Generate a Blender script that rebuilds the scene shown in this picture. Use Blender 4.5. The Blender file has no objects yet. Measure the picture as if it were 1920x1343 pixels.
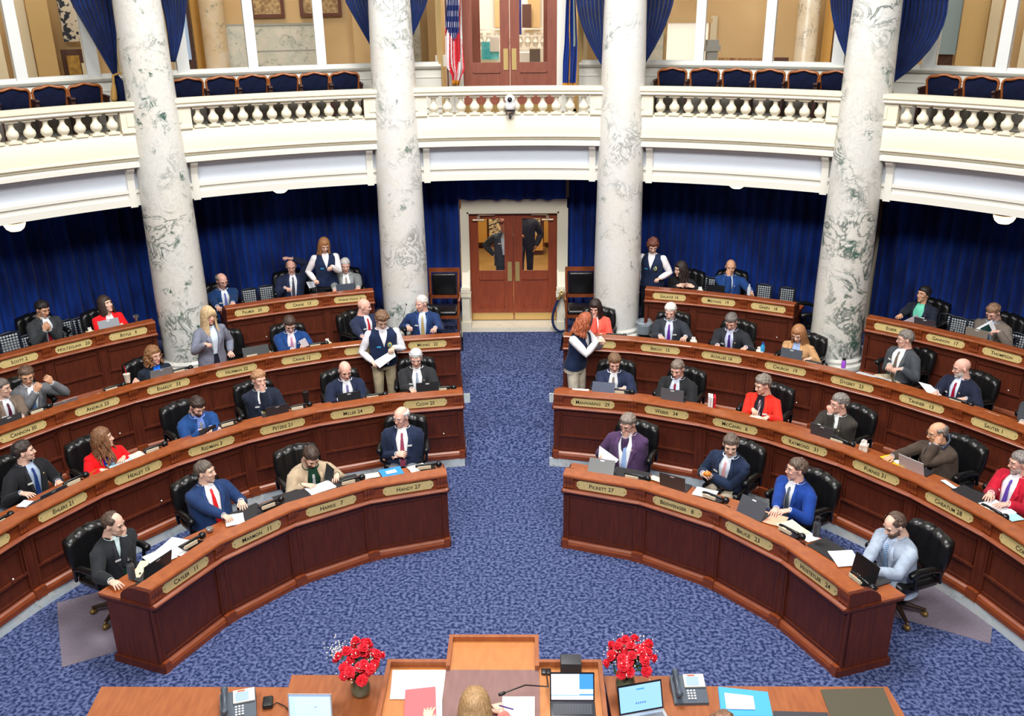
import bpy, bmesh, math, random
import numpy as np
from mathutils import Vector, Matrix, noise
from mathutils.geometry import delaunay_2d_cdt
random.seed(7)
SC = bpy.context.scene
COL = SC.collection
R = math.radians
sin, cos, pi = math.sin, math.cos, math.pi

# ---------------------------------------------------------------- camera
S = .95
CAM_F, CAM_TH, CAM_RO, CAM_YA = 1726.857, .375694, -.0126166, -.0218195
CAM_P = Vector((.361484 * S, -6.48475 * S, 6.6 * S))
_fw = Vector((sin(CAM_YA) * cos(CAM_TH), cos(CAM_YA) * cos(CAM_TH), -sin(CAM_TH)))
_rt = Vector((cos(CAM_YA), -sin(CAM_YA), 0))
_up = _rt.cross(_fw)
RT = _rt * cos(CAM_RO) + _up * sin(CAM_RO)
UP = _up * cos(CAM_RO) - _rt * sin(CAM_RO)
FW = _fw
cd = bpy.data.cameras.new('camera'); cam = bpy.data.objects.new('camera', cd); COL.objects.link(cam)
cd.sensor_width = 36; cd.lens = CAM_F / 1920 * 36; cd.clip_end = 200; cd.clip_start = .05
m = Matrix((RT, UP, -FW)).transposed().to_4x4(); m.translation = CAM_P
cam.matrix_world = m
SC.camera = cam

def at(px, py, z=None, r=None, y=None):
    """a point of the photograph on a level, on a cylinder round the room's centre or on a wall plane"""
    D = RT * ((px - 960) / CAM_F) - UP * ((py - 671.5) / CAM_F) + FW
    if z is not None: t = (z - CAM_P.z) / D.z
    elif y is not None: t = (y - CAM_P.y) / D.y
    else:
        a = D.x ** 2 + D.y ** 2; b = 2 * (CAM_P.x * D.x + CAM_P.y * D.y); c = CAM_P.x ** 2 + CAM_P.y ** 2 - r * r
        t = (-b + math.sqrt(b * b - 4 * a * c)) / 2 / a
    return CAM_P + D * t
def pol(a, r, z=0):
    a = R(a); return Vector((r * sin(a), r * cos(a), z))
def ang(p): return math.degrees(math.atan2(p.x, p.y))

# ---------------------------------------------------------------- materials
def lin(c):
    return tuple(((v / 255) / 12.92 if v / 255 <= .04045 else (((v / 255) + .055) / 1.055) ** 2.4) for v in c) + (1,)
MATS = {}
def mat(name, c, rough=.6, metal=0, c2=None, scale=6, bump=0, bscale=60, stretch=(1, 1, 1), emit=None, es=0, coat=0, sheen=0, alpha=None, trans=0, spec=.5, detail=3, lo=.35, hi=.65):
    if name in MATS: return MATS[name]
    m = bpy.data.materials.new(name); m.use_nodes = True; MATS[name] = m
    nt = m.node_tree; N = nt.nodes; L = nt.links; b = N['Principled BSDF']
    b.inputs['Base Color'].default_value = lin(c); b.inputs['Roughness'].default_value = rough
    b.inputs['Metallic'].default_value = metal; b.inputs['Specular IOR Level'].default_value = spec
    b.inputs['Coat Weight'].default_value = coat; b.inputs['Coat Roughness'].default_value = .12
    b.inputs['Sheen Weight'].default_value = sheen
    if trans: b.inputs['Transmission Weight'].default_value = trans
    if alpha is not None: b.inputs['Alpha'].default_value = alpha
    if emit: b.inputs['Emission Color'].default_value = lin(emit); b.inputs['Emission Strength'].default_value = es
    m.diffuse_color = lin(c)
    if c2 or bump:
        tc = N.new('ShaderNodeTexCoord'); mp = N.new('ShaderNodeMapping'); L.new(tc.outputs['Object'], mp.inputs[0])
        mp.inputs['Scale'].default_value = stretch
    if c2:
        n = N.new('ShaderNodeTexNoise'); L.new(mp.outputs[0], n.inputs['Vector']); n.inputs['Scale'].default_value = scale; n.inputs['Detail'].default_value = detail
        cr = N.new('ShaderNodeValToRGB'); L.new(n.outputs['Fac'], cr.inputs[0])
        cr.color_ramp.elements[0].position = lo; cr.color_ramp.elements[1].position = hi
        cr.color_ramp.elements[0].color = lin(c); cr.color_ramp.elements[1].color = lin(c2)
        L.new(cr.outputs[0], b.inputs['Base Color'])
    if bump:
        n2 = N.new('ShaderNodeTexNoise'); L.new(mp.outputs[0], n2.inputs['Vector']); n2.inputs['Scale'].default_value = bscale; n2.inputs['Detail'].default_value = 2
        bp = N.new('ShaderNodeBump'); bp.inputs['Strength'].default_value = bump; bp.inputs['Distance'].default_value = .01
        L.new(n2.outputs['Fac'], bp.inputs['Height']); L.new(bp.outputs[0], b.inputs['Normal'])
    return m
def cloth(c, k=1.1):
    n = 'cloth_%d_%d_%d' % tuple(c)
    return mat(n, c, .85, c2=tuple(min(255, int(v * k + 4)) for v in c), scale=12, bump=.25, bscale=26, sheen=.05, spec=.25)
def stripes(name, c1, c2, freq=30, axis=(1, 0, 1), duty=.5):
    if name in MATS: return MATS[name]
    m = mat(name, c1, .6); nt = m.node_tree; N = nt.nodes; L = nt.links; b = N['Principled BSDF']
    tc = N.new('ShaderNodeTexCoord'); d = N.new('ShaderNodeVectorMath'); d.operation = 'DOT_PRODUCT'; d.inputs[1].default_value = axis
    L.new(tc.outputs['Object'], d.inputs[0])
    mu = N.new('ShaderNodeMath'); mu.operation = 'MULTIPLY'; mu.inputs[1].default_value = freq; L.new(d.outputs['Value'], mu.inputs[0])
    fr = N.new('ShaderNodeMath'); fr.operation = 'FRACT'; L.new(mu.outputs[0], fr.inputs[0])
    gt = N.new('ShaderNodeMath'); gt.operation = 'GREATER_THAN'; gt.inputs[1].default_value = duty; L.new(fr.outputs[0], gt.inputs[0])
    mx = N.new('ShaderNodeMix'); mx.data_type = 'RGBA'; L.new(gt.outputs[0], mx.inputs['Factor'])
    mx.inputs[6].default_value = lin(c1); mx.inputs[7].default_value = lin(c2); L.new(mx.outputs[2], b.inputs['Base Color'])
    return m

# ---------------------------------------------------------------- mesh builder
class MB:
    def __init__(s): s.v = []; s.f = []; s.mi = []; s.M = None; s.cur = 0
    def add(s, vs, fs, mi=None):
        o = len(s.v)
        if s.M is not None: vs = [s.M @ Vector(p) for p in vs]
        s.v += [tuple(p) for p in vs]; s.f += [tuple(i + o for i in f) for f in fs]; s.mi += [s.cur if mi is None else mi] * len(fs)
        return s
    def hexa(s, p):  # 8 corners: 0-3 bottom ccw, 4-7 top
        return s.add(p, [(3, 2, 1, 0), (4, 5, 6, 7), (0, 1, 5, 4), (1, 2, 6, 5), (2, 3, 7, 6), (3, 0, 4, 7)])
    def box(s, x0, x1, y0, y1, z0, z1):
        return s.hexa([(x0, y0, z0), (x1, y0, z0), (x1, y1, z0), (x0, y1, z0), (x0, y0, z1), (x1, y0, z1), (x1, y1, z1), (x0, y1, z1)])
    def rbox(s, x0, x1, y0, y1, z0, z1, b=.01):
        """box with its vertical and top edges rounded off"""
        n = 3; rings = []
        def ring(ins, z):
            o = []
            rr = max(b - ins, .0005)
            for cx, cy, a0 in ((x1 - b, y1 - b, 0), (x0 + b, y1 - b, 90), (x0 + b, y0 + b, 180), (x1 - b, y0 + b, 270)):
                for k in range(n + 1):
                    a = R(a0 + 90 * k / n); o.append((cx + rr * cos(a), cy + rr * sin(a), z))
            return o
        for k in range(n + 1):
            a = R(90 * k / n); rings.append(ring(b * (1 - sin(a)), z0 + b * (1 - cos(a))))
        for k in range(n, -1, -1):
            a = R(90 * k / n); rings.append(ring(b * (1 - sin(a)), z1 - b * (1 - cos(a))))
        return s.loft(rings)
    def loft(s, rings, closed=True, caps=True):
        n = len(rings[0]); vs = [p for r in rings for p in r]; fs = []
        for i in range(len(rings) - 1):
            for j in range(n if closed else n - 1):
                k = (j + 1) % n
                fs.append((i * n + j, i * n + k, (i + 1) * n + k, (i + 1) * n + j))
        if caps and closed:
            fs.append(tuple(range(n - 1, -1, -1))); fs.append(tuple((len(rings) - 1) * n + j for j in range(n)))
        return s.add(vs, fs)
    def lathe(s, prof, n=20, c=(0, 0, 0), caps=True):
        return s.loft([[(c[0] + r * cos(2 * pi * j / n), c[1] + r * sin(2 * pi * j / n), c[2] + z) for j in range(n)] for r, z in prof], True, caps)
    def tube(s, pts, rad, n=8, flat=1, cap=True, up=None):
        pts = [Vector(p) for p in pts]
        if not isinstance(rad, (list, tuple)): rad = [rad] * len(pts)
        rings = []; prev = None
        P = []; Rr = []
        if cap:
            d = (pts[1] - pts[0]).normalized(); r0 = rad[0]
            for k in (0, .35, .7): P.append(pts[0] - d * r0 * (1 - k) ); Rr.append(max(r0 * math.sqrt(max(0, 1 - (1 - k) ** 2)), r0 * .05))
        P += pts; Rr += list(rad)
        if cap:
            d = (pts[-1] - pts[-2]).normalized(); r0 = rad[-1]
            for k in (.3, .65, 1): P.append(pts[-1] + d * r0 * k); Rr.append(max(r0 * math.sqrt(max(0, 1 - k * k)), r0 * .05))
        for i, p in enumerate(P):
            d = (P[min(i + 1, len(P) - 1)] - P[max(i - 1, 0)])
            d = d.normalized() if d.length > 1e-9 else Vector((0, 0, 1))
            if prev is None:
                u = Vector(up) if up else (Vector((0, 0, 1)) if abs(d.z) < .9 else Vector((0, 1, 0)))
            else: u = prev
            w = d.cross(u)
            if w.length < 1e-6: w = d.cross(Vector((1, 0, 0)))
            w.normalize(); u = w.cross(d).normalized(); prev = u
            rings.append([p + w * Rr[i] * cos(2 * pi * j / n) + u * Rr[i] * flat * sin(2 * pi * j / n) for j in range(n)])
        return s.loft(rings)
    def ell(s, c, r, n=12, m=8, rot=None):
        rings = []
        for i in range(m + 1):
            a = -pi / 2 + pi * i / m; cr = max(cos(a), .02)
            ring = []
            for j in range(n):
                p = Vector((r[0] * cr * cos(2 * pi * j / n), r[1] * cr * sin(2 * pi * j / n), r[2] * sin(a)))
                if rot: p = rot @ p
                ring.append(Vector(c) + p)
            rings.append(ring)
        return s.loft(rings)
    def slab(s, outline, z0, z1):
        n = len(outline)
        return s.add([(x, y, z0) for x, y in outline] + [(x, y, z1) for x, y in outline],
                     [tuple(range(n - 1, -1, -1)), tuple(range(n, 2 * n))] + [(i, (i + 1) % n, n + (i + 1) % n, n + i) for i in range(n)])
    def ring_profile(s, prof, a0, a1, n, closed=True, capends=True):
        """sweep a (radius, height) profile round the room's centre"""
        k = len(prof)
        if s.M is None: pass
        rings = [[pol(a0 + (a1 - a0) * i / n, r, z) for r, z in prof] for i in range(n + 1)]
        return s.loft(rings, closed, capends and closed)
    def build(s, name, mats, parent=None, smooth=False, auto=None):
        me = bpy.data.meshes.new(name); me.from_pydata(s.v, [], s.f)
        if not isinstance(mats, (list, tuple)): mats = [mats]
        for q in mats: me.materials.append(q)
        if len(mats) > 1: me.polygons.foreach_set('material_index', s.mi)
        bm = bmesh.new(); bm.from_mesh(me); bmesh.ops.recalc_face_normals(bm, faces=bm.faces); bm.to_mesh(me); bm.free()
        if smooth or auto:
            me.polygons.foreach_set('use_smooth', [True] * len(me.polygons))
            if auto: me.set_sharp_from_angle(angle=R(auto))
        me.update()
        o = bpy.data.objects.new(name, me); COL.objects.link(o)
        if parent: o.parent = parent
        return o

def tag(o, label=None, cat=None, group=None, kind=None):
    if label: o['label'] = label
    if cat: o['category'] = cat
    if group: o['group'] = group
    if kind: o['kind'] = kind
    return o
def thing(name, label, cat, loc=(0, 0, 0), rz=0, group=None):
    o = bpy.data.objects.new(name, None); COL.objects.link(o); o.location = loc; o.rotation_euler = (0, 0, rz); o.empty_display_size = .1
    return tag(o, label, cat, group)
def struct(o): o['kind'] = 'structure'; return o
def dup(root, loc, rz, label=None, group=None, sc=1):
    r = root.copy(); COL.objects.link(r); r.location = loc; r.rotation_euler = (0, 0, rz); r.scale = (sc, sc, sc)
    if label: r['label'] = label
    if group: r['group'] = group
    for ch in KIDS.get(root.name, ()):
        c = ch.copy(); COL.objects.link(c); c.parent = r
        for g in KIDS.get(ch.name, ()):
            d = g.copy(); COL.objects.link(d); d.parent = c
    return r
KIDS = {}
def remember(root):
    """note a prototype's children once, so copies need no scene search"""
    for o in COL.objects:
        if o.parent is not None: KIDS.setdefault(o.parent.name, [])
    for o in COL.objects:
        if o.parent is not None and (o.parent == root or (o.parent.parent == root)):
            if o not in KIDS[o.parent.name]: KIDS[o.parent.name].append(o)
def text_mesh(name, body, size, mt, parent, loc, rot, align='CENTER', ext=.0015, caps=False, sx=1):
    cu = bpy.data.curves.new(name, 'FONT'); cu.body = body; cu.size = size; cu.align_x = align; cu.align_y = 'CENTER'; cu.extrude = ext; cu.resolution_u = 2; cu.offset = .0006
    if caps:
        cu.small_caps_scale = .78
        for i, ch in enumerate(body):
            if ch.islower(): cu.body_format[i].use_small_caps = True
    o = bpy.data.objects.new(name + '_tmp', cu); COL.objects.link(o)
    TXT.append((o, name, mt, parent, Vector(loc), rot, sx)); return o
TXT = []
def flush_text():
    bpy.context.view_layer.update(); dg = bpy.context.evaluated_depsgraph_get()
    for o, name, mt, parent, loc, rot, sx in TXT:
        me = bpy.data.meshes.new_from_object(o.evaluated_get(dg)); me.materials.clear(); me.materials.append(mt)
        n = bpy.data.objects.new(name, me); COL.objects.link(n)
        if parent: n.parent = parent
        n.location = loc; n.rotation_euler = rot; n.scale = (sx, 1, 1)
    for o, *_ in TXT: bpy.data.objects.remove(o)
    TXT.clear()
# ================================================================ people
def voxel(mb, vox, sm=2):
    """join a builder's overlapping shells into one skin; returns vertex and face arrays"""
    o = mb.build('voxel_tmp', [mat('skin_tmp', (200, 150, 120))])
    q = o.modifiers.new('r', 'REMESH'); q.mode = 'VOXEL'; q.voxel_size = vox; q.use_smooth_shade = True
    if sm: w = o.modifiers.new('s', 'SMOOTH'); w.iterations = sm; w.factor = .5
    return o
def collect(objs):
    bpy.context.view_layer.update(); dg = bpy.context.evaluated_depsgraph_get(); out = []
    for o in objs:
        me = bpy.data.meshes.new_from_object(o.evaluated_get(dg))
        v = np.empty(len(me.vertices) * 3); me.vertices.foreach_get('co', v)
        f = [tuple(p.vertices) for p in me.polygons]
        out.append((v.reshape(-1, 3), f)); bpy.data.meshes.remove(me)
    for o in objs: bpy.data.objects.remove(o)
    return out
def vnormals(v, f):
    n = np.zeros_like(v)
    for q in f:
        a = np.cross(v[q[1]] - v[q[0]], v[q[-1]] - v[q[0]])
        for i in q: n[i] += a
    return n / (np.linalg.norm(n, axis=1, keepdims=True) + 1e-12)

def head_proto():
    b = MB()
    b.ell((0, -.012, .032), (.074, .097, .088), 24, 16)
    b.ell((0, .028, .0), (.064, .066, .085), 24, 16)
    b.ell((0, .034, -.052), (.056, .054, .058), 20, 12)
    b.ell((0, .06, -.094), (.031, .026, .022), 12, 8)
    b.tube([(0, .088, .012), (0, .096, -.012), (0, .104, -.027)], [.009, .0105, .012], 10)
    for s in (-1, 1):
        b.ell((.012 * s, .094, -.032), (.009, .011, .008), 8, 6)
        b.ell((.036 * s, .062, -.022), (.024, .024, .022), 12, 8)
        b.ell((.03 * s, .07, .032), (.026, .015, .01), 12, 8)
        b.ell((.077 * s, -.012, -.004), (.008, .019, .031), 12, 8, Matrix.Rotation(.35 * s, 3, 'Z'))
    b.ell((0, .084, -.062), (.02, .012, .013), 12, 8)
    b.tube([(0, -.02, -.03), (0, -.032, -.1), (0, -.04, -.17)], [.058, .054, .058], 20)
    return voxel(b, .0058, 3)
def shape_head(v):
    v = v.copy()
    for s in (-1, 1):
        d = np.linalg.norm((v - np.array([.031 * s, .085, .01])) / np.array([.021, .03, .013]), axis=1)
        v[:, 1] -= .011 * np.exp(-d ** 2)
    d = np.abs(v[:, 2] + .062) / .0035; w = np.exp(-d ** 2) * (np.abs(v[:, 0]) < .022) * (v[:, 1] > .06)
    v[:, 1] -= .004 * w
    return v
def hand_proto(pose):
    """wrist at the origin, fingers to +Y, palm to -Z, thumb at +X; closed shells of their own so the fingers stay apart"""
    b = MB()
    b.loft([[(w * cos(a) + ox, y, h * sin(a)) for a in [2 * pi * k / 14 for k in range(14)]] for y, w, h, ox in
            ((-.03, .026, .02, 0), (0, .028, .019, 0), (.03, .036, .017, .002), (.06, .041, .015, .0), (.085, .04, .012, 0), (.092, .036, .008, 0))])
    curl = {'flat': 12, 'curl': 42, 'fist': 78, 'point': 60}[pose]
    for k, (x, L) in enumerate(((.03, .072), (.0105, .08), (-.0095, .074), (-.029, .058))):
        cu = curl + k * 3
        if pose == 'point' and k == 0: cu = 10
        a = 0; p = Vector((x, .082, .002)); pts = [Vector((x * .9, .06, .0)), p]; sp = x * .45 * (1 - curl / 110)
        for j, fr in enumerate((.45, .32, .25)):
            a += R(cu * (.75 if j == 0 else 1)); L_ = L * fr
            p = p + Vector((sp * fr, cos(a) * L_, -sin(a) * L_)); pts.append(p)
        b.tube(pts, [.0095, .0098, .0088, .0078, .0066], 7)
    t = .9 if pose != 'fist' else .55
    b.tube([(.018, .012, -.004), (.04, .034, -.01), (.052 * t + .004, .062, -.016), (.05 * t, .088, -.022 if pose == 'flat' else -.032)], [.015, .013, .0105, .0085], 8)
    return np.array([tuple(p) for p in b.v]), b.f
_h = collect([head_proto()])[0]
HV, HF = shape_head(_h[0]), _h[1]; HN = vnormals(HV, HF)
HANDS = {k: hand_proto(k) for k in ('flat', 'curl', 'fist', 'point')}

SKIN = {'fair': (238, 194, 172), 'pink': (242, 188, 168), 'tan': (226, 172, 138), 'olive': (200, 150, 116), 'brown': (158, 106, 76)}
def ts(t, tab):
    """linear table lookup, each row (t, a, b, ...)"""
    if t <= tab[0][0]: return tab[0][1:]
    for p, q in zip(tab, tab[1:]):
        if t <= q[0]:
            k = (t - p[0]) / (q[0] - p[0]); return tuple(a + (c - a) * k for a, c in zip(p[1:], q[1:]))
    return tab[-1][1:]
TORSO_M = [(-.10, .165, .11, .12), (0, .175, .125, .125), (.12, .165, .125, .112), (.25, .172, .12, .118), (.36, .186, .122, .122), (.43, .188, .112, .112), (.475, .165, .092, .095), (.51, .11, .07, .078), (.54, .068, .055, .062)]
TORSO_F = [(-.10, .17, .11, .12), (0, .175, .11, .12), (.12, .142, .1, .1), (.25, .15, .112, .1), (.34, .162, .13, .106), (.42, .162, .102, .1), (.47, .14, .08, .085), (.505, .095, .06, .07), (.535, .058, .05, .055)]
class Torso:
    def __init__(s, M, fem, bulk, off=0): s.M = M; s.tab = TORSO_F if fem else TORSO_M; s.k = bulk; s.off = off
    def dims(s, t):
        a, bf, bb = ts(t, s.tab); g = 1 + (s.k - 1) * max(0, min(1, (.5 - t) / .25)) ; belly = 1 + max(0, s.k - 1) * 1.2 * math.exp(-((t - .1) / .16) ** 2)
        return a * g * 1.15 + s.off, bf * g * belly * 1.12 + s.off, bb * g * 1.12 + s.off
    def pt(s, th, t, ex=0):
        a, bf, bb = s.dims(t); c, q = cos(th), sin(th)
        x = (a + ex) * math.copysign(abs(q) ** .85, q); y = ((bf if c > 0 else bb) + ex) * math.copysign(abs(c) ** .85, c)
        return s.M @ Vector((x, y, t))
    def front(s, x, t, ex=0):
        """the point on the chest at lateral offset x and height t"""
        a, bf, bb = s.dims(t); u = min(abs(x) / (a + ex), .999) ** (1 / .85); c = math.sqrt(1 - u * u)
        return s.M @ Vector((x, (bf + ex) * c ** .85, t))
def closed_loft(mb, T, ts_, n=28, ex=0): mb.loft([[T.pt(2 * pi * k / n, t, ex) for k in range(n)] for t in ts_])
def strip(mb, T, rows, ex, thick=.003):
    """ribbon lying on the chest; rows = (t, x_left, x_right)"""
    vs = []; n = len(rows)
    for e in (ex, ex - thick):
        for t, a, b in rows:
            vs += [T.front(a, t, e), T.front((a + b) / 2, t, e + .002 * (e == ex)), T.front(b, t, e)]
    fs = []
    for i in range(n - 1):
        for j in range(2): fs.append((i * 3 + j, i * 3 + j + 1, (i + 1) * 3 + j + 1, (i + 1) * 3 + j))
    mb.add(vs, fs)
def ik(Sh, W, L1, L2, pole):
    d = W - Sh; L = d.length
    if L > (L1 + L2) * .995: W = Sh + d * ((L1 + L2) * .995 / L); d = W - Sh; L = d.length
    L = max(L, .12); a = (L1 * L1 - L2 * L2 + L * L) / (2 * L); h = math.sqrt(max(L1 * L1 - a * a, 0)); u = d.normalized()
    p = Vector(pole); p = (p - u * p.dot(u)).normalized()
    return Sh + u * a + p * h, W
HAIRLINE = {
 'short': [(-.12, -.06), (-.06, -.052), (-.035, -.02), (-.01, .022), (.035, .03), (.05, .058), (.12, .074)],
 'recede': [(-.12, -.06), (-.06, -.052), (-.035, -.02), (-.01, .022), (.03, .035), (.042, .075), (.055, .3), (.12, .3)],
 'ring': [(-.12, -.06), (-.06, -.052), (-.035, -.02), (-.01, .02), (.03, .035), (.034, .3), (.12, .3)],
 'full': [(-.12, -.13), (-.02, -.12), (-.015, -.02), (.03, .02), (.055, .05), (.12, .062)]}
def hair_cap(mb, style, th, H, sc, rnd, lump=.55):
    tab = HAIRLINE[style]; keep = {}; vs = []; fs = []
    nz = Vector((rnd.random() * 9, rnd.random() * 9, 0))
    hl = np.array([ts(p[1], tab)[0] for p in HV])
    ok = HV[:, 2] > hl - .004
    if style in ('short', 'recede', 'ring'): ok &= ~((np.abs(HV[:, 0]) > .078) & (HV[:, 2] < .03) & (HV[:, 1] > -.04))
    if style == 'ring': ok &= HV[:, 2] < .078 - .0
    if style == 'recede': ok &= ~((np.abs(HV[:, 0]) < .045) & (HV[:, 1] > .0) & (HV[:, 2] > .06) & (rnd.random() < .5))
    ok &= HV[:, 2] > -.13
    for f in HF:
        if all(ok[i] for i in f):
            for i in f:
                if i not in keep:
                    p = Vector(HV[i]); e = min(1, max(.08, (p.z - hl[i]) / .028 * .7 + .1))
                    if style == 'ring': e *= min(1, max(.1, (.082 - p.z) / .03))
                    q = th * e * (1 + lump * noise.noise(p * 26 + nz) + lump * .8 * noise.noise(Vector((p.x * 120, p.y * 30, p.z * 40)) + nz))
                    p = p + Vector(HN[i]) * (q + .0015); keep[i] = len(vs); vs.append(H @ Vector((p.x * sc[0], p.y * sc[1], p.z * sc[2])))
            fs.append(tuple(keep[i] for i in f))
    mb.add(vs, fs)
def locks(mb, H, sc, rnd, L, n=30, wave=0, r=.017, part=0, spread=1, front=42, fwd=0):
    for k in range(n):
        ph = R(front + (360 - 2 * front) * (k + .5) / n); Lk = L * (1 + rnd.uniform(-.08, .08)); w0 = rnd.random() * 6
        pts = []; rad = []
        for j in range(5):
            e = R(82 - j * 20); 
            x = sin(ph) * .083 * cos(e); y = cos(ph) * .098 * cos(e) - .012; z = .122 * sin(e) + .012
            pts.append((x + part * (1 - j / 4), y, z)); rad.append(r * (.75 + .08 * j))
        m = 7
        for j in range(1, m + 1):
            f = j / m; z = .012 + .02 - Lk * f
            sp = 1 + (.18 * spread) * f + (.1 * math.exp(-((f - .3) / .2) ** 2)) * 0
            if z < -.14: sp += .25 * min(1, (-.14 - z) / .1) * spread
            x = sin(ph) * .086 * sp + wave * .014 * sin(w0 + f * 11); y = cos(ph) * .098 * sp - .018 + wave * .012 * cos(w0 * 2 + f * 10) + (fwd if cos(ph) > -.2 else 0) * f
            pts.append((x, y, z)); rad.append(r * (1.05 - .45 * f ** 2))
        mb.tube([H @ Vector((a * sc[0], b * sc[1], c * sc[2])) for a, b, c in pts], rad, 6)
def curls(mb, H, sc, rnd, n=70, rr=.028, low=-.09):
    for k in range(n):
        a = rnd.uniform(0, 2 * pi); e = rnd.uniform(-.9, 1.45)
        if cos(a) > .45 and e < .75: continue
        p = Vector((sin(a) * .085 * cos(e), cos(a) * .1 * cos(e) - .012, .105 * sin(e) + .02))
        if p.z < low: continue
        mb.ell(H @ Vector((p.x * sc[0], p.y * sc[1], p.z * sc[2])), (rr * rnd.uniform(.7, 1.2),) * 3, 7, 5)
PEND = []
def person(label, head, tier=0, yaw=0, lean=8, side=0, twist=0, hy=0, hp=12, hr=0, L=None, Rr=None, jacket=(30, 34, 46), open=(.04, .072), shirt=(225, 230, 236), tie=None, tmat=None,
           hair='short', hc=(60, 45, 34), hth=.014, glasses=False, skin='fair', fem=False, bulk=1.0, stand=False, sleeve=None, legs='sit', pants=None, beard=None, badge=1, vest=False, size=1.0, L_len=.3, wave=0, root=None, face=None, pin=False, seat=.5, group=None, skirt=None, emblem=False, hands=True):
    rnd = random.Random(label); k = size
    pz = (.93 if stand else seat - .03)
    sk = mat('skin_' + skin, SKIN[skin], .5, c2=tuple(int(v * .93) for v in SKIN[skin]), scale=14, spec=.35)
    lean_, M = R(lean), None
    M = Matrix.Translation((0, 0, pz)) @ Matrix.Rotation(R(twist), 4, 'Z') @ Matrix.Rotation(-lean_, 4, 'X') @ Matrix.Rotation(R(side), 4, 'Y')
    hs = (1.06 * k, 1.07 * k, 1.08 * k) if fem else (1.13 * k, 1.12 * k, 1.1 * k)
    nb = M @ Vector((0, -.005, .52)); ho = nb + Matrix.Rotation(R(hy) * .3, 3, 'Z') @ Vector((0, .03 + .055 * sin(R(hp)), .165 - .02 * abs(sin(R(hp)))))
    H = Matrix.Translation(ho) @ Matrix.Rotation(R(hy), 4, 'Z') @ Matrix.Rotation(R(-hp), 4, 'X') @ Matrix.Rotation(R(hr), 4, 'Y')
    # where it sits: the head's centre is seen at `head`
    hw = at(head[0], head[1], tier + ho.z * 1)
    face_a = ang(hw) if face is None else face
    rz = R(180 - face_a + yaw) if face is None else R(face)
    off = Matrix.Rotation(rz, 3, 'Z') @ Vector((ho.x, ho.y, 0))
    if root is None: root = Vector((hw.x - off.x, hw.y - off.y, tier))
    t = thing('person', label, 'person', root, rz, group)
    inv = (Matrix.Translation(root) @ Matrix.Rotation(rz, 4, 'Z')).inverted()
    T = Torso(M, fem, bulk); f_ = .92 if fem else 1
    # ---- arms
    hands_pl = []; arms = []
    for sgn, spec in ((-1, L), (1, Rr)):   # +X is the person's right side; L = own left
        sgn = -sgn if False else sgn
        sh = M @ Vector((sgn * .203 * f_, 0, .43)); pole = Vector((sgn * .55, -.35, -.8)); pose = 'flat'; mode = 'down'
        if spec is None: W = Vector((sgn * .13, .36, pz + .29)) if not stand else Vector((sgn * .24, .05, pz - .08)); mode = 'hang' if stand else 'down'
        elif spec[0] == 'px':
            A_ = at(spec[1], spec[2], tier + spec[3]); W = inv @ A_; desk = .8 < spec[3] < .93 and not stand
            if not desk and (W.y < .16 or (W - sh).length > .56) or desk and (W - sh).length > .68:
                D_ = (A_ - CAM_P).normalized(); best = None
                for k_ in range(-60, 61):
                    q_ = inv @ (A_ + D_ * k_ * .015); pen = (q_ - sh).length
                    if q_.y < .18: pen += 3 * (.18 - q_.y)
                    if pen < .3: pen += 1
                    if best is None or pen < best[0]: best = (pen, q_)
                if not desk: W = best[1]
        elif spec[0] == 'head': W = H @ Vector(spec[1])
        elif spec[0] == 't': W = M @ Vector(spec[1])
        else: W = Vector(spec[1])
        if spec is not None:
            rest = spec[4:] if spec[0] == 'px' else spec[2:]
            if len(rest): pose = rest[0]
            if len(rest) > 1: mode = rest[1]
            if len(rest) > 2: pole = Vector((rest[2][0] * sgn, rest[2][1], rest[2][2]))
        el, W = ik(sh, W, .3 * f_ * k, .27 * f_ * k, pole)
        fd = (W - el).normalized()
        if mode == 'down': y = Vector((fd.x * .6, fd.y, min(0, fd.z) * .2)).normalized(); nrm = Vector((0, 0, 1))
        elif mode == 'hang': y = (fd + Vector((0, .1, 0))).normalized(); nrm = Vector((sgn, 0, 0))
        elif mode == 'up': y = (fd + Vector((-sgn * .2, 0, .5))).normalized(); nrm = Vector((0, .95, .1)) 
        elif mode == 'in': y = (fd * .5 + Vector((-sgn, .15, 0))).normalized(); nrm = Vector((0, .6, .7))
        elif mode == 'head': y = (fd * .4 + Vector((-sgn * .9, 0, .1))).normalized(); nrm = Vector((0, .2, 1))
        else: y = fd; nrm = Vector((0, .3, 1))
        x = y.cross(nrm).normalized(); z = x.cross(y)
        HM = Matrix((x, y, z)).transposed().to_4x4(); HM.translation = W
        arms.append((sgn, sh, el, W, fd)); hands_pl.append((HM, pose, sgn))
    # ---- legs
    lg = []
    for sgn in (-1, 1):
        hip = Vector((sgn * .09, 0, pz - .02))
        if stand: kn = Vector((sgn * .1, .03, .5 * pz + .02)); an = Vector((sgn * .1, -.01, .09))
        elif legs == 'cross' and sgn == 1: kn = Vector((.02, .42, pz + .12)); an = Vector((-.24, .36, pz + .06))
        else: kn = Vector((sgn * .13, .4, pz)); an = Vector((sgn * .12, .34, .09))
        lg.append((hip, kn, an, sgn))
    b = MB()
    closed_loft(b, Torso(M, fem, bulk, -.02), [-.1, 0, .12, .25, .36, .43, .475, .51, .53], 16)
    b.tube([M @ Vector((0, -.012, .47)), ho + (H.to_3x3() @ Vector((0, -.035, -.09)))], [.06 * f_, .056 * f_], 14)
    for sgn, sh, el, W, fd in arms:
        b.tube([M @ Vector((sgn * .1, 0, .42)), sh, sh.lerp(el, .5), el, el.lerp(W, .4), W + fd * .01], [.05, .05, .046, .038, .036, .026], 10)
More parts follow.
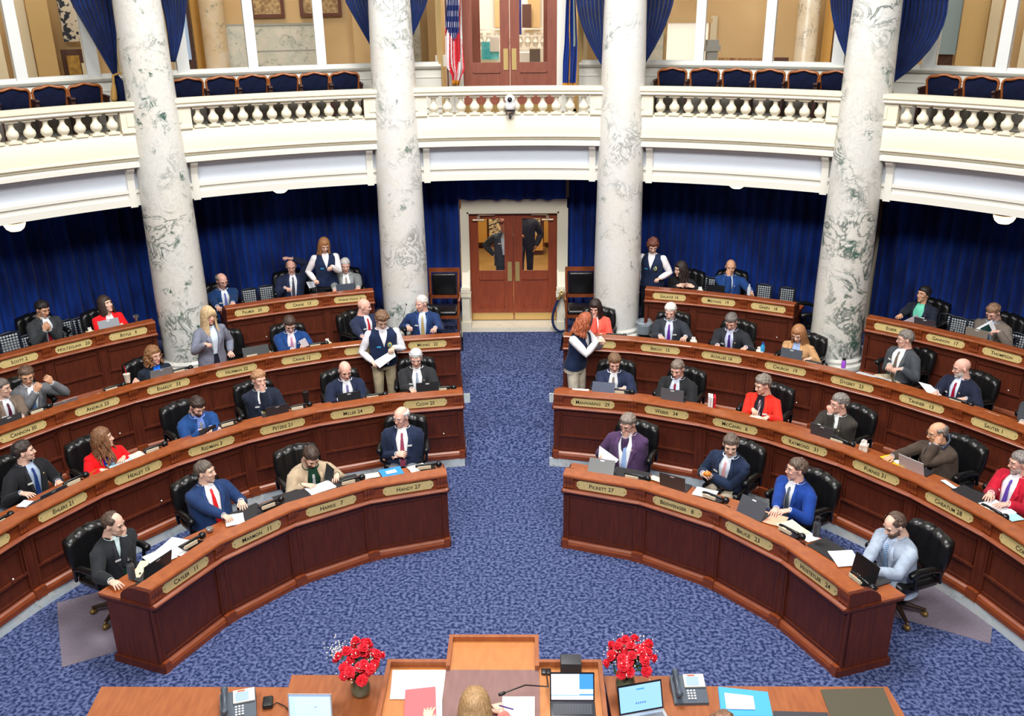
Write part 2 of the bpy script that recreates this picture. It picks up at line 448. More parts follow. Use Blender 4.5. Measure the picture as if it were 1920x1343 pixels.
    for hip, kn, an, sgn in lg: b.tube([hip, hip.lerp(kn, .5), kn, kn.lerp(an, .4), an], [.075, .07, .055, .05, .035], 10)
    job = voxel(b, .02, 1)
    PEND.append((job, t, H, hs, hands_pl if hands else [], sk, fem, skin))
    # ---- clothes
    pc = pants or tuple(int(v * .9) for v in jacket)
    if skirt: pc = skirt
    q = MB(); closed_loft(q, Torso(M, fem, bulk, .006), [-.13, -.1, -.04, .03, .1], 20)
    for hip, kn, an, sgn in lg: q.tube([hip, hip.lerp(kn, .5), kn, kn.lerp(an, .4), an + Vector((0, 0, .03))], [.098, .09, .074, .068, .06], 12)
    q.build('trousers', cloth(pc), t, auto=50)
    for hip, kn, an, sgn in lg:
        q = MB(); d = Vector((0, 1, 0)) if abs(an.z - .09) < .05 else (an - kn).normalized().cross(Vector((1, 0, 0))).normalized() * -1
        if abs(an.z - .09) < .05: q.tube([an + Vector((0, -.05, -.05)), an + Vector((0, .05, -.052)), an + Vector((0, .17, -.06))], [.042, .042, .034], 10, flat=.8)
        else: q.tube([an, an + Vector((-.1, .1, -.02))], [.042, .036], 10)
        q.build('shoe', mat('shoe_leather', (22, 18, 16), .35), t, auto=50)
    # shirt: chest, collar and cuffs
    TS = Torso(M, fem, bulk, .002); q = MB()
    closed_loft(q, TS, [-.08, 0, .12, .25, .36, .43, .475, .505, .52, .53], 28)
    n_ = M @ Vector((0, -.004, .535))
    if not fem:
        for s_ in (-1, 1):
            vs = []
            for e in range(7):
                a = s_ * R(6 + e * 29); c0 = M @ Vector((sin(a) * .071, cos(a) * .066 - .008, .53)); c1 = M @ Vector((sin(a) * .064, cos(a) * .06 - .01, .562 - (.01 if e == 0 else 0)))
                c2 = M @ Vector((sin(a) * (.07 if e < 1 else .058) + (s_ * .012 if e == 0 else 0), cos(a) * (.072 if e < 1 else .056) - .008 + (.012 if e < 1 else 0), .538 - (.05 if e == 0 else .012 if e == 1 else 0))); vs += [c1, c2, c0]
            q.add(vs, [(i * 3 + j, i * 3 + j + 1, i * 3 + j + 4, i * 3 + j + 3) for i in range(6) for j in range(2)])
    for sgn, sh, el, W, fd in arms:
        if not fem or vest: q.tube([W - fd * .07, W + fd * .002], [.04, .037], 12, cap=False)
        if vest: 
            w = MB(); q.tube([sh + (sh - el) * .03, sh.lerp(el, .3), sh.lerp(el, .7), el, el.lerp(W, .3), el.lerp(W, .7), W - fd * .02], [.07, .066, .06, .056, .054, .05, .042], 12)
    q.build('blouse' if fem else 'shirt', cloth(shirt), t, auto=60)
    if jacket is not None and not vest:
        TJ = Torso(M, fem, bulk, .02); q = MB(); rings = []
        for i, tt in enumerate([-.15, -.08, 0, .06, .12, .18, .25, .32, .38, .43, .465, .485, .505, .52, .532, .538]):
            w = open[0] + (open[1] - open[0]) * max(0, min(1, (tt - .12) / .3)) if tt > .1 else open[0] + (.1 - tt) * .12
            if tt > .43: w = max(.042, open[1] * (1 - (tt - .43) * 3.2))
            tj = max(tt, -.1); a, bf, bb = TJ.dims(tj); th0 = math.asin(min(.95, (min(w, a * .9) / a) ** (1 / .85))); n = 26; ex = .012 if tt < -.1 else 0
            p = [TJ.pt(th0 + (2 * pi - 2 * th0) * j / n, tj, ex + .003 * noise.noise(Vector((j * .6, tt * 14, rnd.random() * 0 + head[0])))) - (M.to_3x3() @ Vector((0, 0, .05)) if tt < -.1 else Vector()) for j in range(n + 1)]
            edge = [TJ.front(w + .004, tj, -.012), TJ.front(-w - .004, tj, -.012)]
            rings.append([edge[0]] + p + [edge[1]])
        q.loft(rings, False)
        for sgn, sh, el, W, fd in arms:
            sh2 = sh + M.to_3x3() @ Vector((-sgn * .03, 0, -.005)); jj = lambda: rnd.uniform(-.003, .004)
            q.tube([sh2, sh.lerp(el, .08), sh.lerp(el, .35), sh.lerp(el, .7), sh.lerp(el, .9), el, el.lerp(W, .12), el.lerp(W, .35), el.lerp(W, .7), W - fd * .035],
                   [v_ * (1.0 if fem else 1.12) for v_ in (.068 * f_, .074 * f_ + jj(), .069 * f_ + jj(), .063 + jj(), .06 + jj(), .06, .06 + jj(), .057 + jj(), .051 + jj(), .045)], 14)
        # collar of the jacket round the back of the neck, then the yoke
        q.tube([M @ Vector((sin(a_) * .08, cos(a_) * .076 - .012, .53 + .014 * (1 - cos(a_)) / 2)) for a_ in [R(58 + 244 * k_ / 12) for k_ in range(13)]], .012, 8, flat=1.0)
        for s_ in (-1, 1):
            q.tube([M @ Vector((s_ * .06, -.012, .488)), M @ Vector((s_ * .12 * f_, -.006, .472)), M @ Vector((s_ * .205 * f_, 0, .438))], [.038, .048, .064], 12)
        q.build('jacket', cloth(jacket), t, auto=60)
        for s_ in (-1, 1):
            q = MB(); w0 = lambda tt: open[0] + (open[1] - open[0]) * max(0, min(1, (tt - .12) / .3))
            rows = [(tt, s_ * w0(tt), s_ * (w0(tt) + lw)) for tt, lw in ((.16, .004), (.24, .03), (.34, .05), (.385, .062), (.39, .045), (.44, .038), (.475, .03), (.5, .022))]
            strip(q, TJ, rows, .013, .012); q.build('lapel', cloth(tuple(min(255, int(v * 1.1 + 5)) for v in jacket)), t, auto=60)  # jacket cloth made lighter here to paint in the lapel's highlight
        b_ = MB()
        if badge:
            bx = .1 * badge; ps = [TJ.front(bx - .03, .33, .02), TJ.front(bx + .03, .33, .02), TJ.front(bx + .03, .352, .02), TJ.front(bx - .03, .352, .02)]
            nr = (ps[1] - ps[0]).cross(ps[3] - ps[0]).normalized() * -.004
            b_.hexa([p + nr for p in ps] + ps); b_.build('name_badge', mat('badge_white', (225, 225, 222), .4), t)
        if pin:
            b_ = MB(); b_.ell(TJ.front(-.1, .385, .018), (.009, .006, .011), 8, 6); b_.build('lapel_pin', mat('pin_gold', (220, 200, 150), .4, .3), t)
    if vest:
        TJ = Torso(M, fem, bulk, .016); q = MB(); rings = []
        for tt in [-.06, -.03, 0, .06, .12, .2, .27, .33, .38, .43, .465, .49, .51, .53]:
            w = .001 if tt < .28 else min(.06, (tt - .28) * .3); a, bf, bb = TJ.dims(tt); th0 = math.asin(min(.95, (w / a) ** (1 / .85))) if w > .001 else .0001
            rings.append([TJ.pt(th0 + (2 * pi - 2 * th0) * j / 26, tt, (.004 if tt < -.04 else 0)) for j in range(27)])
        q.loft(rings, False); 
        q.build('sweater_vest', cloth((22, 36, 66)), t, auto=60)
        b_ = MB(); ps = [TJ.front(.05 + dx, .27 + dz, .006) for dx, dz in ((0, 0), (.06, 0), (.06, .025), (0, .025))]; nr = (ps[1] - ps[0]).cross(ps[3] - ps[0]).normalized() * -.004
        b_.hexa([p + nr for p in ps] + ps); b_.build('name_badge', mat('badge_blue', (60, 160, 215), .4), t)
        if emblem:
            b_ = MB(); c = TJ.front(-.085, .3, .004); b_.ell(c, (.034, .008, .042), 16, 8); e = b_.build('emblem', mat('emblem_gold', (200, 175, 70), .5), t, smooth=True)
            b_ = MB(); b_.ell(c + Vector((0, .005, 0)), (.022, .007, .027), 14, 8); b_.build('seal_center', mat('emblem_teal', (70, 130, 140), .5), e, smooth=True)
    if tie:
        q = MB(); ex = .012
        rows = [(.49, -.012, .012), (.455, -.019, .019), (.45, -.013, .013), (.38, -.02, .02), (.28, -.027, .027), (.18, -.032, .032), (.1, -.036, .036), (.04, -.037, .037)]
        strip(q, TS, rows, ex, .006); q.build('necktie', tmat or mat('tie_%d_%d_%d' % tie, tie, .45), t, auto=50)
    # ---- hair, beard, eyes, glasses
    hc = tuple(int(v * (.9 if hc[0] < 150 else 1)) for v in hc); hm = mat('hair_%d_%d_%d' % hc, hc, .55, c2=tuple(min(255, int(v * (1.5 if hc[0] < 110 else 1.2) + 6)) for v in hc), scale=110, stretch=(1, .35, .25), lo=.4, hi=.7, bump=.5, bscale=120)
    q = MB()
    if hair in ('short', 'recede', 'ring'): hair_cap(q, hair, hth, H, hs, rnd)
    elif hair == 'long': hair_cap(q, 'full', .016, H, hs, rnd, .15); locks(q, H, hs, rnd, L_len, 34, wave, .018, fwd=.015)
    elif hair == 'bob': hair_cap(q, 'full', .018, H, hs, rnd, .2); locks(q, H, hs, rnd, L_len, 34, wave, .019, spread=.6, front=48)
    elif hair == 'bangs': hair_cap(q, 'full', .016, H, hs, rnd, .15); locks(q, H, hs, rnd, L_len, 36, wave, .018, front=36, fwd=.02)
    elif hair == 'curly': hair_cap(q, 'full', .018, H, hs, rnd, .4); curls(q, H, hs, rnd, 110, .026, -.13); (locks(q, H, hs, rnd, L_len, 30, 1.4, .02, front=55) if L_len > .1 else None)
    elif hair == 'mop': hair_cap(q, 'short', .02, H, hs, rnd, .5); curls(q, H, hs, rnd, 60, .024, .03)
    elif hair == 'bun': hair_cap(q, 'full', .012, H, hs, rnd, .1); q.ell(H @ Vector((0, -.12, .01)), (.035, .03, .035), 12, 8)
    if hair == 'bangs':
        for j in range(9):
            x = (j - 4) * .014; q.tube([H @ Vector((x * .3, .05, .125)), H @ Vector((x * .8, .095, .1)), H @ Vector((x * 1.1, .104, .062 - abs(x) * .3)), H @ Vector((x * 1.25, .098, .03 - abs(x) * .4))], [.012, .013, .012, .008], 6)
    if q.v: q.build('hair', hm, t, smooth=True)
    if beard:
        bmz = mat('beard_%d_%d_%d' % beard, beard, .8, c2=tuple(min(255, int(v * 1.3 + 8)) for v in beard), scale=60); q = MB(); keep = {}; vs = []; fs = []
        for f in HF:
            c = HV[list(f)].mean(0)
            if c[1] > -.0 and c[2] < -.03 and c[2] > -.115 and not (abs(c[0]) < .02 and -.072 < c[2] < -.052 and c[1] > .05) and not (c[2] > -.048 and abs(c[0]) < .052 and not (abs(c[0]) < .026 and c[2] < -.044)) :
                for i in f:
                    if i not in keep: keep[i] = len(vs); p = Vector(HV[i]) + Vector(HN[i]) * .005; vs.append(H @ Vector((p.x * hs[0], p.y * hs[1], p.z * hs[2])))
                fs.append(tuple(keep[i] for i in f))
        q.add(vs, fs); q.build('beard', bmz, t, smooth=True)
    h_ = lambda x, y, z: H @ Vector((x * hs[0], y * hs[1], z * hs[2]))
    for s_ in (-1, 1):
        q = MB(); down = hp > 13; q.cur = 0 if not down else 1
        q.ell(h_(.031 * s_, .0795 if not down else .0805, .008 if not down else .005), (.0125, .0065, .0052 if not down else .002), 10, 8, H.to_3x3())
        if not down: q.cur = 1; q.ell(h_(.031 * s_, .085, .008), (.0052, .0032, .0048), 8, 6, H.to_3x3())
        q.build('eye', [mat('eye_white', (190, 180, 172), .3), mat('eye_dark', (45, 32, 26), .35)], t, smooth=True)
        q = MB(); q.tube([h_(.014 * s_, .094, .027), h_(.032 * s_, .09, .032), h_(.048 * s_, .078, .026)], [.0035, .004, .0025], 6)
        q.build('eyebrow', mat('brow_%d_%d_%d' % hc, tuple(int(v * .75) for v in hc), .8), t)
    if glasses:
        q = MB(); gr = .0015
        for s_ in (-1, 1):
            q.tube([h_(.033 * s_ + .022 * cos(a) , .101 - .006 * abs(cos(a) * s_ > 0), .004 + .015 * sin(a)) for a in [2 * pi * j / 14 for j in range(15)]], gr, 5, cap=False)
            q.tube([h_(.056 * s_, .097, .01), h_(.078 * s_, .04, .01), h_(.08 * s_, -.01, .008)], gr, 5)
        q.tube([h_(-.011, .103, .008), h_(.011, .103, .008)], gr, 5)
        q.build('glasses', mat('glasses_dark', (62, 48, 44), .3), t)
    return t, H, M, T, arms, inv

def finish_people():
    res = collect([p[0] for p in PEND])
    base_v, base_f = HV, HF
    for (job, t, H, hs, hp_, sk, fem, skin), (v, f) in zip(PEND, res):
        vs = [v]; fs = list(f); mi = [0] * len(f); o = len(v)
        A = np.array(H.to_3x3()); tr = np.array(H.translation)
        hv = HV * np.array(hs)
        if fem: k = np.clip(-hv[:, 2] / .1, 0, 1); hv = hv.copy(); hv[:, 0] *= 1 - .1 * k
        vs.append(hv @ A.T + tr); fs += [tuple(i + o for i in q) for q in HF]
        for q in HF:
            c = HV[list(q)].mean(0)
            mi.append(1 if abs(c[0]) < .023 - abs(c[2] + .062) * .9 and -.074 < c[2] < -.051 and c[1] > .07 else 0)
        o += len(hv)
        for HM, pose, sgn in hp_:
            pv, pf = HANDS[pose]; pv = pv * 1.04 if not fem else pv * .93
            # palm down with fingers forward the thumb points inwards
            if sgn > 0: pv = pv * np.array([-1, 1, 1]); pf = [tuple(reversed(q)) for q in pf]
            A = np.array(HM.to_3x3()); vs.append(pv @ A.T + np.array(HM.translation)); fs += [tuple(i + o for i in q) for q in pf]; mi += [0] * len(pf); o += len(pv)
        me = bpy.data.meshes.new('body'); me.from_pydata(np.concatenate(vs).tolist(), [], fs)
        c = SKIN[skin]; me.materials.append(sk); me.materials.append(mat('lips_' + skin, (int(c[0] * .88), int(c[1] * .7), int(c[2] * .68)), .45))
        me.polygons.foreach_set('material_index', mi); me.polygons.foreach_set('use_smooth', [True] * len(me.polygons)); me.update()
        ob = bpy.data.objects.new('body', me); COL.objects.link(ob); ob.parent = t
    PEND.clear()
# ================================================================ the room
def Z(u): return (u + 6.6) * S
MARBLE_N = {}
def marble(name, base=(232, 228, 216), vein=(92, 110, 102), amount=.5, scale=1.0, seed=0, patch=(70, 100, 88), warm=(222, 214, 200)):
    if name in MATS: return MATS[name]
    m = mat(name, base, .28, spec=.5); nt = m.node_tree; N = nt.nodes; L = nt.links; b = N['Principled BSDF']
    tc = N.new('ShaderNodeTexCoord'); mp = N.new('ShaderNodeMapping'); L.new(tc.outputs['Object'], mp.inputs[0]); mp.inputs['Location'].default_value = (seed * 3.7, seed * 1.3, seed * 5.1)
    def nz(sc, det, dist, ro=.6):
        n = N.new('ShaderNodeTexNoise'); n.inputs['Scale'].default_value = sc * scale; n.inputs['Detail'].default_value = det; n.inputs['Distortion'].default_value = dist; n.inputs['Roughness'].default_value = ro; L.new(mp.outputs[0], n.inputs[0]); return n
    def ramp(src, pts):
        r = N.new('ShaderNodeValToRGB'); e = r.color_ramp.elements
        e[0].position, e[0].color = pts[0][0], (pts[0][1],) * 3 + (1,); e[1].position, e[1].color = pts[-1][0], (pts[-1][1],) * 3 + (1,)
        for p, v in pts[1:-1]: x = e.new(p); x.color = (v, v, v, 1)
        L.new(src, r.inputs[0]); return r
    def mix(a, c, f):
        x = N.new('ShaderNodeMix'); x.data_type = 'RGBA'; L.new(f, x.inputs['Factor'])
        if isinstance(a, tuple): x.inputs[6].default_value = a
        else: L.new(a, x.inputs[6])
        x.inputs[7].default_value = c; return x.outputs[2]
    def mul(a, c):
        x = N.new('ShaderNodeMath'); x.operation = 'MULTIPLY'; L.new(a, x.inputs[0])
        if isinstance(c, (int, float)): x.inputs[1].default_value = c
        else: L.new(c, x.inputs[1])
        return x.outputs[0]
    big = nz(1.1, 2, .6); gate = ramp(big.outputs['Fac'], [(.5, 0), (.62, 1)])
    v1 = nz(3.2, 6, 1.6, .65); vr = ramp(v1.outputs['Fac'], [(.455, 0), (.5, 1), (.545, 0)])
    v2 = nz(9, 5, .8, .7); pr = ramp(v2.outputs['Fac'], [(.5, 0), (.62, 1)])
    g2 = nz(2.1, 3, 1.2); g2r = ramp(g2.outputs['Fac'], [(.56, 0), (.66, 1)])
    w = nz(1.7, 2, 0); wr = ramp(w.outputs['Fac'], [(.45, 0), (.7, .6)])
    c = mix(lin(base), lin(warm), wr.outputs[0])
    c = mix(c, lin(vein), mul(mul(vr.outputs[0], gate.outputs[0]), amount))
    v3 = nz(5.5, 8, 2.2, .7); v3r = ramp(v3.outputs['Fac'], [(.485, 0), (.5, 1), (.515, 0)])
    c = mix(c, lin(vein), mul(v3r.outputs[0], amount * .35))
    c = mix(c, lin(patch), mul(mul(pr.outputs[0], g2r.outputs[0]), amount * 1.15))
    L.new(c, b.inputs['Base Color']); return m
def wood(name, c1, c2, rough=.3, stretch=(2, 2, 14), coat=.25):
    return mat(name, c1, rough, c2=c2, scale=3, stretch=stretch, coat=coat, bump=0, detail=5, lo=.3, hi=.75)
W_TOP = wood('cherry_wood_lit_top', (138, 68, 32), (168, 90, 44), .3, (3, 3, 10))  # same cherry wood as the panels, coloured lighter as lit from above
W_MID = wood('cherry_wood', (114, 50, 22), (142, 68, 32), .4, coat=.1)
W_DARK = wood('cherry_wood_shaded_panel', (76, 28, 12), (96, 39, 17), .5, (9, 9, 1.2), 0)  # same cherry wood, with the shade on the fronts put into its colour
BRASS = mat('brass_plate', (226, 200, 132), .42, .15, c2=(230, 208, 146), scale=30)
INK = mat('engraved_black', (26, 22, 16), .6)
CREAM = mat('cream_paint', (228, 220, 198), .45)
WHITE = mat('white_trim', (226, 224, 214), .45)
BLUEGREY = mat('recess_blue_shade', (226, 234, 246), .6)  # bluish shade of the recessed fascia put into its colour
CARPET = mat('blue_carpet', (36, 48, 86), .95, c2=(96, 106, 148), scale=27, bump=.35, bscale=60, spec=.1, detail=2, lo=.4, hi=.62)
KERB = marble('kerb_marble', (196, 206, 208), (110, 130, 134), .5, 2.2, 4)
VELVET = mat('blue_velvet', (8, 30, 92), .8, c2=(18, 60, 150), scale=2.2, stretch=(1, 1, .5), sheen=.1, bump=.15, bscale=30, spec=.2)
VELVET2 = mat('blue_velvet_drape', (10, 27, 72), .8, c2=(17, 42, 100), scale=3, sheen=.15, spec=.2)
BLACK = mat('black_leather', (16, 16, 18), .32, bump=.15, bscale=90)
BLK_PL = mat('black_plastic', (20, 21, 24), .35)
PAPER = mat('white_paper', (235, 235, 232), .7)
T2, T3, T4 = .133, .285, .551
YW = 10.844
# --- floors
def hw(y): return ts(y, [(5.4, .60), (7.5, .64), (8.2, .72), (10.2, .92), (12, .92)])[0]
_y1, _y2, _y3, _y4 = 5.6, at(955, 808, z=T2).y, at(955, 748, z=T2).y, at(955, 702, z=T3).y
def zf(y): return ts(y, [(_y1, 0), (_y2, T2), (_y3, T2), (_y4, T3), (12, T3)])[0]
b = MB()
b.loft([[(12 * cos(2 * pi * k / 64), 12 * sin(2 * pi * k / 64) , -.02) for k in range(64)], [(12 * cos(2 * pi * k / 64), 12 * sin(2 * pi * k / 64), 0) for k in range(64)]])
struct(b.build('floor', CARPET))
b = MB(); rows = []
ys = [5.5, 5.6] + [_y1 + (_y2 - _y1) * i / 6 for i in range(1, 7)] + [6.9, _y3 - .02, _y3] + [_y3 + (_y4 - _y3) * i / 6 for i in range(1, 7)] + [9, 9.7, 10.36]
rings = []
for y in ys:
    w = hw(y) + .03; z = zf(y) + .004; rings.append([(-w, y, -.01), (w, y, -.01), (w, y, z), (-w, y, z)])
b.loft(rings); struct(b.build('floor_aisle', CARPET))
def tier(name, r0, r1, z, zb, hwf, amax=88):
    for sg in (-1, 1):
        b = MB(); top = []; n = 40
        for r in [r0 + (r1 - r0) * j / 6 for j in range(7)]:
            a0 = math.degrees(math.asin(min(.99, hwf(r) / r)))
            top.append([pol(sg * (a0 + (amax - a0) * i / n), r, z) for i in range(n + 1)])
        b.loft(top, False)
        struct(b.build(name, CARPET))
        k = MB(); a0 = math.degrees(math.asin(hwf(r0) / r0))
        # marble riser along the front and the aisle
        path = [pol(sg * (a0 + (amax - a0) * i / n), r0, 0) for i in range(n, -1, -1)] + [Vector((sg * hwf(r), r * .999, 0)) for r in (r0 + .25, r0 + .8, r1 - .3)]
        k.loft([[(p.x, p.y, zb), (p.x, p.y, z + .002), (p.x * 1.004 + .0, p.y * 1.004, z + .002), (p.x * 1.004, p.y * 1.004, zb)] for p in path])
        struct(k.build('trim_kerb', KERB))
tier('floor_tier', 5.55, 7.6, T2, 0, hw)
tier('floor_tier', 7.46, 9.4, T3, 0, hw)
tier('floor_tier', 9.28, 11.55, T4, 0, lambda r: max(.98, hw(r)))
# --- columns
for i, (a, lab) in enumerate(((-33.75, 'marble column with green veins behind the standing woman in grey'), (-11.25, 'pale marble column between the aisle chair and the bald man'), (11.25, 'pale marble column beside the armchair with the coral jacket'), (33.75, 'marble column with dark green veins behind the tan blazer'))):
    t = thing('marble_column', lab, 'column', pol(a, 9.5, T4), 0, None); t['kind'] = 'thing'
    MC = marble('column_marble_%d' % i, (218, 217, 211) if i in (0, 3) else (222, 221, 217), (96, 108, 102), (1.1, .8, .7, 1.15)[i], (.8, .9, .9, .72)[i], i * 2 + 1)
    b = MB(); n = 48; H0, H1 = .27, 8.3
    b.lathe([(ts(z_, [(0, .4), (1.4, .398), (3.4, .372), (5, .345), (6.4, .315), (8.5, .27)])[0], z_) for z_ in [H0 + (H1 - H0) * k / 14 for k in range(15)]], n); b.build('shaft', MC, t, auto=50)
    b = MB(); b.lathe([(.47, 0), (.47, .07), (.485, .08), (.49, .12), (.48, .16), (.45, .175), (.43, .185), (.44, .21), (.44, .23), (.415, .25), (.402, .27)], 40)
    b.build('base', mat('base_marble', (224, 222, 214), .3, c2=(205, 206, 200), scale=5), t, auto=40)
# --- gallery front: a profile swept round the ring
A = 58
def sweep(name, prof, m, a0=-A, a1=A, n=96):
    b = MB(); b.ring_profile(prof, a0, a1, n); return struct(b.build(name, m, auto=35))
r0 = 9.85 * S
sweep('trim_1', [(r0 + .02, Z(-1.9538)), (r0, Z(-1.9846)), (r0, Z(-2.262)), (r0 - .02, Z(-2.2777)), (r0 - .02, Z(-2.2983)), (r0 + .02, Z(-2.3137)), (r0 + .02, Z(-2.3342)), (r0 + .05, Z(-2.3548)), (r0 + .4, Z(-2.3548)), (r0 + .4, Z(-1.9229)), (r0 + .02, Z(-1.9229))], CREAM)
sweep('trim_2', [(r0 + .06, Z(-2.3548)), (r0 - .0, Z(-2.3857)), (r0 - .0, Z(-2.4525)), (r0 + .1, Z(-2.4576)), (r0 + .1, Z(-2.4885)), (r0 + .22, Z(-2.5091)), (r0 + .4, Z(-2.5091)), (r0 + .4, Z(-2.3548))], WHITE)
sweep('trim_3', [(r0 + .24, Z(-2.4988)), (r0 + .24, Z(-2.8278)), (r0 + .5, Z(-2.8278)), (r0 + .5, Z(-2.4988))], BLUEGREY)
sweep('trim_4', [(r0 + .24, Z(-2.8175)), (r0 + .17, Z(-2.8330)), (r0 + .17, Z(-2.8792)), (r0 + .2, Z(-2.8895)), (r0 + .2, Z(-2.9564)), (r0 + .17, Z(-2.9666)), (r0 + .17, Z(-3.0798)), (r0 + .5, Z(-3.0798)), (r0 + .5, Z(-2.8175))], WHITE)
sweep('floor_gallery', [(r0 + .3, Z(-2.2)), (r0 + .3, Z(-2.09)), (11.6, Z(-2.09)), (11.6, Z(-2.2))], mat('gallery_carpet', (88, 76, 66), .95))
sweep('ceiling', [(r0 + .45, Z(-3.0746)), (r0 + .45, Z(-2.9821)), (11.6, Z(-2.9821)), (11.6, Z(-3.0746))], mat('ceiling_bounce_dark', (96, 88, 78), .8))  # unseen ceiling, coloured dark so it bounces little light onto the curtain tops
# brackets where the entablature meets each column
for a in (-33.75, -11.25, 11.25, 33.75):
    for sg in (-1, 1):
        b = MB(); aa = a + sg * 2.85
        for zz, w, d in ((Z(-2.4268), .5, .22), (Z(-2.5091), .42, .17), (Z(-2.5913), .3, .1), (Z(-3.0541), .25, .06)):
            pass
        b.ring_profile([(r0 + .04, Z(-2.4474)), (r0 + .06, Z(-2.5091)), (r0 + .13, Z(-2.5707)), (r0 + .16, Z(-2.6736)), (r0 + .17, Z(-3.1055)), (r0 + .45, Z(-3.1055)), (r0 + .45, Z(-2.4474))], aa - .32, aa + .32, 3)
        struct(b.build('trim_bracket', WHITE))
# --- balustrades: five bays
BAL = [(.018, 0), (.05, 0), (.05, .03), (.03, .034), (.026, .05), (.045, .075), (.056, .11), (.05, .15), (.03, .185), (.022, .22), (.024, .25), (.036, .262), (.036, .27), (.05, .272), (.05, .302), (.018, .302)]
BALLAB = {-45: 'curved white balustrade at the far left end of the gallery', -22.5: 'curved white balustrade in front of the six seats by the flag side', 0: 'white balustrade with the camera, in front of the gallery door', 22.5: 'curved white balustrade in front of the six seats beyond the dark blue flag', 45: 'curved white balustrade at the far right end of the gallery'}
for c in (-45, -22.5, 0, 22.5, 45):
    t = thing('balustrade', BALLAB[c], 'balustrade', pol(c, r0 + .08, Z(-1.9229)), 0, 'white balustrades of the gallery front'); tl = Matrix.Translation(-t.location)
    zb, zt = Z(-1.9229), Z(-1.5949); a0, a1 = c - 11.1, c + 11.1
    b = MB(); b.M = tl; b.ring_profile([(r0 - .03, zt), (r0 - .05, zt + .02), (r0 - .03, zt + .05), (r0 - .06, zt + .07), (r0 - .06, Z(-1.4705)), (r0 - .03, Z(-1.4602)), (r0 + .2, Z(-1.4602)), (r0 + .23, Z(-1.4910)), (r0 + .23, zt)], a0, a1, 24)
    b.build('top_rail', CREAM, t, auto=40)
    for sg in (-1, 1):
        b = MB(); b.M = tl; e0, e1 = c + sg * 8.15, c + sg * 11.1
        b.ring_profile([(r0 - .0, zb - .02), (r0 - .0, zt), (r0 + .16, zt), (r0 + .16, zb - .02)], min(e0, e1), max(e0, e1), 6)
        b.ring_profile([(r0 - .02, zb), (r0 - .02, zb + .04), (r0 + .0, zb + .05), (r0 + .0, zb)], min(e0, e1), max(e0, e1), 6)
        b.ring_profile([(r0 - .014, zb + .09), (r0 - .014, zt - .05), (r0 + .01, zt - .05), (r0 + .01, zb + .09)], min(e0, e1) + .5, max(e0, e1) - .9, 4)
        b.build('pedestal', CREAM, t, auto=40)
    proto = None
    for k in range(12):
        a = c - 8.15 + 16.3 * (k + .5) / 12
        if proto is None:
            b = MB(); 
            for (q0, q1) in ((0, .03), (.272, .302)): b.box(-.056, .056, -.05, .05, q0, q1)
            b.lathe([(r, z) for r, z in BAL[2:14]], 14); proto = b.build('baluster', CREAM, t, auto=40); o = proto
        else: o = proto.copy(); COL.objects.link(o)
        o.location = pol(a, r0 + .07, zb) - t.location; o.rotation_euler = (0, 0, -R(a)); o.scale = (1.5, 1.4, (zt - zb) / .302)
# --- lower back wall: curtain ring
def curtain(name, a0, a1, r, z0, z1, label, pl=1.05, amp=.075, fl=.02, cat_='curtain', group=None):
    b = MB(); n = int((a1 - a0) / pl * 10); rr = random.Random(int(a0 * 10)); ph = 0; tops = []; bots = []; w = []
    for i in range(n + 1):
        a = a0 + (a1 - a0) * i / n; ph += .628 * (1 + .35 * noise.noise(Vector((a * .9, 3, 1)))); w.append((a, ph))
    rows = 10; g = []
    for j in range(rows + 1):
        z = z0 + (z1 - z0) * j / rows
        g.append([pol(a + .12 * noise.noise(Vector((a * .7, z * .6, 7))), r + amp * (1 - .35 * j / rows) * (sin(p) + .35 * sin(2 * p + 1)) + .03 * noise.noise(Vector((a, z, 0))), z - (fl * abs(sin(p * .5)) if j == 0 else 0)) for a, p in w])
    b.loft(g, False); o = b.build(name, VELVET, None, smooth=True)
    sdf = o.modifiers.new('thickness', 'SOLIDIFY'); sdf.thickness = .012
    return tag(o, label, cat_, group)
RC = 11.55 * S
for a0, a1, lab in ((-58, -33.9, 'dark blue velvet curtain behind the back desks at the far left'), (-33.6, -9.6, 'dark blue velvet curtain behind the standing girl with long hair'), (-11.4, -5.2, 'narrow blue velvet curtain beside the double doors, nearer the bald man'), (5.2, 11.4, 'narrow blue velvet curtain beside the double doors, nearer the coral jacket'), (9.6, 33.6, 'dark blue velvet curtain behind the row with the tufted chair'), (33.9, 58, 'dark blue velvet curtain behind the woman with gold earrings')):
    curtain('curtain', a0, a1, RC if min(abs(a0), abs(a1)) < 6 else RC + .36, T4 + .02, Z(-3.05), lab)
b = MB(); g = []
for j in range(6):
    z = Z(-3.05) + (2.77 - Z(-3.05)) * j / 5
    g.append([(x, YW - .2 + .035 * sin(x * 27 + sin(x * 5)) , z - (.035 * noise.noise(Vector((x * 5, 0, 0))) if j == 5 else 0)) for x in [-1.0 + 2.0 * i / 160 for i in range(161)]])
b.loft(g, False); o = b.build('valance', VELVET, smooth=True); o.modifiers.new('t', 'SOLIDIFY').thickness = .01
tag(o, 'dark blue velvet valance hanging above the double doors', 'valance')
# wall behind the curtains
b = MB(); [b.ring_profile([(RC + .5, 0), (RC + .5, Z(-2.2)), (RC + .6, Z(-2.2)), (RC + .6, 0)], q0, q1, 50) for q0, q1 in ((-58, -5.6), (5.6, 58))]
b.box(-1.07, 1.07, YW + .05, YW + .15, 2.75, Z(-2.2)); struct(b.build('wall_back', mat('back_wall_paint', (196, 186, 160), .8)))
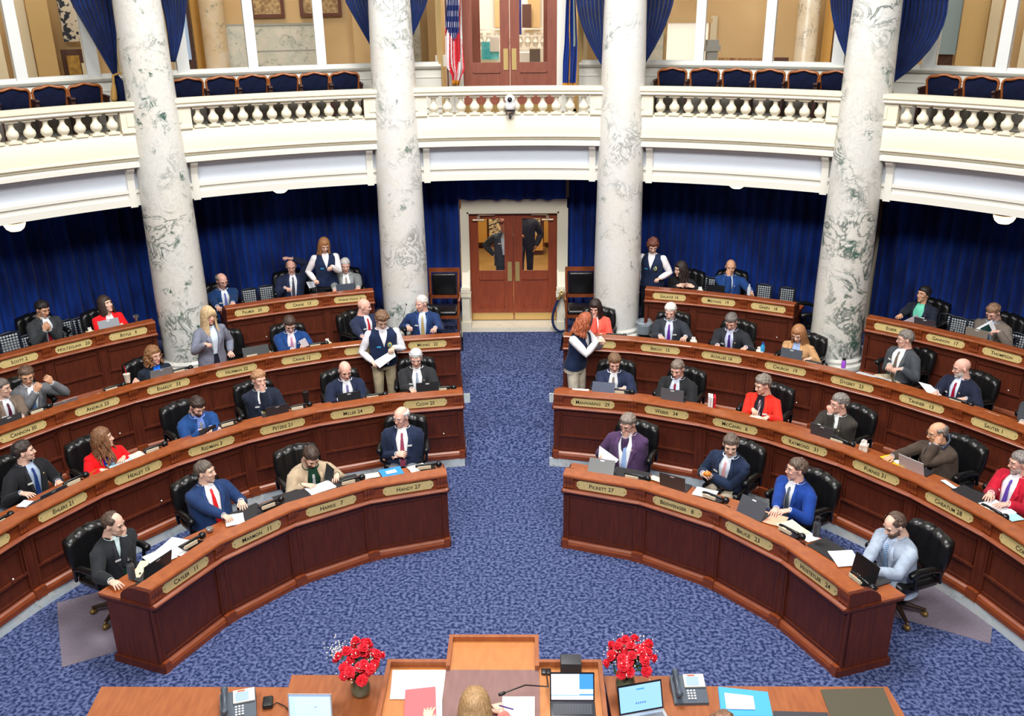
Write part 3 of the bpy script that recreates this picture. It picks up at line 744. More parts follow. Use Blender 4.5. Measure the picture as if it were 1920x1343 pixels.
# --- doors
def panel_door(name, x0, x1, z0, z1, y, zglass, kick, plates, m, handle_side):
    """one leaf: stiles, rails, sunk panel, glass, push plate and kick plate"""
    th = .045; st = .165; t = thing(name, None, None, ((x0 + x1) / 2, y, z0)); t['kind'] = 'structure'; b = MB(); b.M = Matrix.Translation(-t.location)
    b.box(x0, x0 + st, y, y + th, z0, z1); b.box(x1 - st, x1, y, y + th, z0, z1)
    b.box(x0 + st, x1 - st, y, y + th, z1 - .12, z1); b.box(x0 + st, x1 - st, y, y + th, zglass - .16, zglass); b.box(x0 + st, x1 - st, y, y + th, z0, z0 + .26)
    b.box(x0 + st, x1 - st, y + .018, y + th - .01, z0 + .26, zglass - .16)
    for (q0, q1, w0, w1) in ((x0 + st, x1 - st, z0 + .26, z0 + .275), (x0 + st, x1 - st, zglass - .175, zglass - .16)): b.box(q0, q1, y - .006, y + .02, w0, w1)
    for q0 in (x0 + st, x1 - st - .014): b.box(q0, q0 + .014, y - .006, y + .02, z0 + .26, zglass - .16)
    b.build('door_leaf', m, t)
    b = MB(); b.M = Matrix.Translation(-t.location); b.box(x0 + st, x1 - st, y + .018, y + .026, zglass, z1 - .12); b.build('glass_pane', GLASS, t)
    if kick: b = MB(); b.M = Matrix.Translation(-t.location); b.box(x0 + .012, x1 - .012, y - .008, y, z0 + .01, z0 + kick); b.build('kick_plate', mat('bright_brass', (226, 190, 122), .25, .8), t)
    hx = x1 - .11 if handle_side > 0 else x0 + .03
    b = MB(); b.M = Matrix.Translation(-t.location); b.box(hx, hx + .08, y - .01, y, plates[0], plates[1]); b.build('push_plate', mat('push_brass', (196, 170, 110), .4, .5), t)
    b = MB(); b.M = Matrix.Translation(-t.location); b.lathe([(.012, 0), (.014, .01), (.005, .014)], 10); o = b.build('lock_cylinder', mat('bright_brass', (226, 190, 122), .25, .8), t); o.location = (hx + .04 - t.location.x, -.004, plates[1] + .07 - z0); o.rotation_euler = (R(90), 0, 0)
    o.data.transform(Matrix.Translation(t.location)) if False else None
    return t
GLASS = bpy.data.materials.new('clear_glass'); GLASS.use_nodes = True
_n = GLASS.node_tree; _n.nodes.clear(); _o = _n.nodes.new('ShaderNodeOutputMaterial'); _m = _n.nodes.new('ShaderNodeMixShader'); _t = _n.nodes.new('ShaderNodeBsdfTransparent'); _g = _n.nodes.new('ShaderNodeBsdfGlossy'); _g.inputs['Roughness'].default_value = .02; _f = _n.nodes.new('ShaderNodeFresnel'); _f.inputs[0].default_value = 1.35
_n.links.new(_f.outputs[0], _m.inputs[0]); _n.links.new(_t.outputs[0], _m.inputs[1]); _n.links.new(_g.outputs[0], _m.inputs[2]); _n.links.new(_m.outputs[0], _o.inputs[0])
W_DOOR = wood('door_wood', (128, 58, 34), (150, 72, 42), .35, (8, 8, 1))
W_DOOR2 = wood('gallery_door_wood', (122, 66, 52), (140, 80, 62), .4, (8, 8, 1))
za, zb = at(962, 600, y=YW).z, at(962, 398, y=YW).z
xl, xr = at(882, 500, y=YW).x, at(1044, 500, y=YW).x; xm = (xl + xr) / 2
zg = at(962, 508, y=YW).z; p0, p1 = at(962, 527, y=YW).z, at(962, 491, y=YW).z
ZS = za - .004
for s_, (u0, u1) in ((1, (xl, xm - .004)), (-1, (xm + .004, xr))): 
    t = panel_door('door_%d' % (1 if s_ > 0 else 2), u0, u1, za, zb, YW, zg, .15, (p0, p1), W_DOOR, s_)
    cx = u0 + .18 if s_ > 0 else u1 - .18
    b = MB(); b.tube([(cx - .1, YW - .06, zb - .13), (cx + .1, YW - .06, zb - .13)], .022, 10); b.box(cx - .03, cx + .03, YW - .08, YW - .0, zb - .12, zb - .05); b.tube([(cx, YW - .06, zb - .05), (cx, YW - .1, zb - .03), (cx + s_ * .3, YW - .05, zb - .04)], .01, 8)
    o = b.build('door_closer', mat('closer_bronze', (196, 168, 140), .35, .5), t); o.location = -t.location
# frame with its deep casing and the low side walls
b = MB(); f0, f1 = at(867, 450, y=YW).x, at(1062, 450, y=YW).x
b.box(f0, xl, YW - .12, YW + .1, ZS, zb + .03); b.box(xr, f1, YW - .12, YW + .1, ZS, zb + .03); b.box(f0, f1, YW - .12, YW + .1, zb + .0, 2.76)
b.box(f0 - .02, xl - .03, YW - .15, YW - .1, ZS, zb + .1); b.box(xr + .03, f1 + .02, YW - .15, YW - .1, ZS, zb + .1)
struct(b.build('door_frame', CREAM))
b = MB(); ysl = at(962, 621.5, z=T3).y
b.box(xl - .02, xr + .02, ysl, YW + .3, T3 - .2, ZS - .004); struct(b.build('door_sill', marble('sill_marble', (226, 218, 200), (170, 160, 140), .25, 1.6, 9)))
for s_, xa in ((-1, xl - .13), (1, xr + .02)):
    b = MB(); x0, x1 = xa, xa + .11
    zt1, zt0 = 1.28, 1.1
    b.hexa([(x0, ysl + .12, T3 - .1), (x1, ysl + .12, T3 - .1), (x1, YW - .1, T3 - .1), (x0, YW - .1, T3 - .1), (x0, ysl + .12, zt0), (x1, ysl + .12, zt0), (x1, YW - .1, zt1 + .12), (x0, YW - .1, zt1 + .12)])
    b.hexa([(x0 - .02, ysl + .1, zt0), (x1 + .02, ysl + .1, zt0), (x1 + .02, YW - .1, zt1 + .12), (x0 - .02, YW - .1, zt1 + .12), (x0 - .02, ysl + .1, zt0 + .035), (x1 + .02, ysl + .1, zt0 + .035), (x1 + .02, YW - .1, zt1 + .155), (x0 - .02, YW - .1, zt1 + .155)])
    xc = (x0 + x1) / 2; b.box(xc - .075, xc + .075, ysl - .02, ysl + .13, T3 - .1, 1.1); b.box(xc - .095, xc + .095, ysl - .04, ysl + .15, T3 - .1, T3 + .2); b.box(xc - .1, xc + .1, ysl - .045, ysl + .155, .98, 1.04); b.box(xc - .09, xc + .09, ysl - .035, ysl + .145, 1.06, 1.13)
    struct(b.build('trim_newel', CREAM))
    if s_ > 0: NEWX = xc
    else: NEWL = xc
# blue velvet rope looped from the newel
b = MB(); pts = []
yr = ysl - .08; zr = 1.06
for k in range(25):
    th = k / 24 * 2 * pi; pts.append((NEWX + .215 * sin(th) * sin(th / 2), yr - .04 * sin(th / 2), zr - .37 * (1 - cos(th))))
t = thing('stanchion_rope', 'dark blue velvet rope looped from the white newel post by the doors', 'rope', (NEWX, yr, T3))
b.tube(pts[3:-3], .024, 8); o = b.build('rope', mat('rope_velvet', (20, 34, 78), .8), t, smooth=True); o.location = -t.location
for q, r_ in ((pts[1:4], .027), (pts[-4:-1], .027)):
    b = MB(); b.tube(q[::1] if len(q) > 1 else q, r_, 10); o = b.build('brass_cap', mat('bright_brass', (226, 190, 122), .25, .8), t, smooth=True); o.location = -t.location
b = MB(); b.tube([(NEWX - .04, yr, zr + .02), (NEWX, yr + .02, zr + .06), (NEWX + .04, yr, zr + .02)], .012, 8); o = b.build('hook', mat('bright_brass', (226, 190, 122), .25, .8), t, smooth=True); o.location = -t.location
# --- under-gallery globe lamps
LP = [(30, 434), (526, 362), (1381, 354), (1881, 420)]
for i, (a, lab) in enumerate(((-47.3, 'glowing half-globe lamp at the far left under the gallery'), (-23.1, 'glowing half-globe lamp above the curtain with the standing girl'), (22.9, 'glowing half-globe lamp above the row with the tufted chair'), (47.2, 'glowing half-globe lamp at the far right under the gallery'))):
    t = thing('globe_lamp', lab, 'lamp', at(*LP[i], r=9.98) + Vector((0, 0, .155)), 0, 'globe lamps under the gallery')
    b = MB(); b.lathe([(.15, -.02), (.145, -.06), (.12, -.11), (.075, -.145), (.0, -.155)], 24); b.build('glass_globe', mat('lamp_glass', (255, 236, 205), .3, emit=(255, 226, 180), es=3), t, smooth=True)
    b = MB(); b.tube([(0, 0, -.01), (0, 0, max(.02, Z(-3.06) - t.location.z))], .03, 8); b.lathe([(.17, 0), (.17, -.015), (.15, -.025)], 24); b.build('rim', mat('bright_brass', (226, 190, 122), .25, .8), t, auto=40)
    l = bpy.data.lights.new('globe_light', 'POINT'); l.energy = .8; l.color = (1, .85, .65); l.shadow_soft_size = .12; lo = bpy.data.objects.new('globe_light', l); COL.objects.link(lo); lo.location = t.location - Vector((0, 0, .25))
# ================================================================ desks
ROWR = {1: 3.545, 2: 5.588, 3: 7.49, 4: 9.32}
ROWZ = {1: 0, 2: T2, 3: T3, 4: T4}
# corner angles of every desk and the writing on its plate; the label says where it stands
DESKS = [
 (1, [-10.7, -25.9, -40.8, -55.6, -70.4], ['Handy 27', 'Harris   7', 'Marmon   11', 'Cayler   11']),
 (1, [11.8, 26.9, 41.8, 56.2, 70.9], ['Pickett 27', 'Beiswenger   8', 'Bruce   23', 'Hostetler   24']),
 (2, [-6.2, -17.0, -26.8, -36.6, -46.3, -56.2, -66, -76], ['Clow 25', 'Miller 24', 'Petzke 21', 'Redman 3', 'Healey 15', 'Ehlers 21', '   8']),
 (2, [6.8, 18.0, 27.8, 37.2, 46.9, 56.6, 66.3, 76], ['Manwaring   29', 'Weber   34', 'McCann   6', 'Raymond   31', 'Furniss 31', 'Cheatum 28', 'Corni']),
 (3, [-5.9, -13.8, -21.1, -28.5, -36.0, -43.6, -51.2, -58.7], ['Monks   22', 'Ta', 'Crane 12', 'Horman 32', 'Ehardt   33', 'Andrus 33', 'Cannon 30']),
 (3, [6.6, 14.6, 21.8, 29.0, 36.4, 43.8, 51.2, 58.6], ['      18', 'Berch   15', 'Achilles 16', 'Church   19', 'Dygert   23', 'Tanner   13', 'Sauter 1']),
 (4, [-14.7, -19.7, -24.8, -29.9], ['Wheeler Wilson  31', 'Crane   13', 'Palmer   20']),
 (4, [-36.8, -42.0, -46.8, -51.6, -56.4], ['Boyle   9', 'Holtzclaw   20', 'Scott 2', '']),
 (4, [14.4, 19.5, 24.6, 29.7], ['Galaviz 16', 'Mathias   19', 'Green   18']),
 (4, [36.7, 41.5, 46.5, 51.4, 56.4], ['Egber', 'Gannon   17', 'Thompson', '']),
]
ROWN = {1: 'front-row', 2: 'second-row', 3: 'third-row', 4: 'back-row'}
ORD = ['nearest the aisle', 'second from the aisle', 'third from the aisle', 'fourth from the aisle', 'fifth from the aisle', 'sixth from the aisle', 'seventh from the aisle']
DTOP = .80   # height of the writing surface above its floor
for row, cs, names in DESKS:
    Rc, z0 = ROWR[row], ROWZ[row]; sd = -1 if cs[0] < 0 else 1
    for i, nm in enumerate(names):
        aL, aR = sorted((cs[i], cs[i + 1])); am = (aL + aR) / 2
        hf = cos(R((aR - aL) / 2))
        loc = pol(am, Rc * hf, z0)
        side = 'flag side' if sd < 0 else 'rope side'
        num = nm.split()[-1] if nm.split() and nm.split()[-1].isdigit() else ''
        pos = ORD[i] if row < 4 or abs(cs[0]) < 30 else ['just beyond the column', 'second beyond the column', 'third beyond the column', 'fourth beyond the column'][i]
        if row == 4 and abs(cs[0]) < 30: pos = ['beside the inner column', 'between its two neighbours', 'beside the outer column'][i]
        lab = 'cherry-wood desk, %s %s row, %s%s' % ('left' if sd < 0 else 'right', {1: 'front', 2: 'second', 3: 'third', 4: 'back'}[row], pos, (', brass plate numbered ' + num) if num else '')
        t = thing('desk', lab, 'desk', loc, -R(am), 'legislators desks in curved rows')
        half = Rc * sin(R((aR - aL) / 2)); tn = math.tan(R((aR - aL) / 2))
        # local frame: x along the front seen from the room's centre, y outwards to the seat, z up
        def F(u, q, z): return Vector(((-1 + 2 * u) * (half + q * tn), q, z))
        def seg(b, prof, u0=0, u1=1): b.loft([[F(u0, q, z) for q, z in prof], [F(u1, q, z) for q, z in prof]])
        def bx(b, u0, u1, q0, q1, h0, h1): b.hexa([F(u0, q0, h0), F(u1, q0, h0), F(u1, q1, h0), F(u0, q1, h0), F(u0, q0, h1), F(u1, q0, h1), F(u1, q1, h1), F(u0, q1, h1)])
        b = MB(); seg(b, [(-.035, 0), (-.035, .055), (-.02, .085), (0, .1), (.02, .105), (.03, .0)])
        for e in (0, 1): bx(b, e and .93 or 0, e or .07, -.045, 0, 0, .12) if row > 0 else None
        b.build('base_molding', W_MID, t)
        b = MB(); seg(b, [(.03, .1), (.03, .74), (.055, .74), (.055, .1)])
        for u0, u1 in ((0, .075), (.925, 1)): bx(b, u0, u1, .008, .035, .1, .74)
        for u0, u1 in ((.035, .045), (.955, .965)): bx(b, u0, u1, .002, .03, .12, .72)
        bx(b, .075, .925, .014, .035, .1, .14); bx(b, .075, .925, .014, .035, .69, .74)
        if row > 1:
            bx(b, .075, .925, .004, .035, .33, .36)
            for u0, u1 in ((.1, .115), (.885, .9)): bx(b, u0, u1, .012, .035, .36, .69)
            bx(b, .1, .9, .012, .035, .665, .69)
        b.build('front_panel', W_DARK, t)
        if row > 1 and (i + row) % 2 == 0:
            b = MB(); b.ell((half * .45, -.006, .4), (.011, .012, .011), 8, 6); b.build('knob', mat('white_knob', (225, 222, 214), .3), t, smooth=True)
        b = MB(); seg(b, [(.03, .735), (-.005, .745), (-.02, .76), (-.045, .775), (-.05, .79), (-.04, .80), (-.015, .812), (.03, .812)]); b.build('belt_molding', W_MID, t)
        b = MB(); seg(b, [(0, .81), (0.008, .965), (.06, .965), (.06, .81)]); b.build('fascia', W_MID, t)
        for e in ((0, 1) if i == len(names) - 1 or True else (0,)):
            if (e == (0 if sd > 0 else 1)) or i == len(names) - 1:
                b = MB(); uc = e; w = .032 / half
                us = (uc, uc + 2 * w) if e == 0 and (i == 0 and sd > 0) else (uc - 2 * w, uc) if e == 1 and (i == 0 and sd < 0) else (uc - w, uc + w)
                if i == len(names) - 1 and e == (1 if sd > 0 else 0): us = (1 - 2 * w, 1) if e == 1 else (0, 2 * w)
                for k in range(3):
                    u0 = us[0] + (us[1] - us[0]) * k / 3 + .002; u1 = us[0] + (us[1] - us[0]) * (k + 1) / 3 - .002
                    b.loft([[F(u0, q, z) for q, z in pr] for pr in [[(-.03, .955), (-.026, .92), (-.012, .87), (-.016, .83), (-.006, .815), (.004, .815), (.004, .955)]]] + [[F(u1, q, z) for q, z in pr] for pr in [[(-.03, .955), (-.026, .92), (-.012, .87), (-.016, .83), (-.006, .815), (.004, .815), (.004, .955)]]])
                b.build('corbel', W_MID, t)
        b = MB(); seg(b, [(-.012, .955), (-.028, .965), (-.03, .985), (-.022, 1.0), (.15, 1.0), (.155, .99), (.15, .965), (.14, .8), (.12, .8), (.12, .955)]); b.build('ledge', W_TOP, t)
        b = MB(); seg(b, [(.14, .772), (.14, DTOP), (.655, DTOP), (.665, .79), (.655, .772)]); b.build('worktop', W_TOP, t)
        ends = []
        if i == 0: ends.append(0 if sd > 0 else 1)
        if i == len(names) - 1: ends.append(1 if sd > 0 else 0)
        for e in ends:
            b = MB(); w = .035 / half; u0, u1 = (0, w) if e == 0 else (1 - w, 1)
            bx(b, u0, u1, .03, .56, 0, .775); bx(b, u0 - .004, u1 + .004, .004, .148, .79, .96)
            pr = [(.15, .8), (.15, .965), (.2, .962), (.26, .945), (.32, .91), (.36, .865), (.375, .8)]
            b.loft([[F(u0, q, z) for q, z in pr], [F(u1, q, z) for q, z in pr]])
            uo = (u0 - .02, u1) if e == 0 else (u0, u1 + .02)
            bx(b, uo[0], uo[1], -.03, .58, 0, .08); bx(b, uo[0], uo[1], -.045, .62, .765, .796)
            b.build('end_panel', W_DARK, t)
        else:
            if i < len(names) - 1:
                e = 1 if sd > 0 else 0; w = .018 / half; u0, u1 = (1 - w, 1) if e else (0, w)
                b = MB(); bx(b, u0, u1, .06, .5, 0, .77)
                if row == 1 and sd > 0: 
                    pr = [(.15, .8), (.15, .955), (.24, .94), (.31, .9), (.35, .8)]; b.loft([[F(u0, q, z) for q, z in pr], [F(u1, q, z) for q, z in pr]])
                b.build('divider_panel', W_DARK, t)
        if row > 1 or True:
            if row == 4 and not nm: continue
            pw, ph = min(.3, half * .68), .056; c = .886; nt_ = .018
            ol = [(-pw, -ph + .03), (-pw + .012, -ph + .026), (-pw + .02, -ph + .012), (-pw + .035, -ph), (pw - .035, -ph), (pw - .02, -ph + .012), (pw - .012, -ph + .026), (pw, -ph + .03), (pw, ph - .03), (pw - .012, ph - .026), (pw - .02, ph - .012), (pw - .035, ph), (-pw + .035, ph), (-pw + .02, ph - .012), (-pw + .012, ph - .026), (-pw, ph - .03)]
            n = len(ol); b = MB(); vs = [(x, -.006, c + z) for x, z in ol] + [(x * 1.004, .006, c + z) for x, z in ol]
            b.add(vs, [tuple(range(n)), tuple(range(2 * n - 1, n - 1, -1))] + [(k, (k + 1) % n, n + (k + 1) % n, n + k) for k in range(n)])
            pl = b.build('nameplate', BRASS, t)
            for s_ in (-1, 1):
                b = MB(); b.ell((s_ * (pw - .026), -.007, c), (.006, .003, .006), 8, 4); b.build('screw', mat('screw_dark', (84, 66, 40), .4, .6), pl)
            if nm.strip(): text_mesh('lettering', nm, .072 if len(nm) < 17 else .05, INK, pl, (0, -.0078, c - .001), (R(90), 0, 0), ext=.0006, caps=True, sx=.95)
flush_text()
# ================================================================ gallery level
ZG = Z(-2.09); RW = 11.6 * S; ZSILL = Z(-1.22); ZT = 8.6
GREY_W = mat('window_frame_white', (222, 224, 222), .5)
ZONES = ((-58, -6.4), (6.4, 58))
b = MB()
for a0, a1 in ZONES:
    b.ring_profile([(RW, ZG), (RW, ZSILL - .02), (RW + .12, ZSILL - .02), (RW + .12, ZG)], a0, a1, 60)
    b.ring_profile([(RW - .02, ZG + .1), (RW - .02, ZG + .12), (RW, ZG + .12), (RW, ZG + .1)], a0, a1, 60)
    b.ring_profile([(RW - .012, ZSILL - .2), (RW - .012, ZSILL - .18), (RW, ZSILL - .18), (RW, ZSILL - .2)], a0, a1, 60)
struct(b.build('wall_gallery', WHITE, auto=40))
b = MB()
for a0, a1 in ZONES: b.ring_profile([(RW - .06, ZSILL - .02), (RW - .07, ZSILL), (RW - .04, ZSILL + .03), (RW + .14, ZSILL + .03), (RW + .14, ZSILL - .05), (RW - .03, ZSILL - .05)], a0, a1, 60)
struct(b.build('trim_sill', WHITE, auto=40))
MUL = [17.2, 23.2, 29.1, 36.3, 41.7, 47.6, 53.5]
k = 0
for sg in (-1, 1):
    prev = 6.6
    for i, a in enumerate(MUL):
        t = thing('window_%d' % (k + 1), None, None, pol(sg * (prev + a) / 2, RW, ZSILL)); t['kind'] = 'structure'; k += 1
        b = MB(); b.M = Matrix.Translation(-t.location); wd = .5 if i in (2, 3) else .42
        b.ring_profile([(RW - .03, ZSILL), (RW - .03, ZT), (RW + .1, ZT), (RW + .1, ZSILL)], sg * a - wd, sg * a + wd, 2)
        b.ring_profile([(RW, ZSILL + .02), (RW, ZSILL + .07), (RW + .08, ZSILL + .07), (RW + .08, ZSILL + .02)], min(sg * prev, sg * a), max(sg * prev, sg * a), 8)
        b.build('window_frame', GREY_W, t)
        b = MB(); b.M = Matrix.Translation(-t.location); b.ring_profile([(RW + .03, ZSILL), (RW + .03, ZT), (RW + .036, ZT), (RW + .036, ZSILL)], min(sg * prev, sg * a) + .3, max(sg * prev, sg * a) - .3, 8); b.build('glass_pane', GLASS, t)
        prev = a
# piers behind the columns between windows
for sg in (-1, 1):
    b = MB(); b.ring_profile([(RW - .05, ZSILL), (RW - .05, ZT), (RW + .1, ZT), (RW + .1, ZSILL)], sg * 32.7 - 1.6, sg * 32.7 + 1.6, 4); struct(b.build('trim_pier', mat('pier_cream', (220, 202, 164), .6)))
# gallery door
gx0, gx1 = at(868, 100, y=YW).x, at(1044, 100, y=YW).x; gm = at(956, 100, y=YW).x
gg = at(955, 117, y=YW).z; q0, q1 = at(955, 131, y=YW).z, at(955, 91, y=YW).z
gz = at(955, 213, y=YW).z; gk = at(955, 197, y=YW).z
for s_, (u0, u1) in ((1, (gx0, gm - .004)), (-1, (gm + .004, gx1))): panel_door('door_%d' % (3 if s_ > 0 else 4), u0, u1, max(gz, ZG + .01), gz + 2.6, YW, gg, gk - gz, (q0, q1), W_DOOR2, s_)
b = MB()
b.box(gx0 - .17, gx0, YW - .03, YW + .12, ZG, gz + 2.8); b.box(gx1, gx1 + .17, YW - .03, YW + .12, ZG, gz + 2.8); b.box(gx0 - .17, gx1 + .17, YW - .03, YW + .12, gz + 2.6, gz + 2.8)
b.box(gx0 - .3, gx0 - .17, YW + .01, YW + .1, ZG, gz + 2.8); b.box(gx1 + .17, gx1 + .3, YW + .01, YW + .1, ZG, gz + 2.8)
struct(b.build('door_frame_gallery', WHITE))
# --- gallery theatre seats
NAVY = mat('navy_upholstery', (10, 16, 40), .9, c2=(15, 23, 52), scale=9, sheen=.05, spec=.15)
def seat_proto():
    t = thing('theatre_seat', 'x', 'seat', (0, 0, 0)); hw_, Hh = .235, .80
    ol = []
    for k in range(33):
        u = -1 + 2 * k / 32; ol.append((u * hw_, Hh - .1 + .075 * (1 - abs(u) ** 9) + .014 * cos(u * pi * 1.6)))
    b = MB(); rings = []
    for j in range(9):
        f = j / 8; rings.append([(x * (.9 + .1 * f ** .6) * 1.0, -.03 - .035 * sin(pi * min(1, f * 1.05)) - .02 * (1 - (abs(x) / hw_) ** 2) + f * .07 * -1 + .0, .42 + (z - .415) * f) for x, z in ol])
    back = [[(x, y + .07, z) for x, y, z in r] for r in rings]
    b.loft(rings, False); b.loft(back, False)
    b.build('backrest', NAVY, t, smooth=True)
    b = MB(); pts = [(-hw_ * .9, -.08, .42), (-hw_ * .96, -.1, .55)] + [(x * 1.02, -.115, z + .012) for x, z in ol] + [(hw_ * .96, -.1, .55), (hw_ * .9, -.08, .42)]
    b.tube(pts, [.018] * 3 + [.019 + .006 * abs(sin(k * pi / 16)) for k in range(len(pts) - 6)] + [.018] * 3, 8, flat=1.6); b.build('back_frame', mat('seat_frame_wood', (150, 84, 40), .3, coat=.4), t, smooth=True)
    b = MB(); b.rbox(-.22, .22, -.48, -.06, .38, .48, .035); b.build('seat_cushion', NAVY, t, smooth=True)
    for s_ in (-1, 1):
        b = MB(); b.rbox(s_ * .262 - .022, s_ * .262 + .022, -.4, -.04, .59, .63, .015); b.box(s_ * .262 - .015, s_ * .262 + .015, -.36, -.08, 0, .6); b.build('armrest', mat('seat_dark_wood', (54, 30, 26), .4), t)
    return t
sp = seat_proto(); remember(sp); first = True
SEATS = [[-43.3, -40.5, -37.75], [-29.35, -26.5, -23.75, -21.0, -18.2, -15.45], [15.2, 18.15, 21.05, 23.95, 26.85, 29.6], [38.3, 41.15, 44.0]]
GL = ['beyond the far left column', 'between the left columns', 'between the right columns', 'beyond the far right column']
for gi, row in enumerate(SEATS):
    for i, a in enumerate(row):
        lab = 'navy gallery seat with carved wood rim, %s %s' % (['first', 'second', 'third', 'fourth', 'fifth', 'sixth'][i] + ' from the left', GL[gi])
        loc = pol(a, 10.66, ZG)
        if first: sp.location = loc; sp.rotation_euler = (0, 0, -R(a)); sp['label'] = lab; sp['group'] = 'theatre seats in the gallery'; first = False
        else: dup(sp, loc, -R(a), lab, 'theatre seats in the gallery')
# --- tied-back drapes beside the columns; (top-left, top-right, tie point) seen, hung at r
def drape(lab, top, tie, low, r=10.25, pleats=9):
    b = MB(); g = []; n = 60; pts = [(-160, top[0] - (tie[0] - top[0]) * .5 * 0, None)]
    rows = []
    for j in range(15):
        f = j / 14; y = -150 + (tie[1] + 150) * f
        e = 1 - (1 - f) ** 1.5 if f < 1 else 1
        def xx(x0, x1, bow): 
            g_ = (y / tie[1]) if y > 0 else 0
            base = x0 + (x1 - x0) * (max(0, g_)) ** bow if y > 0 else x0 + (x0 - x1) * .35 * (-y / 150)
            return base
        L_, R_ = xx(top[0], tie[0], tie[2]), xx(top[1], tie[0] + 6, tie[3]); rows.append((L_, R_, y, .06 * (1 - .6 * f)))
    for x0, x1, y in low: rows.append((x0, x1, y, .035))
    for x0, x1, y, am in rows:
        P0, P1 = at(x0, y, r=r), at(x1, y, r=r); ring = []
        for k in range(n + 1):
            u = k / n; p = P0.lerp(P1, u); d = Vector((p.x, p.y, 0)).normalized(); ring.append(p + d * am * (sin(u * pleats * 2 * pi + 1.6 * sin(u * 5 + y * .01)) + .4 * sin(u * pleats * 1.3 * pi + 1)))
        g.append(ring)
    b.loft(g, False); t = thing('drape', lab, 'drape', g[-1][n // 2].copy()); o = b.build('drape_cloth', VELVET2, t, smooth=True); o.location = -t.location; o.modifiers.new('t', 'SOLIDIFY').thickness = .01
    return t
# curve exponents: how the outer and inner edges run to the tie
d1 = drape('dark blue drape tied back with a gold tassel beside the far left column', (130, 214), (213, 140, 1.0, 1.0), [(217, 240, 165), (214, 242, 196)])
b = MB(); tp = at(212, 142, r=10.15) - d1.location; tq = at(236, 135, r=10.15) - d1.location
b.tube([tp, tp.lerp(tq, .5) + Vector((0, -.03, .01)), tq], .016, 8); tb = at(213, 160, r=10.15) - d1.location; b.tube([tp, tb], .022, 8); tb2 = at(214, 185, r=10.15) - d1.location; b.tube([tb, tb.lerp(tb2, .5), tb2], [.03, .045, .05], 10); b.build('tassel', mat('tassel_gold', (196, 150, 78), .6), d1, smooth=True)
drape('narrow blue drape on the flag side of the far left column', (300, 350), (322, 116, .7, 1.5), [])
drape('blue drape left of the column by the striped flag', (646, 700), (698, 90, 1.05, 1), [(697, 704, 120)])
drape('blue drape between the column and the striped flag', (764, 802), (768, 64, 1, 1.2), [(760, 768, 90)])
drape('blue drape between the dark blue flag and the column', (1080, 1140), (1130, 124, 1.7, 1), [(1130, 1138, 140)])
drape('broad blue drape right of the column by the dark blue flag', (1200, 1264), (1200, 124, 1, 1.35), [(1200, 1208, 150)])
drape('narrow blue drape left of the far right column', (1556, 1606), (1590, 112, 1.8, 1), [(1590, 1597, 120)])
drape('broad blue drape sweeping to the right of the far right column', (1684, 1780), (1664, 158, 1, 2.1), [(1668, 1674, 178)], pleats=12)
# --- flags
def flag(lab, rows, cols, us, polex):
    base = at(polex, rows[-1][2], r=10.4); t = thing('flag', lab, 'flag', (base.x, base.y, ZG)); T_ = Matrix.Translation(-t.location)
    b = MB(); b.lathe([(.14, 0), (.14, .03), (.05, .06), (.02, .1)], 20); b.build('stand', mat('pole_base', (120, 92, 50), .4, .4), t, smooth=True)
    b = MB(); b.tube([(0, .06, .08), (0, .06, 3.4)], .014, 8); b.build('pole', mat('pole_wood', (92, 52, 40), .4), t)
    b = MB(); b.M = T_; n = 60; m = 56; g = []
    for j in range(m + 1):
        y = rows[0][2] + (rows[-1][2] - rows[0][2]) * j / m
        for r0_, r1_ in zip(rows, rows[1:]):
            if r0_[2] <= y <= r1_[2] + 1e-6: k_ = (y - r0_[2]) / (r1_[2] - r0_[2]); x0 = r0_[0] + (r1_[0] - r0_[0]) * k_; x1 = r0_[1] + (r1_[1] - r0_[1]) * k_; dr = r0_[3] + (r1_[3] - r0_[3]) * k_; break
        ring = []
        for k in range(n + 1):
            u = k / n; p = at(x0 + (x1 - x0) * u, y + dr * (u - .45) * (1 if u > .45 else -.6), r=10.4); d = Vector((p.x, p.y, 0)).normalized(); ring.append(p - d * (.05 * sin(u * 5 * pi + j * .05) + .02 * sin(u * 13 + j * .1)))
        g.append(ring)
    b.loft(g, False)
    for j in range(m):
        for k in range(n):
            q = j * n + k; f = j / m; u = k / n; y = rows[0][2] + (rows[-1][2] - rows[0][2]) * f
            if us:
                s_ = int(u * 7.5 + f * 4.5 - .8 * sin(u * 9)) % 2; canton = y < 48 + 26 * (1 - abs(u - .5) * 2) and u < .86
                b.mi[q] = 3 if j >= m - 2 else 2 if canton else s_
                if canton and (j % 4 in (1, 2) and (k + (j // 4 % 2) * 4) % 8 in (2, 3)): b.mi[q] = 1
            else: b.mi[q] = 3 if abs(u - .42 - .05 * sin(f * 9)) < .04 or j >= m - 2 else 1 if (abs(u - .8) < .07 and .42 < f < .72) else 0
    c = [mat(*x) for x in cols]; b.build('cloth', c, t, smooth=True).modifiers.new('t', 'SOLIDIFY').thickness = .004
    return t
flag('hanging flag with red and white stripes and stars on blue, gold fringe', [(838, 864, -130, 0), (838, 864, 0, 0), (835, 865, 60, 0), (836, 869, 105, 4), (838, 871, 122, 14), (848, 866, 140, 8), (848, 860, 160, 2)], (('flag_red', (196, 30, 44), .7), ('flag_white', (226, 222, 224), .7), ('flag_blue', (34, 50, 110), .7), ('fringe_gold', (214, 150, 40), .7)), True, 840)
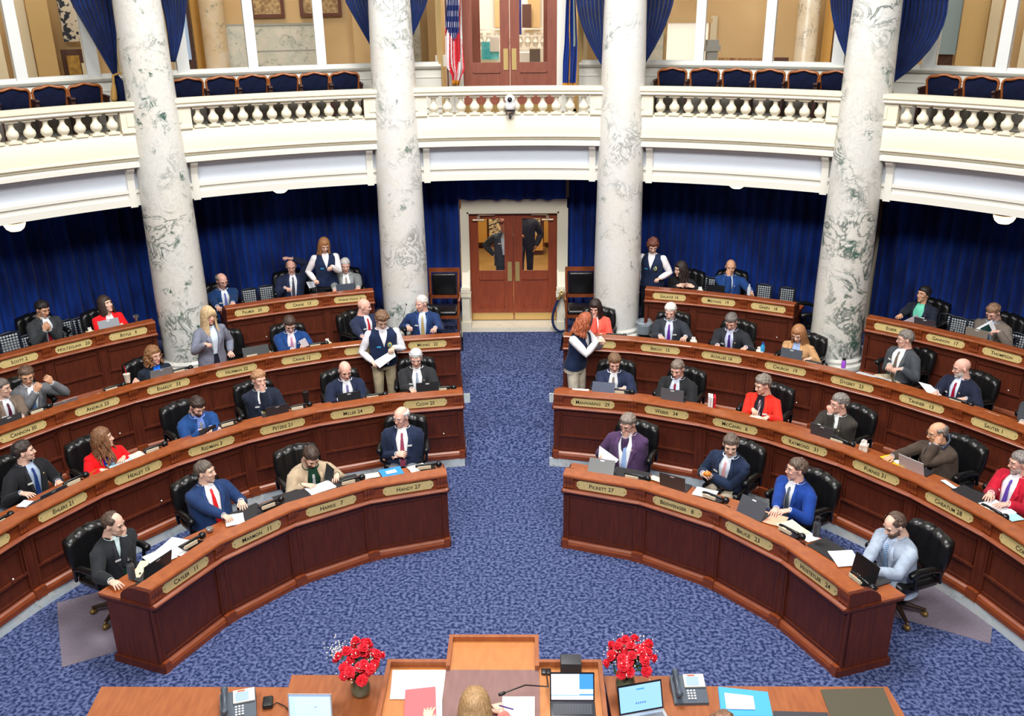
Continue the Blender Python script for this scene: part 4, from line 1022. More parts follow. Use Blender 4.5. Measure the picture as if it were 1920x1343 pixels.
flag('hanging dark blue flag with gold fringe and tassel', [(1064, 1080, -130, 0), (1062, 1079, 0, 0), (1059, 1082, 80, 0), (1056, 1081, 115, 0), (1055, 1078, 166, 2)], (('state_blue', (12, 52, 136), .7), ('state_pale', (150, 170, 160), .7), ('state_blue2', (12, 52, 136), .7), ('fringe_gold', (214, 150, 40), .7)), False, 1066)
# --- white camera on the balustrade
c = at(956, 190, r=r0 - .1)
t = thing('surveillance_camera', 'white round camera with dark lens mounted on the centre of the balustrade', 'camera', c)
b = MB(); b.ell((0, 0, .03), (.085, .075, .08), 20, 14); b.build('camera_head', mat('camera_white', (236, 236, 238), .35), t, smooth=True)
b = MB(); b.tube([(0, -.055, .035), (0, -.082, .033)], [.042, .038], 16); b.build('lens', mat('lens_dark', (24, 24, 36), .12), t, smooth=True)
b = MB(); b.lathe([(.07, -.13), (.075, -.1), (.09, -.06), (.085, -.03), (.06, -.02)], 20); b.build('camera_base', mat('camera_white', (236, 236, 238), .35), t, smooth=True)
b = MB(); b.box(-.08, .08, -.02, .12, -.16, -.14); b.tube([(-.07, -.03, -.15), (-.05, -.05, -.2), (.03, -.06, -.23), (.07, -.04, -.17)], .008, 6); b.tube([(.0, 0, -.2), (0, .06, -.27)], .02, 6); b.build('bracket', mat('bracket_black', (50, 48, 50), .5), t)
# --- corridor beyond the glass
TAN = mat('tan_wall', (192, 160, 112), .7, c2=(204, 174, 128), scale=.8)
RB = 14.6
def wall_seg(name, a0, a1, r, z0, z1, m, th=.1, st=True):
    b = MB(); b.ring_profile([(r, z0), (r, z1), (r + th, z1), (r + th, z0)], a0, a1, max(2, int(abs(a1 - a0) / 2))); o = b.build(name, m)
    return struct(o) if st else o
wall_seg('wall_corridor', -58, -5.6, RB, ZG, 9.5, TAN); wall_seg('wall_corridor', 5.6, 58, RB, ZG, 9.5, TAN)
b = MB(); b.ring_profile([(RW + .1, ZG - .1), (RW + .1, ZG), (RB + 4, ZG), (RB + 4, ZG - .1)], -58, 58, 60); struct(b.build('floor_corridor', mat('corridor_floor', (186, 170, 140), .4, c2=(170, 150, 120), scale=2)))
b = MB(); b.ring_profile([(RW - 1.6, 9.0), (RW - 1.6, 9.1), (RB + 4, 9.1), (RB + 4, 9.0)], -58, 58, 60); struct(b.build('ceiling_corridor', mat('corridor_ceiling', (226, 214, 186), .7)))
DADO = marble('dado_marble', (198, 200, 190), (96, 104, 96), .75, 2.4, 12)
def zc(y, r): return at(960, y, r=r).z
wall_seg('trim_dado', -27.5, -16.2, RB - .05, ZG, at(560, 45, r=RB - .05).z, DADO)
wall_seg('trim_dado_joint', -27.5, -16.2, RB - .056, at(560, 95, r=RB).z, at(560, 93, r=RB).z, mat('joint_grey', (150, 152, 146), .6))
wall_seg('trim_dado_cap', -27.5, -16.2, RB - .07, at(560, 47, r=RB).z, at(560, 43, r=RB).z, mat('joint_grey', (150, 152, 146), .6))
def pic(lab, x0, x1, y0, y1, r, frame, inner, kind=0):
    p0, p1 = at(x0, y1, r=r), at(x1, y1, r=r); z1 = at((x0 + x1) / 2, y0, r=r).z; z0 = p0.z; c = (p0 + p1) / 2; wd = (Vector((p1.x, p1.y, 0)) - Vector((p0.x, p0.y, 0))).length / 2; a = ang(c)
    t = thing('framed_picture', lab, 'picture', (c.x, c.y, z0), -R(a)); h = z1 - z0; f = .07
    b = MB(); b.box(-wd, wd, -.06, -.01, 0, f); b.box(-wd, wd, -.06, -.01, h - f, h); b.box(-wd, -wd + f, -.06, -.01, f, h - f); b.box(wd - f, wd, -.06, -.01, f, h - f); b.build('picture_frame', frame, t)
    b = MB(); b.box(-wd + f, wd - f, -.03, -.015, f, h - f); b.build('picture_sheet', inner, t)
    return t
FRM = mat('picture_frame_wood', (92, 48, 26), .4); DOCM = mat('old_document', (188, 160, 116), .7, c2=(128, 100, 66), scale=18)
pic('brown framed document on the tan corridor wall, the wider one', 470, 534, -60, 34, RB - .02, FRM, DOCM)
pic('brown framed document on the tan corridor wall beside the window post', 563, 641, -60, 32, RB - .02, FRM, DOCM)
# marble half columns, pilasters and doorways standing in the corridor
def pillar(lab, x0, x1, r, m, h=8.9):
    p0, p1 = at(x0, 120, r=r), at(x1, 120, r=r); c = (p0 + p1) / 2; rad = (p1 - p0).length / 2
    t = thing('corridor_column', lab, 'column', (c.x, c.y, ZG)); t['kind'] = 'thing'; b = MB(); b.lathe([(rad * 1.15, 0), (rad * 1.15, .1), (rad, .14), (rad * .97, h - ZG)], 28); b.build('shaft', m, t, auto=40)
COLM = marble('corridor_marble', (216, 200, 176), (74, 78, 76), .95, 1.5, 20)
pillar('veined marble column in the corridor beyond the right-hand windows', 1487, 1528, 13.6, COLM)
pillar('dull marble column in the corridor beyond the left-hand windows', 386, 432, 13.6, marble('corridor_marble_b', (208, 186, 152), (100, 92, 80), .6, 1.5, 25))
def slab_px(name, x0, x1, y0, y1, r, m, th=.08):
    p0, p1 = at(x0, y1, r=r), at(x1, y1, r=r); z1 = at((x0 + x1) / 2, y0, r=r).z; z0 = at((x0 + x1) / 2, y1, r=r).z
    a0, a1 = ang(p0), ang(p1); b = MB(); b.ring_profile([(r, max(z0, ZG)), (r, z1), (r + th, z1), (r + th, max(z0, ZG))], a0, a1, 4); return struct(b.build(name, m))
DKW = mat('dark_doorway_wood', (74, 40, 26), .5); PALE = mat('corridor_pale_stone', (212, 200, 172), .6); SKYW = mat('bright_lobby', (236, 226, 210), .6, emit=(250, 240, 226), es=.5)
slab_px('trim_pilaster', -60, 22, -40, 170, 13.9, PALE); slab_px('trim_pilaster', 36, 76, -40, 170, 14.1, PALE); slab_px('trim_pilaster', 80, 118, -40, 170, 13.9, mat('corridor_tan_stone', (196, 166, 112), .6))
slab_px('wall_pattern', 121, 168, -40, 78, 14.3, mat('patterned_paper', (205, 196, 180), .8, c2=(40, 46, 58), scale=9, lo=.52, hi=.56)); slab_px('door_5', 128, 190, 92, 170, 14.2, DKW)
slab_px('trim_sign', 133, 156, 104, 150, 14.1, mat('gold_sign', (180, 140, 54), .5, c2=(140, 104, 36), scale=12)); slab_px('trim_notice', 158, 178, 118, 150, 14.1, PALE)
slab_px('door_6', 343, 372, -40, 150, 14.2, DKW); slab_px('trim_screen', 346, 360, -40, 112, 14.0, mat('pale_sky_pane', (150, 170, 196), .4, emit=(150, 175, 205), es=.4)); slab_px('trim_pilaster', 374, 392, -40, 150, 14.1, mat('corridor_gold_stone', (206, 156, 76), .6))
slab_px('trim_dado_b', 396, 470, 50, 150, 14.5, DADO)
slab_px('trim_pilaster', 668, 700, -20, 150, 14.2, TAN); slab_px('trim_pilaster', 770, 792, -40, 150, 14.3, DADO); slab_px('trim_pilaster', 806, 830, -20, 150, 14.0, TAN)
slab_px('door_7', 1247, 1322, 43, 150, 14.45, SKYW); slab_px('trim_door_head', 1240, 1336, 34, 43, 14.4, TAN); slab_px('trim_pilaster', 1326, 1338, 30, 150, 14.4, PALE)
slab_px('trim_panel', 1084, 1100, 60, 150, 14.4, PALE); slab_px('trim_panel', 1212, 1240, 60, 150, 14.4, DADO)
slab_px('trim_pilaster', 1534, 1552, -40, 150, 14.0, mat('corridor_gold_stone', (206, 156, 76), .6)); slab_px('door_8', 1554, 1580, -40, 150, 14.0, DKW)
slab_px('door_9', 1742, 1778, -40, 150, 14.2, DKW); slab_px('trim_screen', 1756, 1790, -40, 102, 14.1, mat('grey_window', (122, 138, 142), .4, emit=(120, 138, 144), es=.25)); slab_px('trim_pilaster', 1782, 1830, -40, 170, 14.0, mat('corridor_tan_stone', (196, 166, 112), .6)); slab_px('trim_pilaster', 1832, 1852, -40, 170, 13.9, PALE); slab_px('wall_corridor_b', 1895, 1990, -40, 190, 13.9, PALE)
slab_px('trim_bench', 1448, 1474, 108, 150, 13.9, DKW); slab_px('trim_bench', 1345, 1428, 109, 150, 14.0, mat('brown_stripe', (120, 70, 46), .6, c2=(190, 150, 104), scale=14, stretch=(1, 1, .01)))
t = thing('bin', 'grey stone waste bin beyond the window post', 'bin', at(1333, 122, r=13.0)); b = MB(); b.M = Matrix.Translation((0, 0, 0)); b.box(-.1, .1, -.1, .1, -.3, .22); b.box(-.14, .14, -.14, .14, .22, .32); b.box(-.11, .11, -.11, .11, .32, .42); b.build('bin_body', mat('grey_stone', (150, 150, 146), .5), t); t.location = at(1333, 118, r=13.0)
# what shows through the gallery door's panes
b = MB(); b.box(-1.3, -1.2, YW + .2, 17, ZG, 9); b.box(1.2, 1.3, YW + .2, 17, ZG, 9); struct(b.build('wall_lobby', mat('corridor_tan_stone', (196, 166, 112), .6)))
def gslab(name, x0, x1, y0, y1, Y, m, th=.1, st=True):
    p = at(x0, y1, y=Y); q = at(x1, y0, y=Y); b = MB(); b.box(p.x, q.x, Y, Y + th, p.z, q.z); o = b.build(name, m); return struct(o) if st else o
gslab('wall_rotunda', 830, 1080, -140, 180, 16.4, mat('rotunda_white', (226, 224, 216), .6))
gslab('trim_rotunda_dark', 882, 897, -60, 120, 12.6, W_DOOR2); gslab('trim_rotunda_dark', 1019, 1031, -60, 120, 12.6, W_DOOR2); gslab('trim_rotunda_tan', 990, 1013, -60, 52, 16.2, TAN); gslab('trim_rotunda_dark', 979, 996, 8, 52, 16.0, DKW); gslab('trim_rotunda_tan', 928, 938, -60, 52, 16.2, TAN)
gslab('trim_lobby_rail', 897, 1020, 53, 57, 13.6, WHITE); gslab('trim_lobby_rail', 897, 1020, 66, 70, 13.6, WHITE); gslab('trim_lobby_rail', 897, 1020, 92, 120, 13.6, WHITE)
b = MB()
for k in range(9):
    p = at(902 + k * 14.6, 91, y=13.65); b.lathe([(.05, 0), (.03, .04), (.07, .13), (.03, .24), (.05, .3)], 10, (p.x, p.y, p.z))
struct(b.build('trim_lobby_balusters', WHITE, auto=40))
gslab('banner_blue', 970, 977, -60, 65, 12.4, mat('banner_blue', (70, 70, 150), .7), .02); gslab('banner_teal', 903, 935, 78, 112, 13.2, mat('banner_teal', (40, 170, 186), .6, c2=(120, 210, 214), scale=5), .02)
gslab('trim_notice', 919, 936, 70, 97, 13.1, WHITE, .02); gslab('trim_box_white', 971, 993, 99, 118, 12.9, WHITE, .3); gslab('trim_box_grey', 993, 1013, 92, 118, 12.9, mat('grey_brown_box', (110, 98, 84), .6), .3)
# --- lobby behind the lower doors
b = MB(); b.box(-1.0, 1.0, YW + .12, YW + .8, T3 - .3, T3 + .06); b.box(-2.6, 2.6, YW + .8, 16.5, T3 - .3, T3 + .06); struct(b.build('floor_lobby', mat('lobby_carpet', (186, 146, 84), .8, c2=(160, 120, 64), scale=1.4)))
b = MB(); b.box(-2.7, -2.6, YW + .75, 16.5, T3, 4.0); b.box(2.6, 2.7, YW + .75, 16.5, T3, 4.0); b.box(-2.7, 2.7, 16.5, 16.6, T3, 4.0); struct(b.build('wall_lobby_lower', mat('lobby_wood', (104, 62, 36), .5)))
b = MB(); b.box(-2.7, 2.7, YW + .3, 16.5, 3.9, 4.0); struct(b.build('ceiling_lobby', PALE))
gslab('trim_lobby_gold', 893, 912, 395, 455, 16.2, mat('lobby_gold_wall', (196, 146, 66), .6)); gslab('trim_lobby_gold', 1020, 1030, 395, 455, 16.2, mat('lobby_gold_wall', (196, 146, 66), .6)); gslab('trim_lobby_gold', 990, 1018, 452, 470, 15.6, mat('lobby_gold_wall', (196, 146, 66), .6), .3)
def zebra(): return mat('abstract_pattern', (226, 206, 160), .6, c2=(40, 44, 52), scale=9, stretch=(1, 1, 3.2), lo=.5, hi=.54)
for x0, x1, lab in ((917, 946, 'abstract striped picture behind the man in the doorway'), (996, 1013, 'abstract striped picture behind the person in black')):
    p = at(x0, 440, y=16.3); q = at(x1, 400, y=16.3); t = thing('wall_picture', lab, 'picture', ((p.x + q.x) / 2, 16.3, p.z)); w_ = (q.x - p.x) / 2; b = MB(); b.box(-w_, w_, 0, .03, 0, q.z - p.z + .2); b.build('picture_sheet', zebra(), t); b = MB(); b.box(-w_, w_, -.02, .03, -.09, 0); b.build('picture_mount', mat('lobby_gold_wall', (196, 146, 66), .6), t)

p = at(828, 122, r=11.2); t = thing('notice_box', 'small white box on the gallery sill beside the striped flag', 'box', p); b = MB(); b.box(-.1, .1, -.05, .05, -.02, .17); b.build('box_body', WHITE, t)
# ================================================================ who sits where
NAVY_J, BLACK_J, CHAR, BLUE_J, RED_J = (24, 32, 54), (24, 25, 29), (46, 48, 53), (22, 58, 112), (222, 24, 28)
HW, HG, HB, HBR, HBL = (205, 202, 198), (128, 124, 120), (46, 34, 27), (84, 58, 40), (186, 130, 82)
PEOPLE = []
def P_(label, row, head, **k):
    r = person(label, head, ROWZ[row], **k); PEOPLE.append((r[0], row, k)); return r
px = lambda x, y, h=.845, *a: ('px', x, y, h) + a
# front row
P_('man in black suit and green tie with hand at his chin, front row end', 1, (213, 983), yaw=0, lean=6, hy=22, hp=14, L=('head', (-.035, .1, -.14), 'curl', 'up'), Rr=px(208, 1090), tie=(20, 84, 62), tmat=stripes('tie_green', (18, 88, 66), (14, 50, 44), 60), shirt=(196, 218, 220), jacket=(34, 36, 40), hair='recede', hc=(78, 62, 52), hth=.01, open=(0.041, 0.078))
P_('man in a blue suit and bright red tie turning to look behind him', 1, (385, 885), yaw=-2, lean=-4, hy=40, hp=-2, L=px(452, 940, .84, 'flat'), Rr=px(428, 972, .85, 'curl'), tie=(214, 26, 30), shirt=(226, 226, 232), jacket=(28, 50, 92), hair='short', hc=(86, 76, 68), hth=.01, open=(0.041, 0.083), bulk=1.15, seat=.52)
P_('bearded man in a beige jacket over a dark green shirt, bending to read', 1, (583, 857), yaw=0, lean=22, hp=38, hy=6, L=px(632, 890, .86, 'curl'), Rr=px(568, 909), tie=(196, 198, 200), shirt=(22, 58, 42), jacket=(176, 156, 130), hair='short', hc=(58, 44, 36), beard=(112, 78, 56), hth=.011, open=(0.041, 0.083), bulk=1.15, badge=0)
P_('grey-haired man in a navy suit with red striped tie and folded hands', 1, (752, 782), yaw=-14, lean=2, hy=-32, hp=8, L=('px', 752, 853, .68, 'curl', 'in'), Rr=('px', 744, 852, .70, 'curl', 'in'), tie=(200, 50, 60), tmat=stripes('tie_redblue', (212, 70, 84), (44, 50, 92), 34), shirt=(232, 232, 236), jacket=(28, 38, 62), pants=(104, 106, 112), hair='ring', hc=HW, glasses=True, skin='pink', badge=-1, open=(0.041, 0.083), bulk=1.15)
P_('man in a plum purple jacket holding a sheet, hand over his mouth', 1, (1177, 795), yaw=-4, lean=4, hy=-16, hp=20, L=('head', (-.01, .11, -.13), 'fist', 'up'), Rr=('px', 1130, 850, .78, 'curl'), tie=(150, 178, 224), shirt=(230, 234, 244), jacket=(72, 50, 84), pants=(30, 50, 100), hair='short', hc=(134, 122, 112), hth=.014, glasses=True, skin='pink', bulk=1.2, open=(0.046, 0.094), badge=0, pin=True)
P_('dark-haired man in a navy suit with red and white tie, leaning and looking aside', 1, (1370, 835), yaw=-6, lean=10, side=-6, hy=30, hp=14, L=('px', 1332, 893, .74, 'curl', 'in'), Rr=('px', 1318, 888, .76, 'curl', 'in'), tie=(220, 60, 70), tmat=stripes('tie_redwhite', (206, 44, 56), (238, 224, 226), 40, (1, 0, -1)), shirt=(216, 224, 244), jacket=(28, 40, 66), pants=(160, 148, 130), hair='short', hc=(92, 78, 70), hth=.014, open=(0.035, 0.078))
P_('man in a bright blue suit and grey tie smiling towards the aisle', 1, (1493, 880), yaw=-10, lean=4, hy=-30, hp=0, L=px(1480, 957, .84), Rr=px(1455, 955, .84), tie=(92, 100, 110), shirt=(222, 226, 238), jacket=(20, 56, 132), hair='short', hc=(84, 68, 58), hth=.013, glasses=True, skin='pink', open=(0.035, 0.078))
P_('bearded man in a pale grey jacket typing at the far right front desk', 1, (1677, 985), yaw=-4, lean=12, hy=-6, hp=26, L=px(1640, 1072, .85, 'flat'), Rr=px(1622, 1058, .85, 'flat'), tie=(60, 120, 190), tmat=stripes('tie_bluepale', (60, 120, 190), (190, 206, 216), 40), shirt=(176, 192, 216), jacket=(154, 166, 184), hair='recede', hc=(78, 62, 52), beard=(92, 68, 54), badge=1, hth=.012)
# second row
P_('man in a black suit with dark blue tie looking up the left aisle side', 2, (45, 847), yaw=8, lean=2, hy=50, hp=-2, L=None, Rr=px(40, 925, .84), tie=(30, 58, 118), shirt=(156, 172, 196), jacket=(26, 27, 31), hair='short', hc=(48, 38, 34), hth=.015, open=(0.035, 0.078), pin=True)
P_('woman with long brown hair in a bright red jacket over royal blue blouse', 2, (193, 822), fem=True, yaw=-4, lean=14, hy=58, hp=-4, L=px(232, 858, .84), Rr=px(190, 882, .84), shirt=(18, 46, 186), jacket=(226, 14, 22), hair='long', wave=1, hc=(112, 76, 50), L_len=.3, open=(0.029, 0.073), badge=-1, size=1.03)
P_('bearded man in a blue suit and striped tie reading a tablet', 2, (370, 762), yaw=4, lean=20, hy=4, hp=32, L=px(395, 802, .87, 'curl'), Rr=px(375, 808, .86, 'curl'), tie=(200, 200, 190), tmat=stripes('tie_bw', (214, 212, 200), (34, 40, 64), 36, (1, 0, -1)), shirt=(120, 148, 222), jacket=(28, 66, 122), hair='short', hc=(50, 38, 32), beard=(62, 42, 34), hth=.012, open=(0.029, 0.062), pin=True)
P_('blond man in a navy suit and mustard tie resting his chin on his hand', 2, (486, 712), yaw=0, lean=2, hy=12, hp=4, L=None, Rr=('head', (.01, .1, -.14), 'fist', 'up'), tie=(172, 156, 56), shirt=(230, 230, 234), jacket=(28, 34, 50), hair='short', hc=(160, 118, 84), hth=.016, skin='pink', open=(0.035, 0.078))
P_('bald man in a navy suit with purple striped tie at a laptop', 2, (647, 695), yaw=2, lean=8, hy=4, hp=22, L=px(668, 745, .85), Rr=px(636, 750, .85), tie=(74, 56, 128), tmat=stripes('tie_purple', (58, 44, 104), (150, 140, 196), 40), shirt=(226, 228, 238), jacket=(26, 34, 58), hair='none', skin='pink', pin=True, badge=1, open=(0.035, 0.078))
P_('white-haired man in a charcoal suit with blue striped tie beside the standing page boy', 2, (780, 672), yaw=-4, lean=6, hy=-2, hp=16, L=px(806, 728, .85), Rr=px(772, 730, .85), tie=(90, 110, 130), tmat=stripes('tie_steel', (82, 108, 142), (196, 204, 214), 38), shirt=(232, 233, 238), jacket=(38, 39, 42), hair='short', hc=(190, 190, 190), hth=.016, skin='pink', pin=True, open=(0.035, 0.078), bulk=1.12)
P_('young man in a navy suit and taupe tie signing a paper by the aisle', 2, (1152, 680), yaw=4, lean=10, hy=10, hp=24, L=px(1170, 728, .85, 'curl'), Rr=px(1150, 732, .85), tie=(136, 120, 104), shirt=(226, 228, 236), jacket=(32, 40, 66), hair='short', hc=(106, 78, 56), hth=.014, skin='pink', badge=-1)
P_('man in a black suit and crimson tie typing, chair turned behind him', 2, (1270, 692), yaw=-6, lean=8, hy=-4, hp=20, L=px(1275, 745, .85), Rr=px(1250, 740, .85), tie=(142, 24, 48), shirt=(206, 216, 240), jacket=(30, 31, 34), hair='short', hc=(112, 98, 88), hth=.009, skin='pink', open=(0.035, 0.078))
P_('woman with short grey hair in a scarlet blazer and striped scarf', 2, (1430, 722), fem=True, yaw=-2, lean=10, hy=-34, hp=14, L=px(1440, 782, .86, 'flat'), Rr=px(1412, 768, .86, 'curl'), shirt=(34, 30, 40), jacket=(232, 44, 30), hair='mop', hc=(132, 122, 112), badge=-1, tie=(120, 96, 108), tmat=stripes('scarf', (60, 46, 60), (206, 186, 190), 30, (1, 0, .2)), bulk=1.15, size=1.03)
P_('man in a brown-grey suit and glasses with his hand to his mouth', 2, (1573, 757), yaw=-8, lean=8, hy=-30, hp=6, L=('head', (.0, .12, -.12), 'fist', 'up'), Rr=px(1535, 800, .85), tie=(96, 104, 92), shirt=(222, 226, 226), jacket=(54, 50, 46), hair='short', hc=(118, 112, 106), hth=.014, glasses=True, skin='pink', badge=0, pin=True)
P_('balding man in a tweed suit holding a phone to his ear and a yellow folder', 2, (1757, 812), yaw=-10, lean=10, side=6, hy=-24, hp=12, L=('head', (-.09, .06, -.09), 'fist', 'up'), Rr=px(1668, 858, .86, 'curl'), tie=(56, 52, 54), shirt=(206, 214, 230), jacket=(72, 60, 52), hair='ring', hc=(120, 112, 104), glasses=True, skin='tan', badge=0, pin=True, bulk=1.1)
P_('grey-bearded man in a crimson jacket and purple tie at the right edge', 2, (1912, 868), yaw=-6, lean=4, hy=-26, hp=8, L=px(1890, 945, .86, 'flat'), Rr=px(1858, 925, .86, 'flat'), tie=(96, 72, 170), shirt=(226, 224, 236), jacket=(176, 20, 44), hair='short', hc=(122, 114, 110), hth=.014, beard=(176, 166, 158), glasses=True, skin='pink', bulk=1.15, open=(0.046, 0.094))
# third row
P_('man in a taupe suit and plum tie at the left edge of the picture', 3, (3, 728), yaw=4, lean=6, hy=38, hp=6, L=px(40, 782, .85, 'curl'), Rr=None, tie=(76, 22, 44), shirt=(206, 208, 214), jacket=(108, 92, 80), hair='short', hc=(92, 84, 78), glasses=True, hth=.012)
P_('man in a grey suit and glasses gesturing with both hands over a laptop', 3, (50, 705), yaw=0, lean=8, side=-3, hy=-14, hp=14, L=('px', 97, 718, 1.02, 'curl', 'up'), Rr=('px', 68, 735, 1.0, 'curl', 'up'), tie=(96, 132, 176), shirt=(216, 222, 232), jacket=(104, 106, 110), hair='short', hc=(88, 68, 54), hth=.017, glasses=True, skin='tan')
P_('smiling woman with curly brown hair, dark jacket and bright blue blouse', 3, (288, 667), fem=True, yaw=8, lean=8, hy=14, hp=2, L=None, Rr=px(254, 712, .85), shirt=(26, 104, 222), jacket=(24, 34, 48), hair='curly', hc=(142, 98, 62), L_len=.16, glasses=True, skin='pink', badge=-1, size=1.03)
P_('man in a blue suit and pink tie looking down at papers', 3, (543, 608), yaw=-4, lean=10, hy=2, hp=34, L=px(572, 645, .87, 'curl'), Rr=px(548, 655, .86), tie=(208, 138, 172), shirt=(232, 222, 234), jacket=(22, 58, 114), hair='short', hc=(64, 48, 40), hth=.013, pin=True)
P_('bald man in a navy suit and red tie turning away towards the doors', 3, (683, 575), yaw=30, lean=0, hy=44, hp=10, L=None, Rr=px(680, 632, .86), tie=(196, 24, 40), shirt=(228, 226, 238), jacket=(34, 44, 72), hair='none', skin='pink')
P_('white-haired man in a blue suit and gold tie beside the aisle in the third row', 3, (790, 569), yaw=-6, lean=4, hy=-44, hp=8, L=px(816, 615, .86), Rr=px(765, 612, .95, 'curl'), tie=(186, 160, 108), shirt=(196, 210, 240), jacket=(30, 52, 96), hair='short', hc=(206, 198, 192), hth=.01, skin='pink')
P_('woman with long dark hair in a coral jacket, hand at her mouth', 3, (1116, 577), fem=True, yaw=-2, lean=10, hy=-8, hp=20, L=None, Rr=('head', (.0, .11, -.12), 'fist', 'up'), shirt=(232, 232, 232), jacket=(238, 92, 76), hair='long', hc=(44, 30, 27), L_len=.34, badge=0, skin='pink', size=1.03, bulk=1.1)
P_('white-haired bearded man in a dark suit and violet tie', 3, (1257, 584), yaw=2, lean=8, hy=-4, hp=20, L=px(1285, 632, .86), Rr=px(1238, 630, .86), tie=(104, 42, 150), shirt=(204, 214, 240), jacket=(44, 48, 56), hair='short', hc=(206, 200, 194), beard=(206, 200, 194), hth=.016, skin='pink', badge=-1, bulk=1.08)
P_('grey-haired man in a dark suit and deep purple tie looking down to read', 3, (1371, 603), yaw=-2, lean=14, hy=-2, hp=32, L=px(1398, 652, .86), Rr=px(1345, 648, .86), tie=(66, 40, 120), shirt=(200, 206, 240), jacket=(38, 40, 46), hair='short', hc=(98, 92, 88), hth=.013, skin='pink', pin=True)
P_('woman with long fair hair in a tan blazer writing, before the far right column', 3, (1497, 626), fem=True, yaw=-4, lean=12, hy=0, hp=26, L=px(1520, 672, .86), Rr=px(1485, 665, .87, 'curl'), shirt=(160, 184, 226), jacket=(182, 140, 98), hair='long', hc=(158, 110, 72), L_len=.3, badge=0, size=1.03)
P_('man with a grey moustache in a dark grey suit and khaki trousers sitting cross-legged', 3, (1697, 636), yaw=-22, lean=-6, hy=-32, hp=6, L=('px', 1690, 692, .72, 'curl'), Rr=('px', 1668, 685, .76, 'curl'), tie=(110, 96, 84), shirt=(230, 230, 232), jacket=(66, 70, 76), pants=(184, 170, 144), hair='short', hc=(118, 110, 104), hth=.014, skin='pink', legs='cross', pin=True, open=(0.052, 0.104), glasses=True)
P_('bald man with white beard in a navy suit and dark red tie holding a booklet', 3, (1803, 690), yaw=-12, lean=6, hy=-34, hp=12, L=px(1810, 748, .86, 'curl'), Rr=px(1755, 735, .88, 'curl'), tie=(158, 18, 52), shirt=(206, 216, 240), jacket=(26, 30, 50), hair='none', beard=(196, 186, 178), glasses=True, skin='pink', pin=True, bulk=1.1)
P_('person in a dark grey jacket leaning in from the right edge', 3, (1950, 742), yaw=-6, lean=24, hy=-20, hp=20, L=None, Rr=px(1916, 795, .86), tie=(60, 60, 70), jacket=(58, 62, 68), hair='short', hc=(90, 84, 80))
# back row
P_('grey-haired man with glasses in a blue suit and periwinkle tie at the back desk', 4, (416, 527), yaw=10, lean=8, hy=8, hp=18, L=px(436, 573, .86), Rr=px(410, 580, .86), tie=(112, 124, 190), shirt=(222, 226, 238), jacket=(18, 52, 98), hair='ring', hc=(140, 132, 126), glasses=True, skin='pink', pin=True)
P_('man in a navy suit with one hand on his bald head, sitting cross-legged', 4, (546, 500), yaw=0, lean=-6, side=-4, hy=-6, hp=12, L=('head', (-.03, .0, .16), 'flat', 'head', (1.6, -.2, .2)), Rr=('px', 535, 540, .78, 'curl'), tie=(60, 58, 74), shirt=(222, 224, 236), jacket=(28, 36, 62), hair='ring', hc=(120, 104, 92), glasses=True, skin='pink', legs='cross', badge=0)
P_('white-haired man in a light grey tweed jacket at the back desk by the curtain', 4, (647, 498), yaw=-4, lean=6, hy=6, hp=12, L=px(672, 543, .86), Rr=px(628, 545, .86), tie=(150, 136, 116), shirt=(226, 226, 228), jacket=(126, 130, 130), hair='short', hc=(194, 190, 186), hth=.012, skin='pink', badge=-1, bulk=1.1)
P_('man in a dark grey suit and red tie with steepled hands by the curtain', 4, (80, 580), yaw=6, lean=4, hy=16, hp=18, L=('px', 93, 618, .98, 'curl', 'up'), Rr=('px', 84, 620, .98, 'curl', 'up'), tie=(176, 34, 54), shirt=(216, 226, 244), jacket=(52, 54, 58), hair='short', hc=(34, 28, 27), hth=.016, skin='tan', badge=0)
P_('woman with dark bobbed hair in a red jacket over a white top, looking up', 4, (198, 571), fem=True, yaw=6, lean=2, hy=24, hp=-14, L=px(228, 608, .88, 'curl'), Rr=px(205, 612, .86), shirt=(228, 230, 240), jacket=(226, 20, 30), hair='bob', hc=(56, 42, 36), L_len=.17, skin='fair', size=1.03)
P_('woman in black with long dark wavy hair and glasses leaning on her desk', 4, (1276, 505), fem=True, yaw=-10, lean=18, hy=-38, hp=6, L=('px', 1300, 538, .88, 'flat', 'in'), Rr=('px', 1270, 536, .88, 'flat', 'in'), shirt=(28, 27, 30), jacket=(27, 26, 29), hair='long', wave=1, hc=(38, 27, 26), L_len=.3, glasses=True, skin='fair', badge=0, size=1.03)
P_('bald man in a blue suit and peach tie touching his mouth with raised fingers', 4, (1370, 501), yaw=4, lean=4, hy=8, hp=8, L=px(1408, 548, .86), Rr=('head', (.03, .11, -.12), 'point', 'up'), tie=(224, 156, 112), shirt=(220, 226, 244), jacket=(24, 58, 114), hair='none', skin='tan', badge=0, pin=True)
P_('woman with gold earrings and glasses, navy jacket over a mint top', 4, (1732, 552), fem=True, yaw=-8, lean=2, hy=-18, hp=-6, L=None, Rr=px(1680, 598, .9), shirt=(104, 196, 168), jacket=(26, 30, 46), hair='bun', hc=(26, 20, 22), glasses=True, skin='tan', badge=-1, size=1.03, open=(0.032, 0.088))
P_('man in a brown-grey tweed jacket reading a booklet with a green panel', 4, (1862, 586), yaw=-4, lean=16, hy=-8, hp=30, L=px(1872, 622, .92, 'curl'), Rr=px(1840, 632, .9, 'curl'), tie=(110, 130, 150), shirt=(150, 170, 190), jacket=(110, 100, 92), hair='short', hc=(122, 92, 70), hth=.013, glasses=True, skin='pink', badge=0, bulk=1.12)
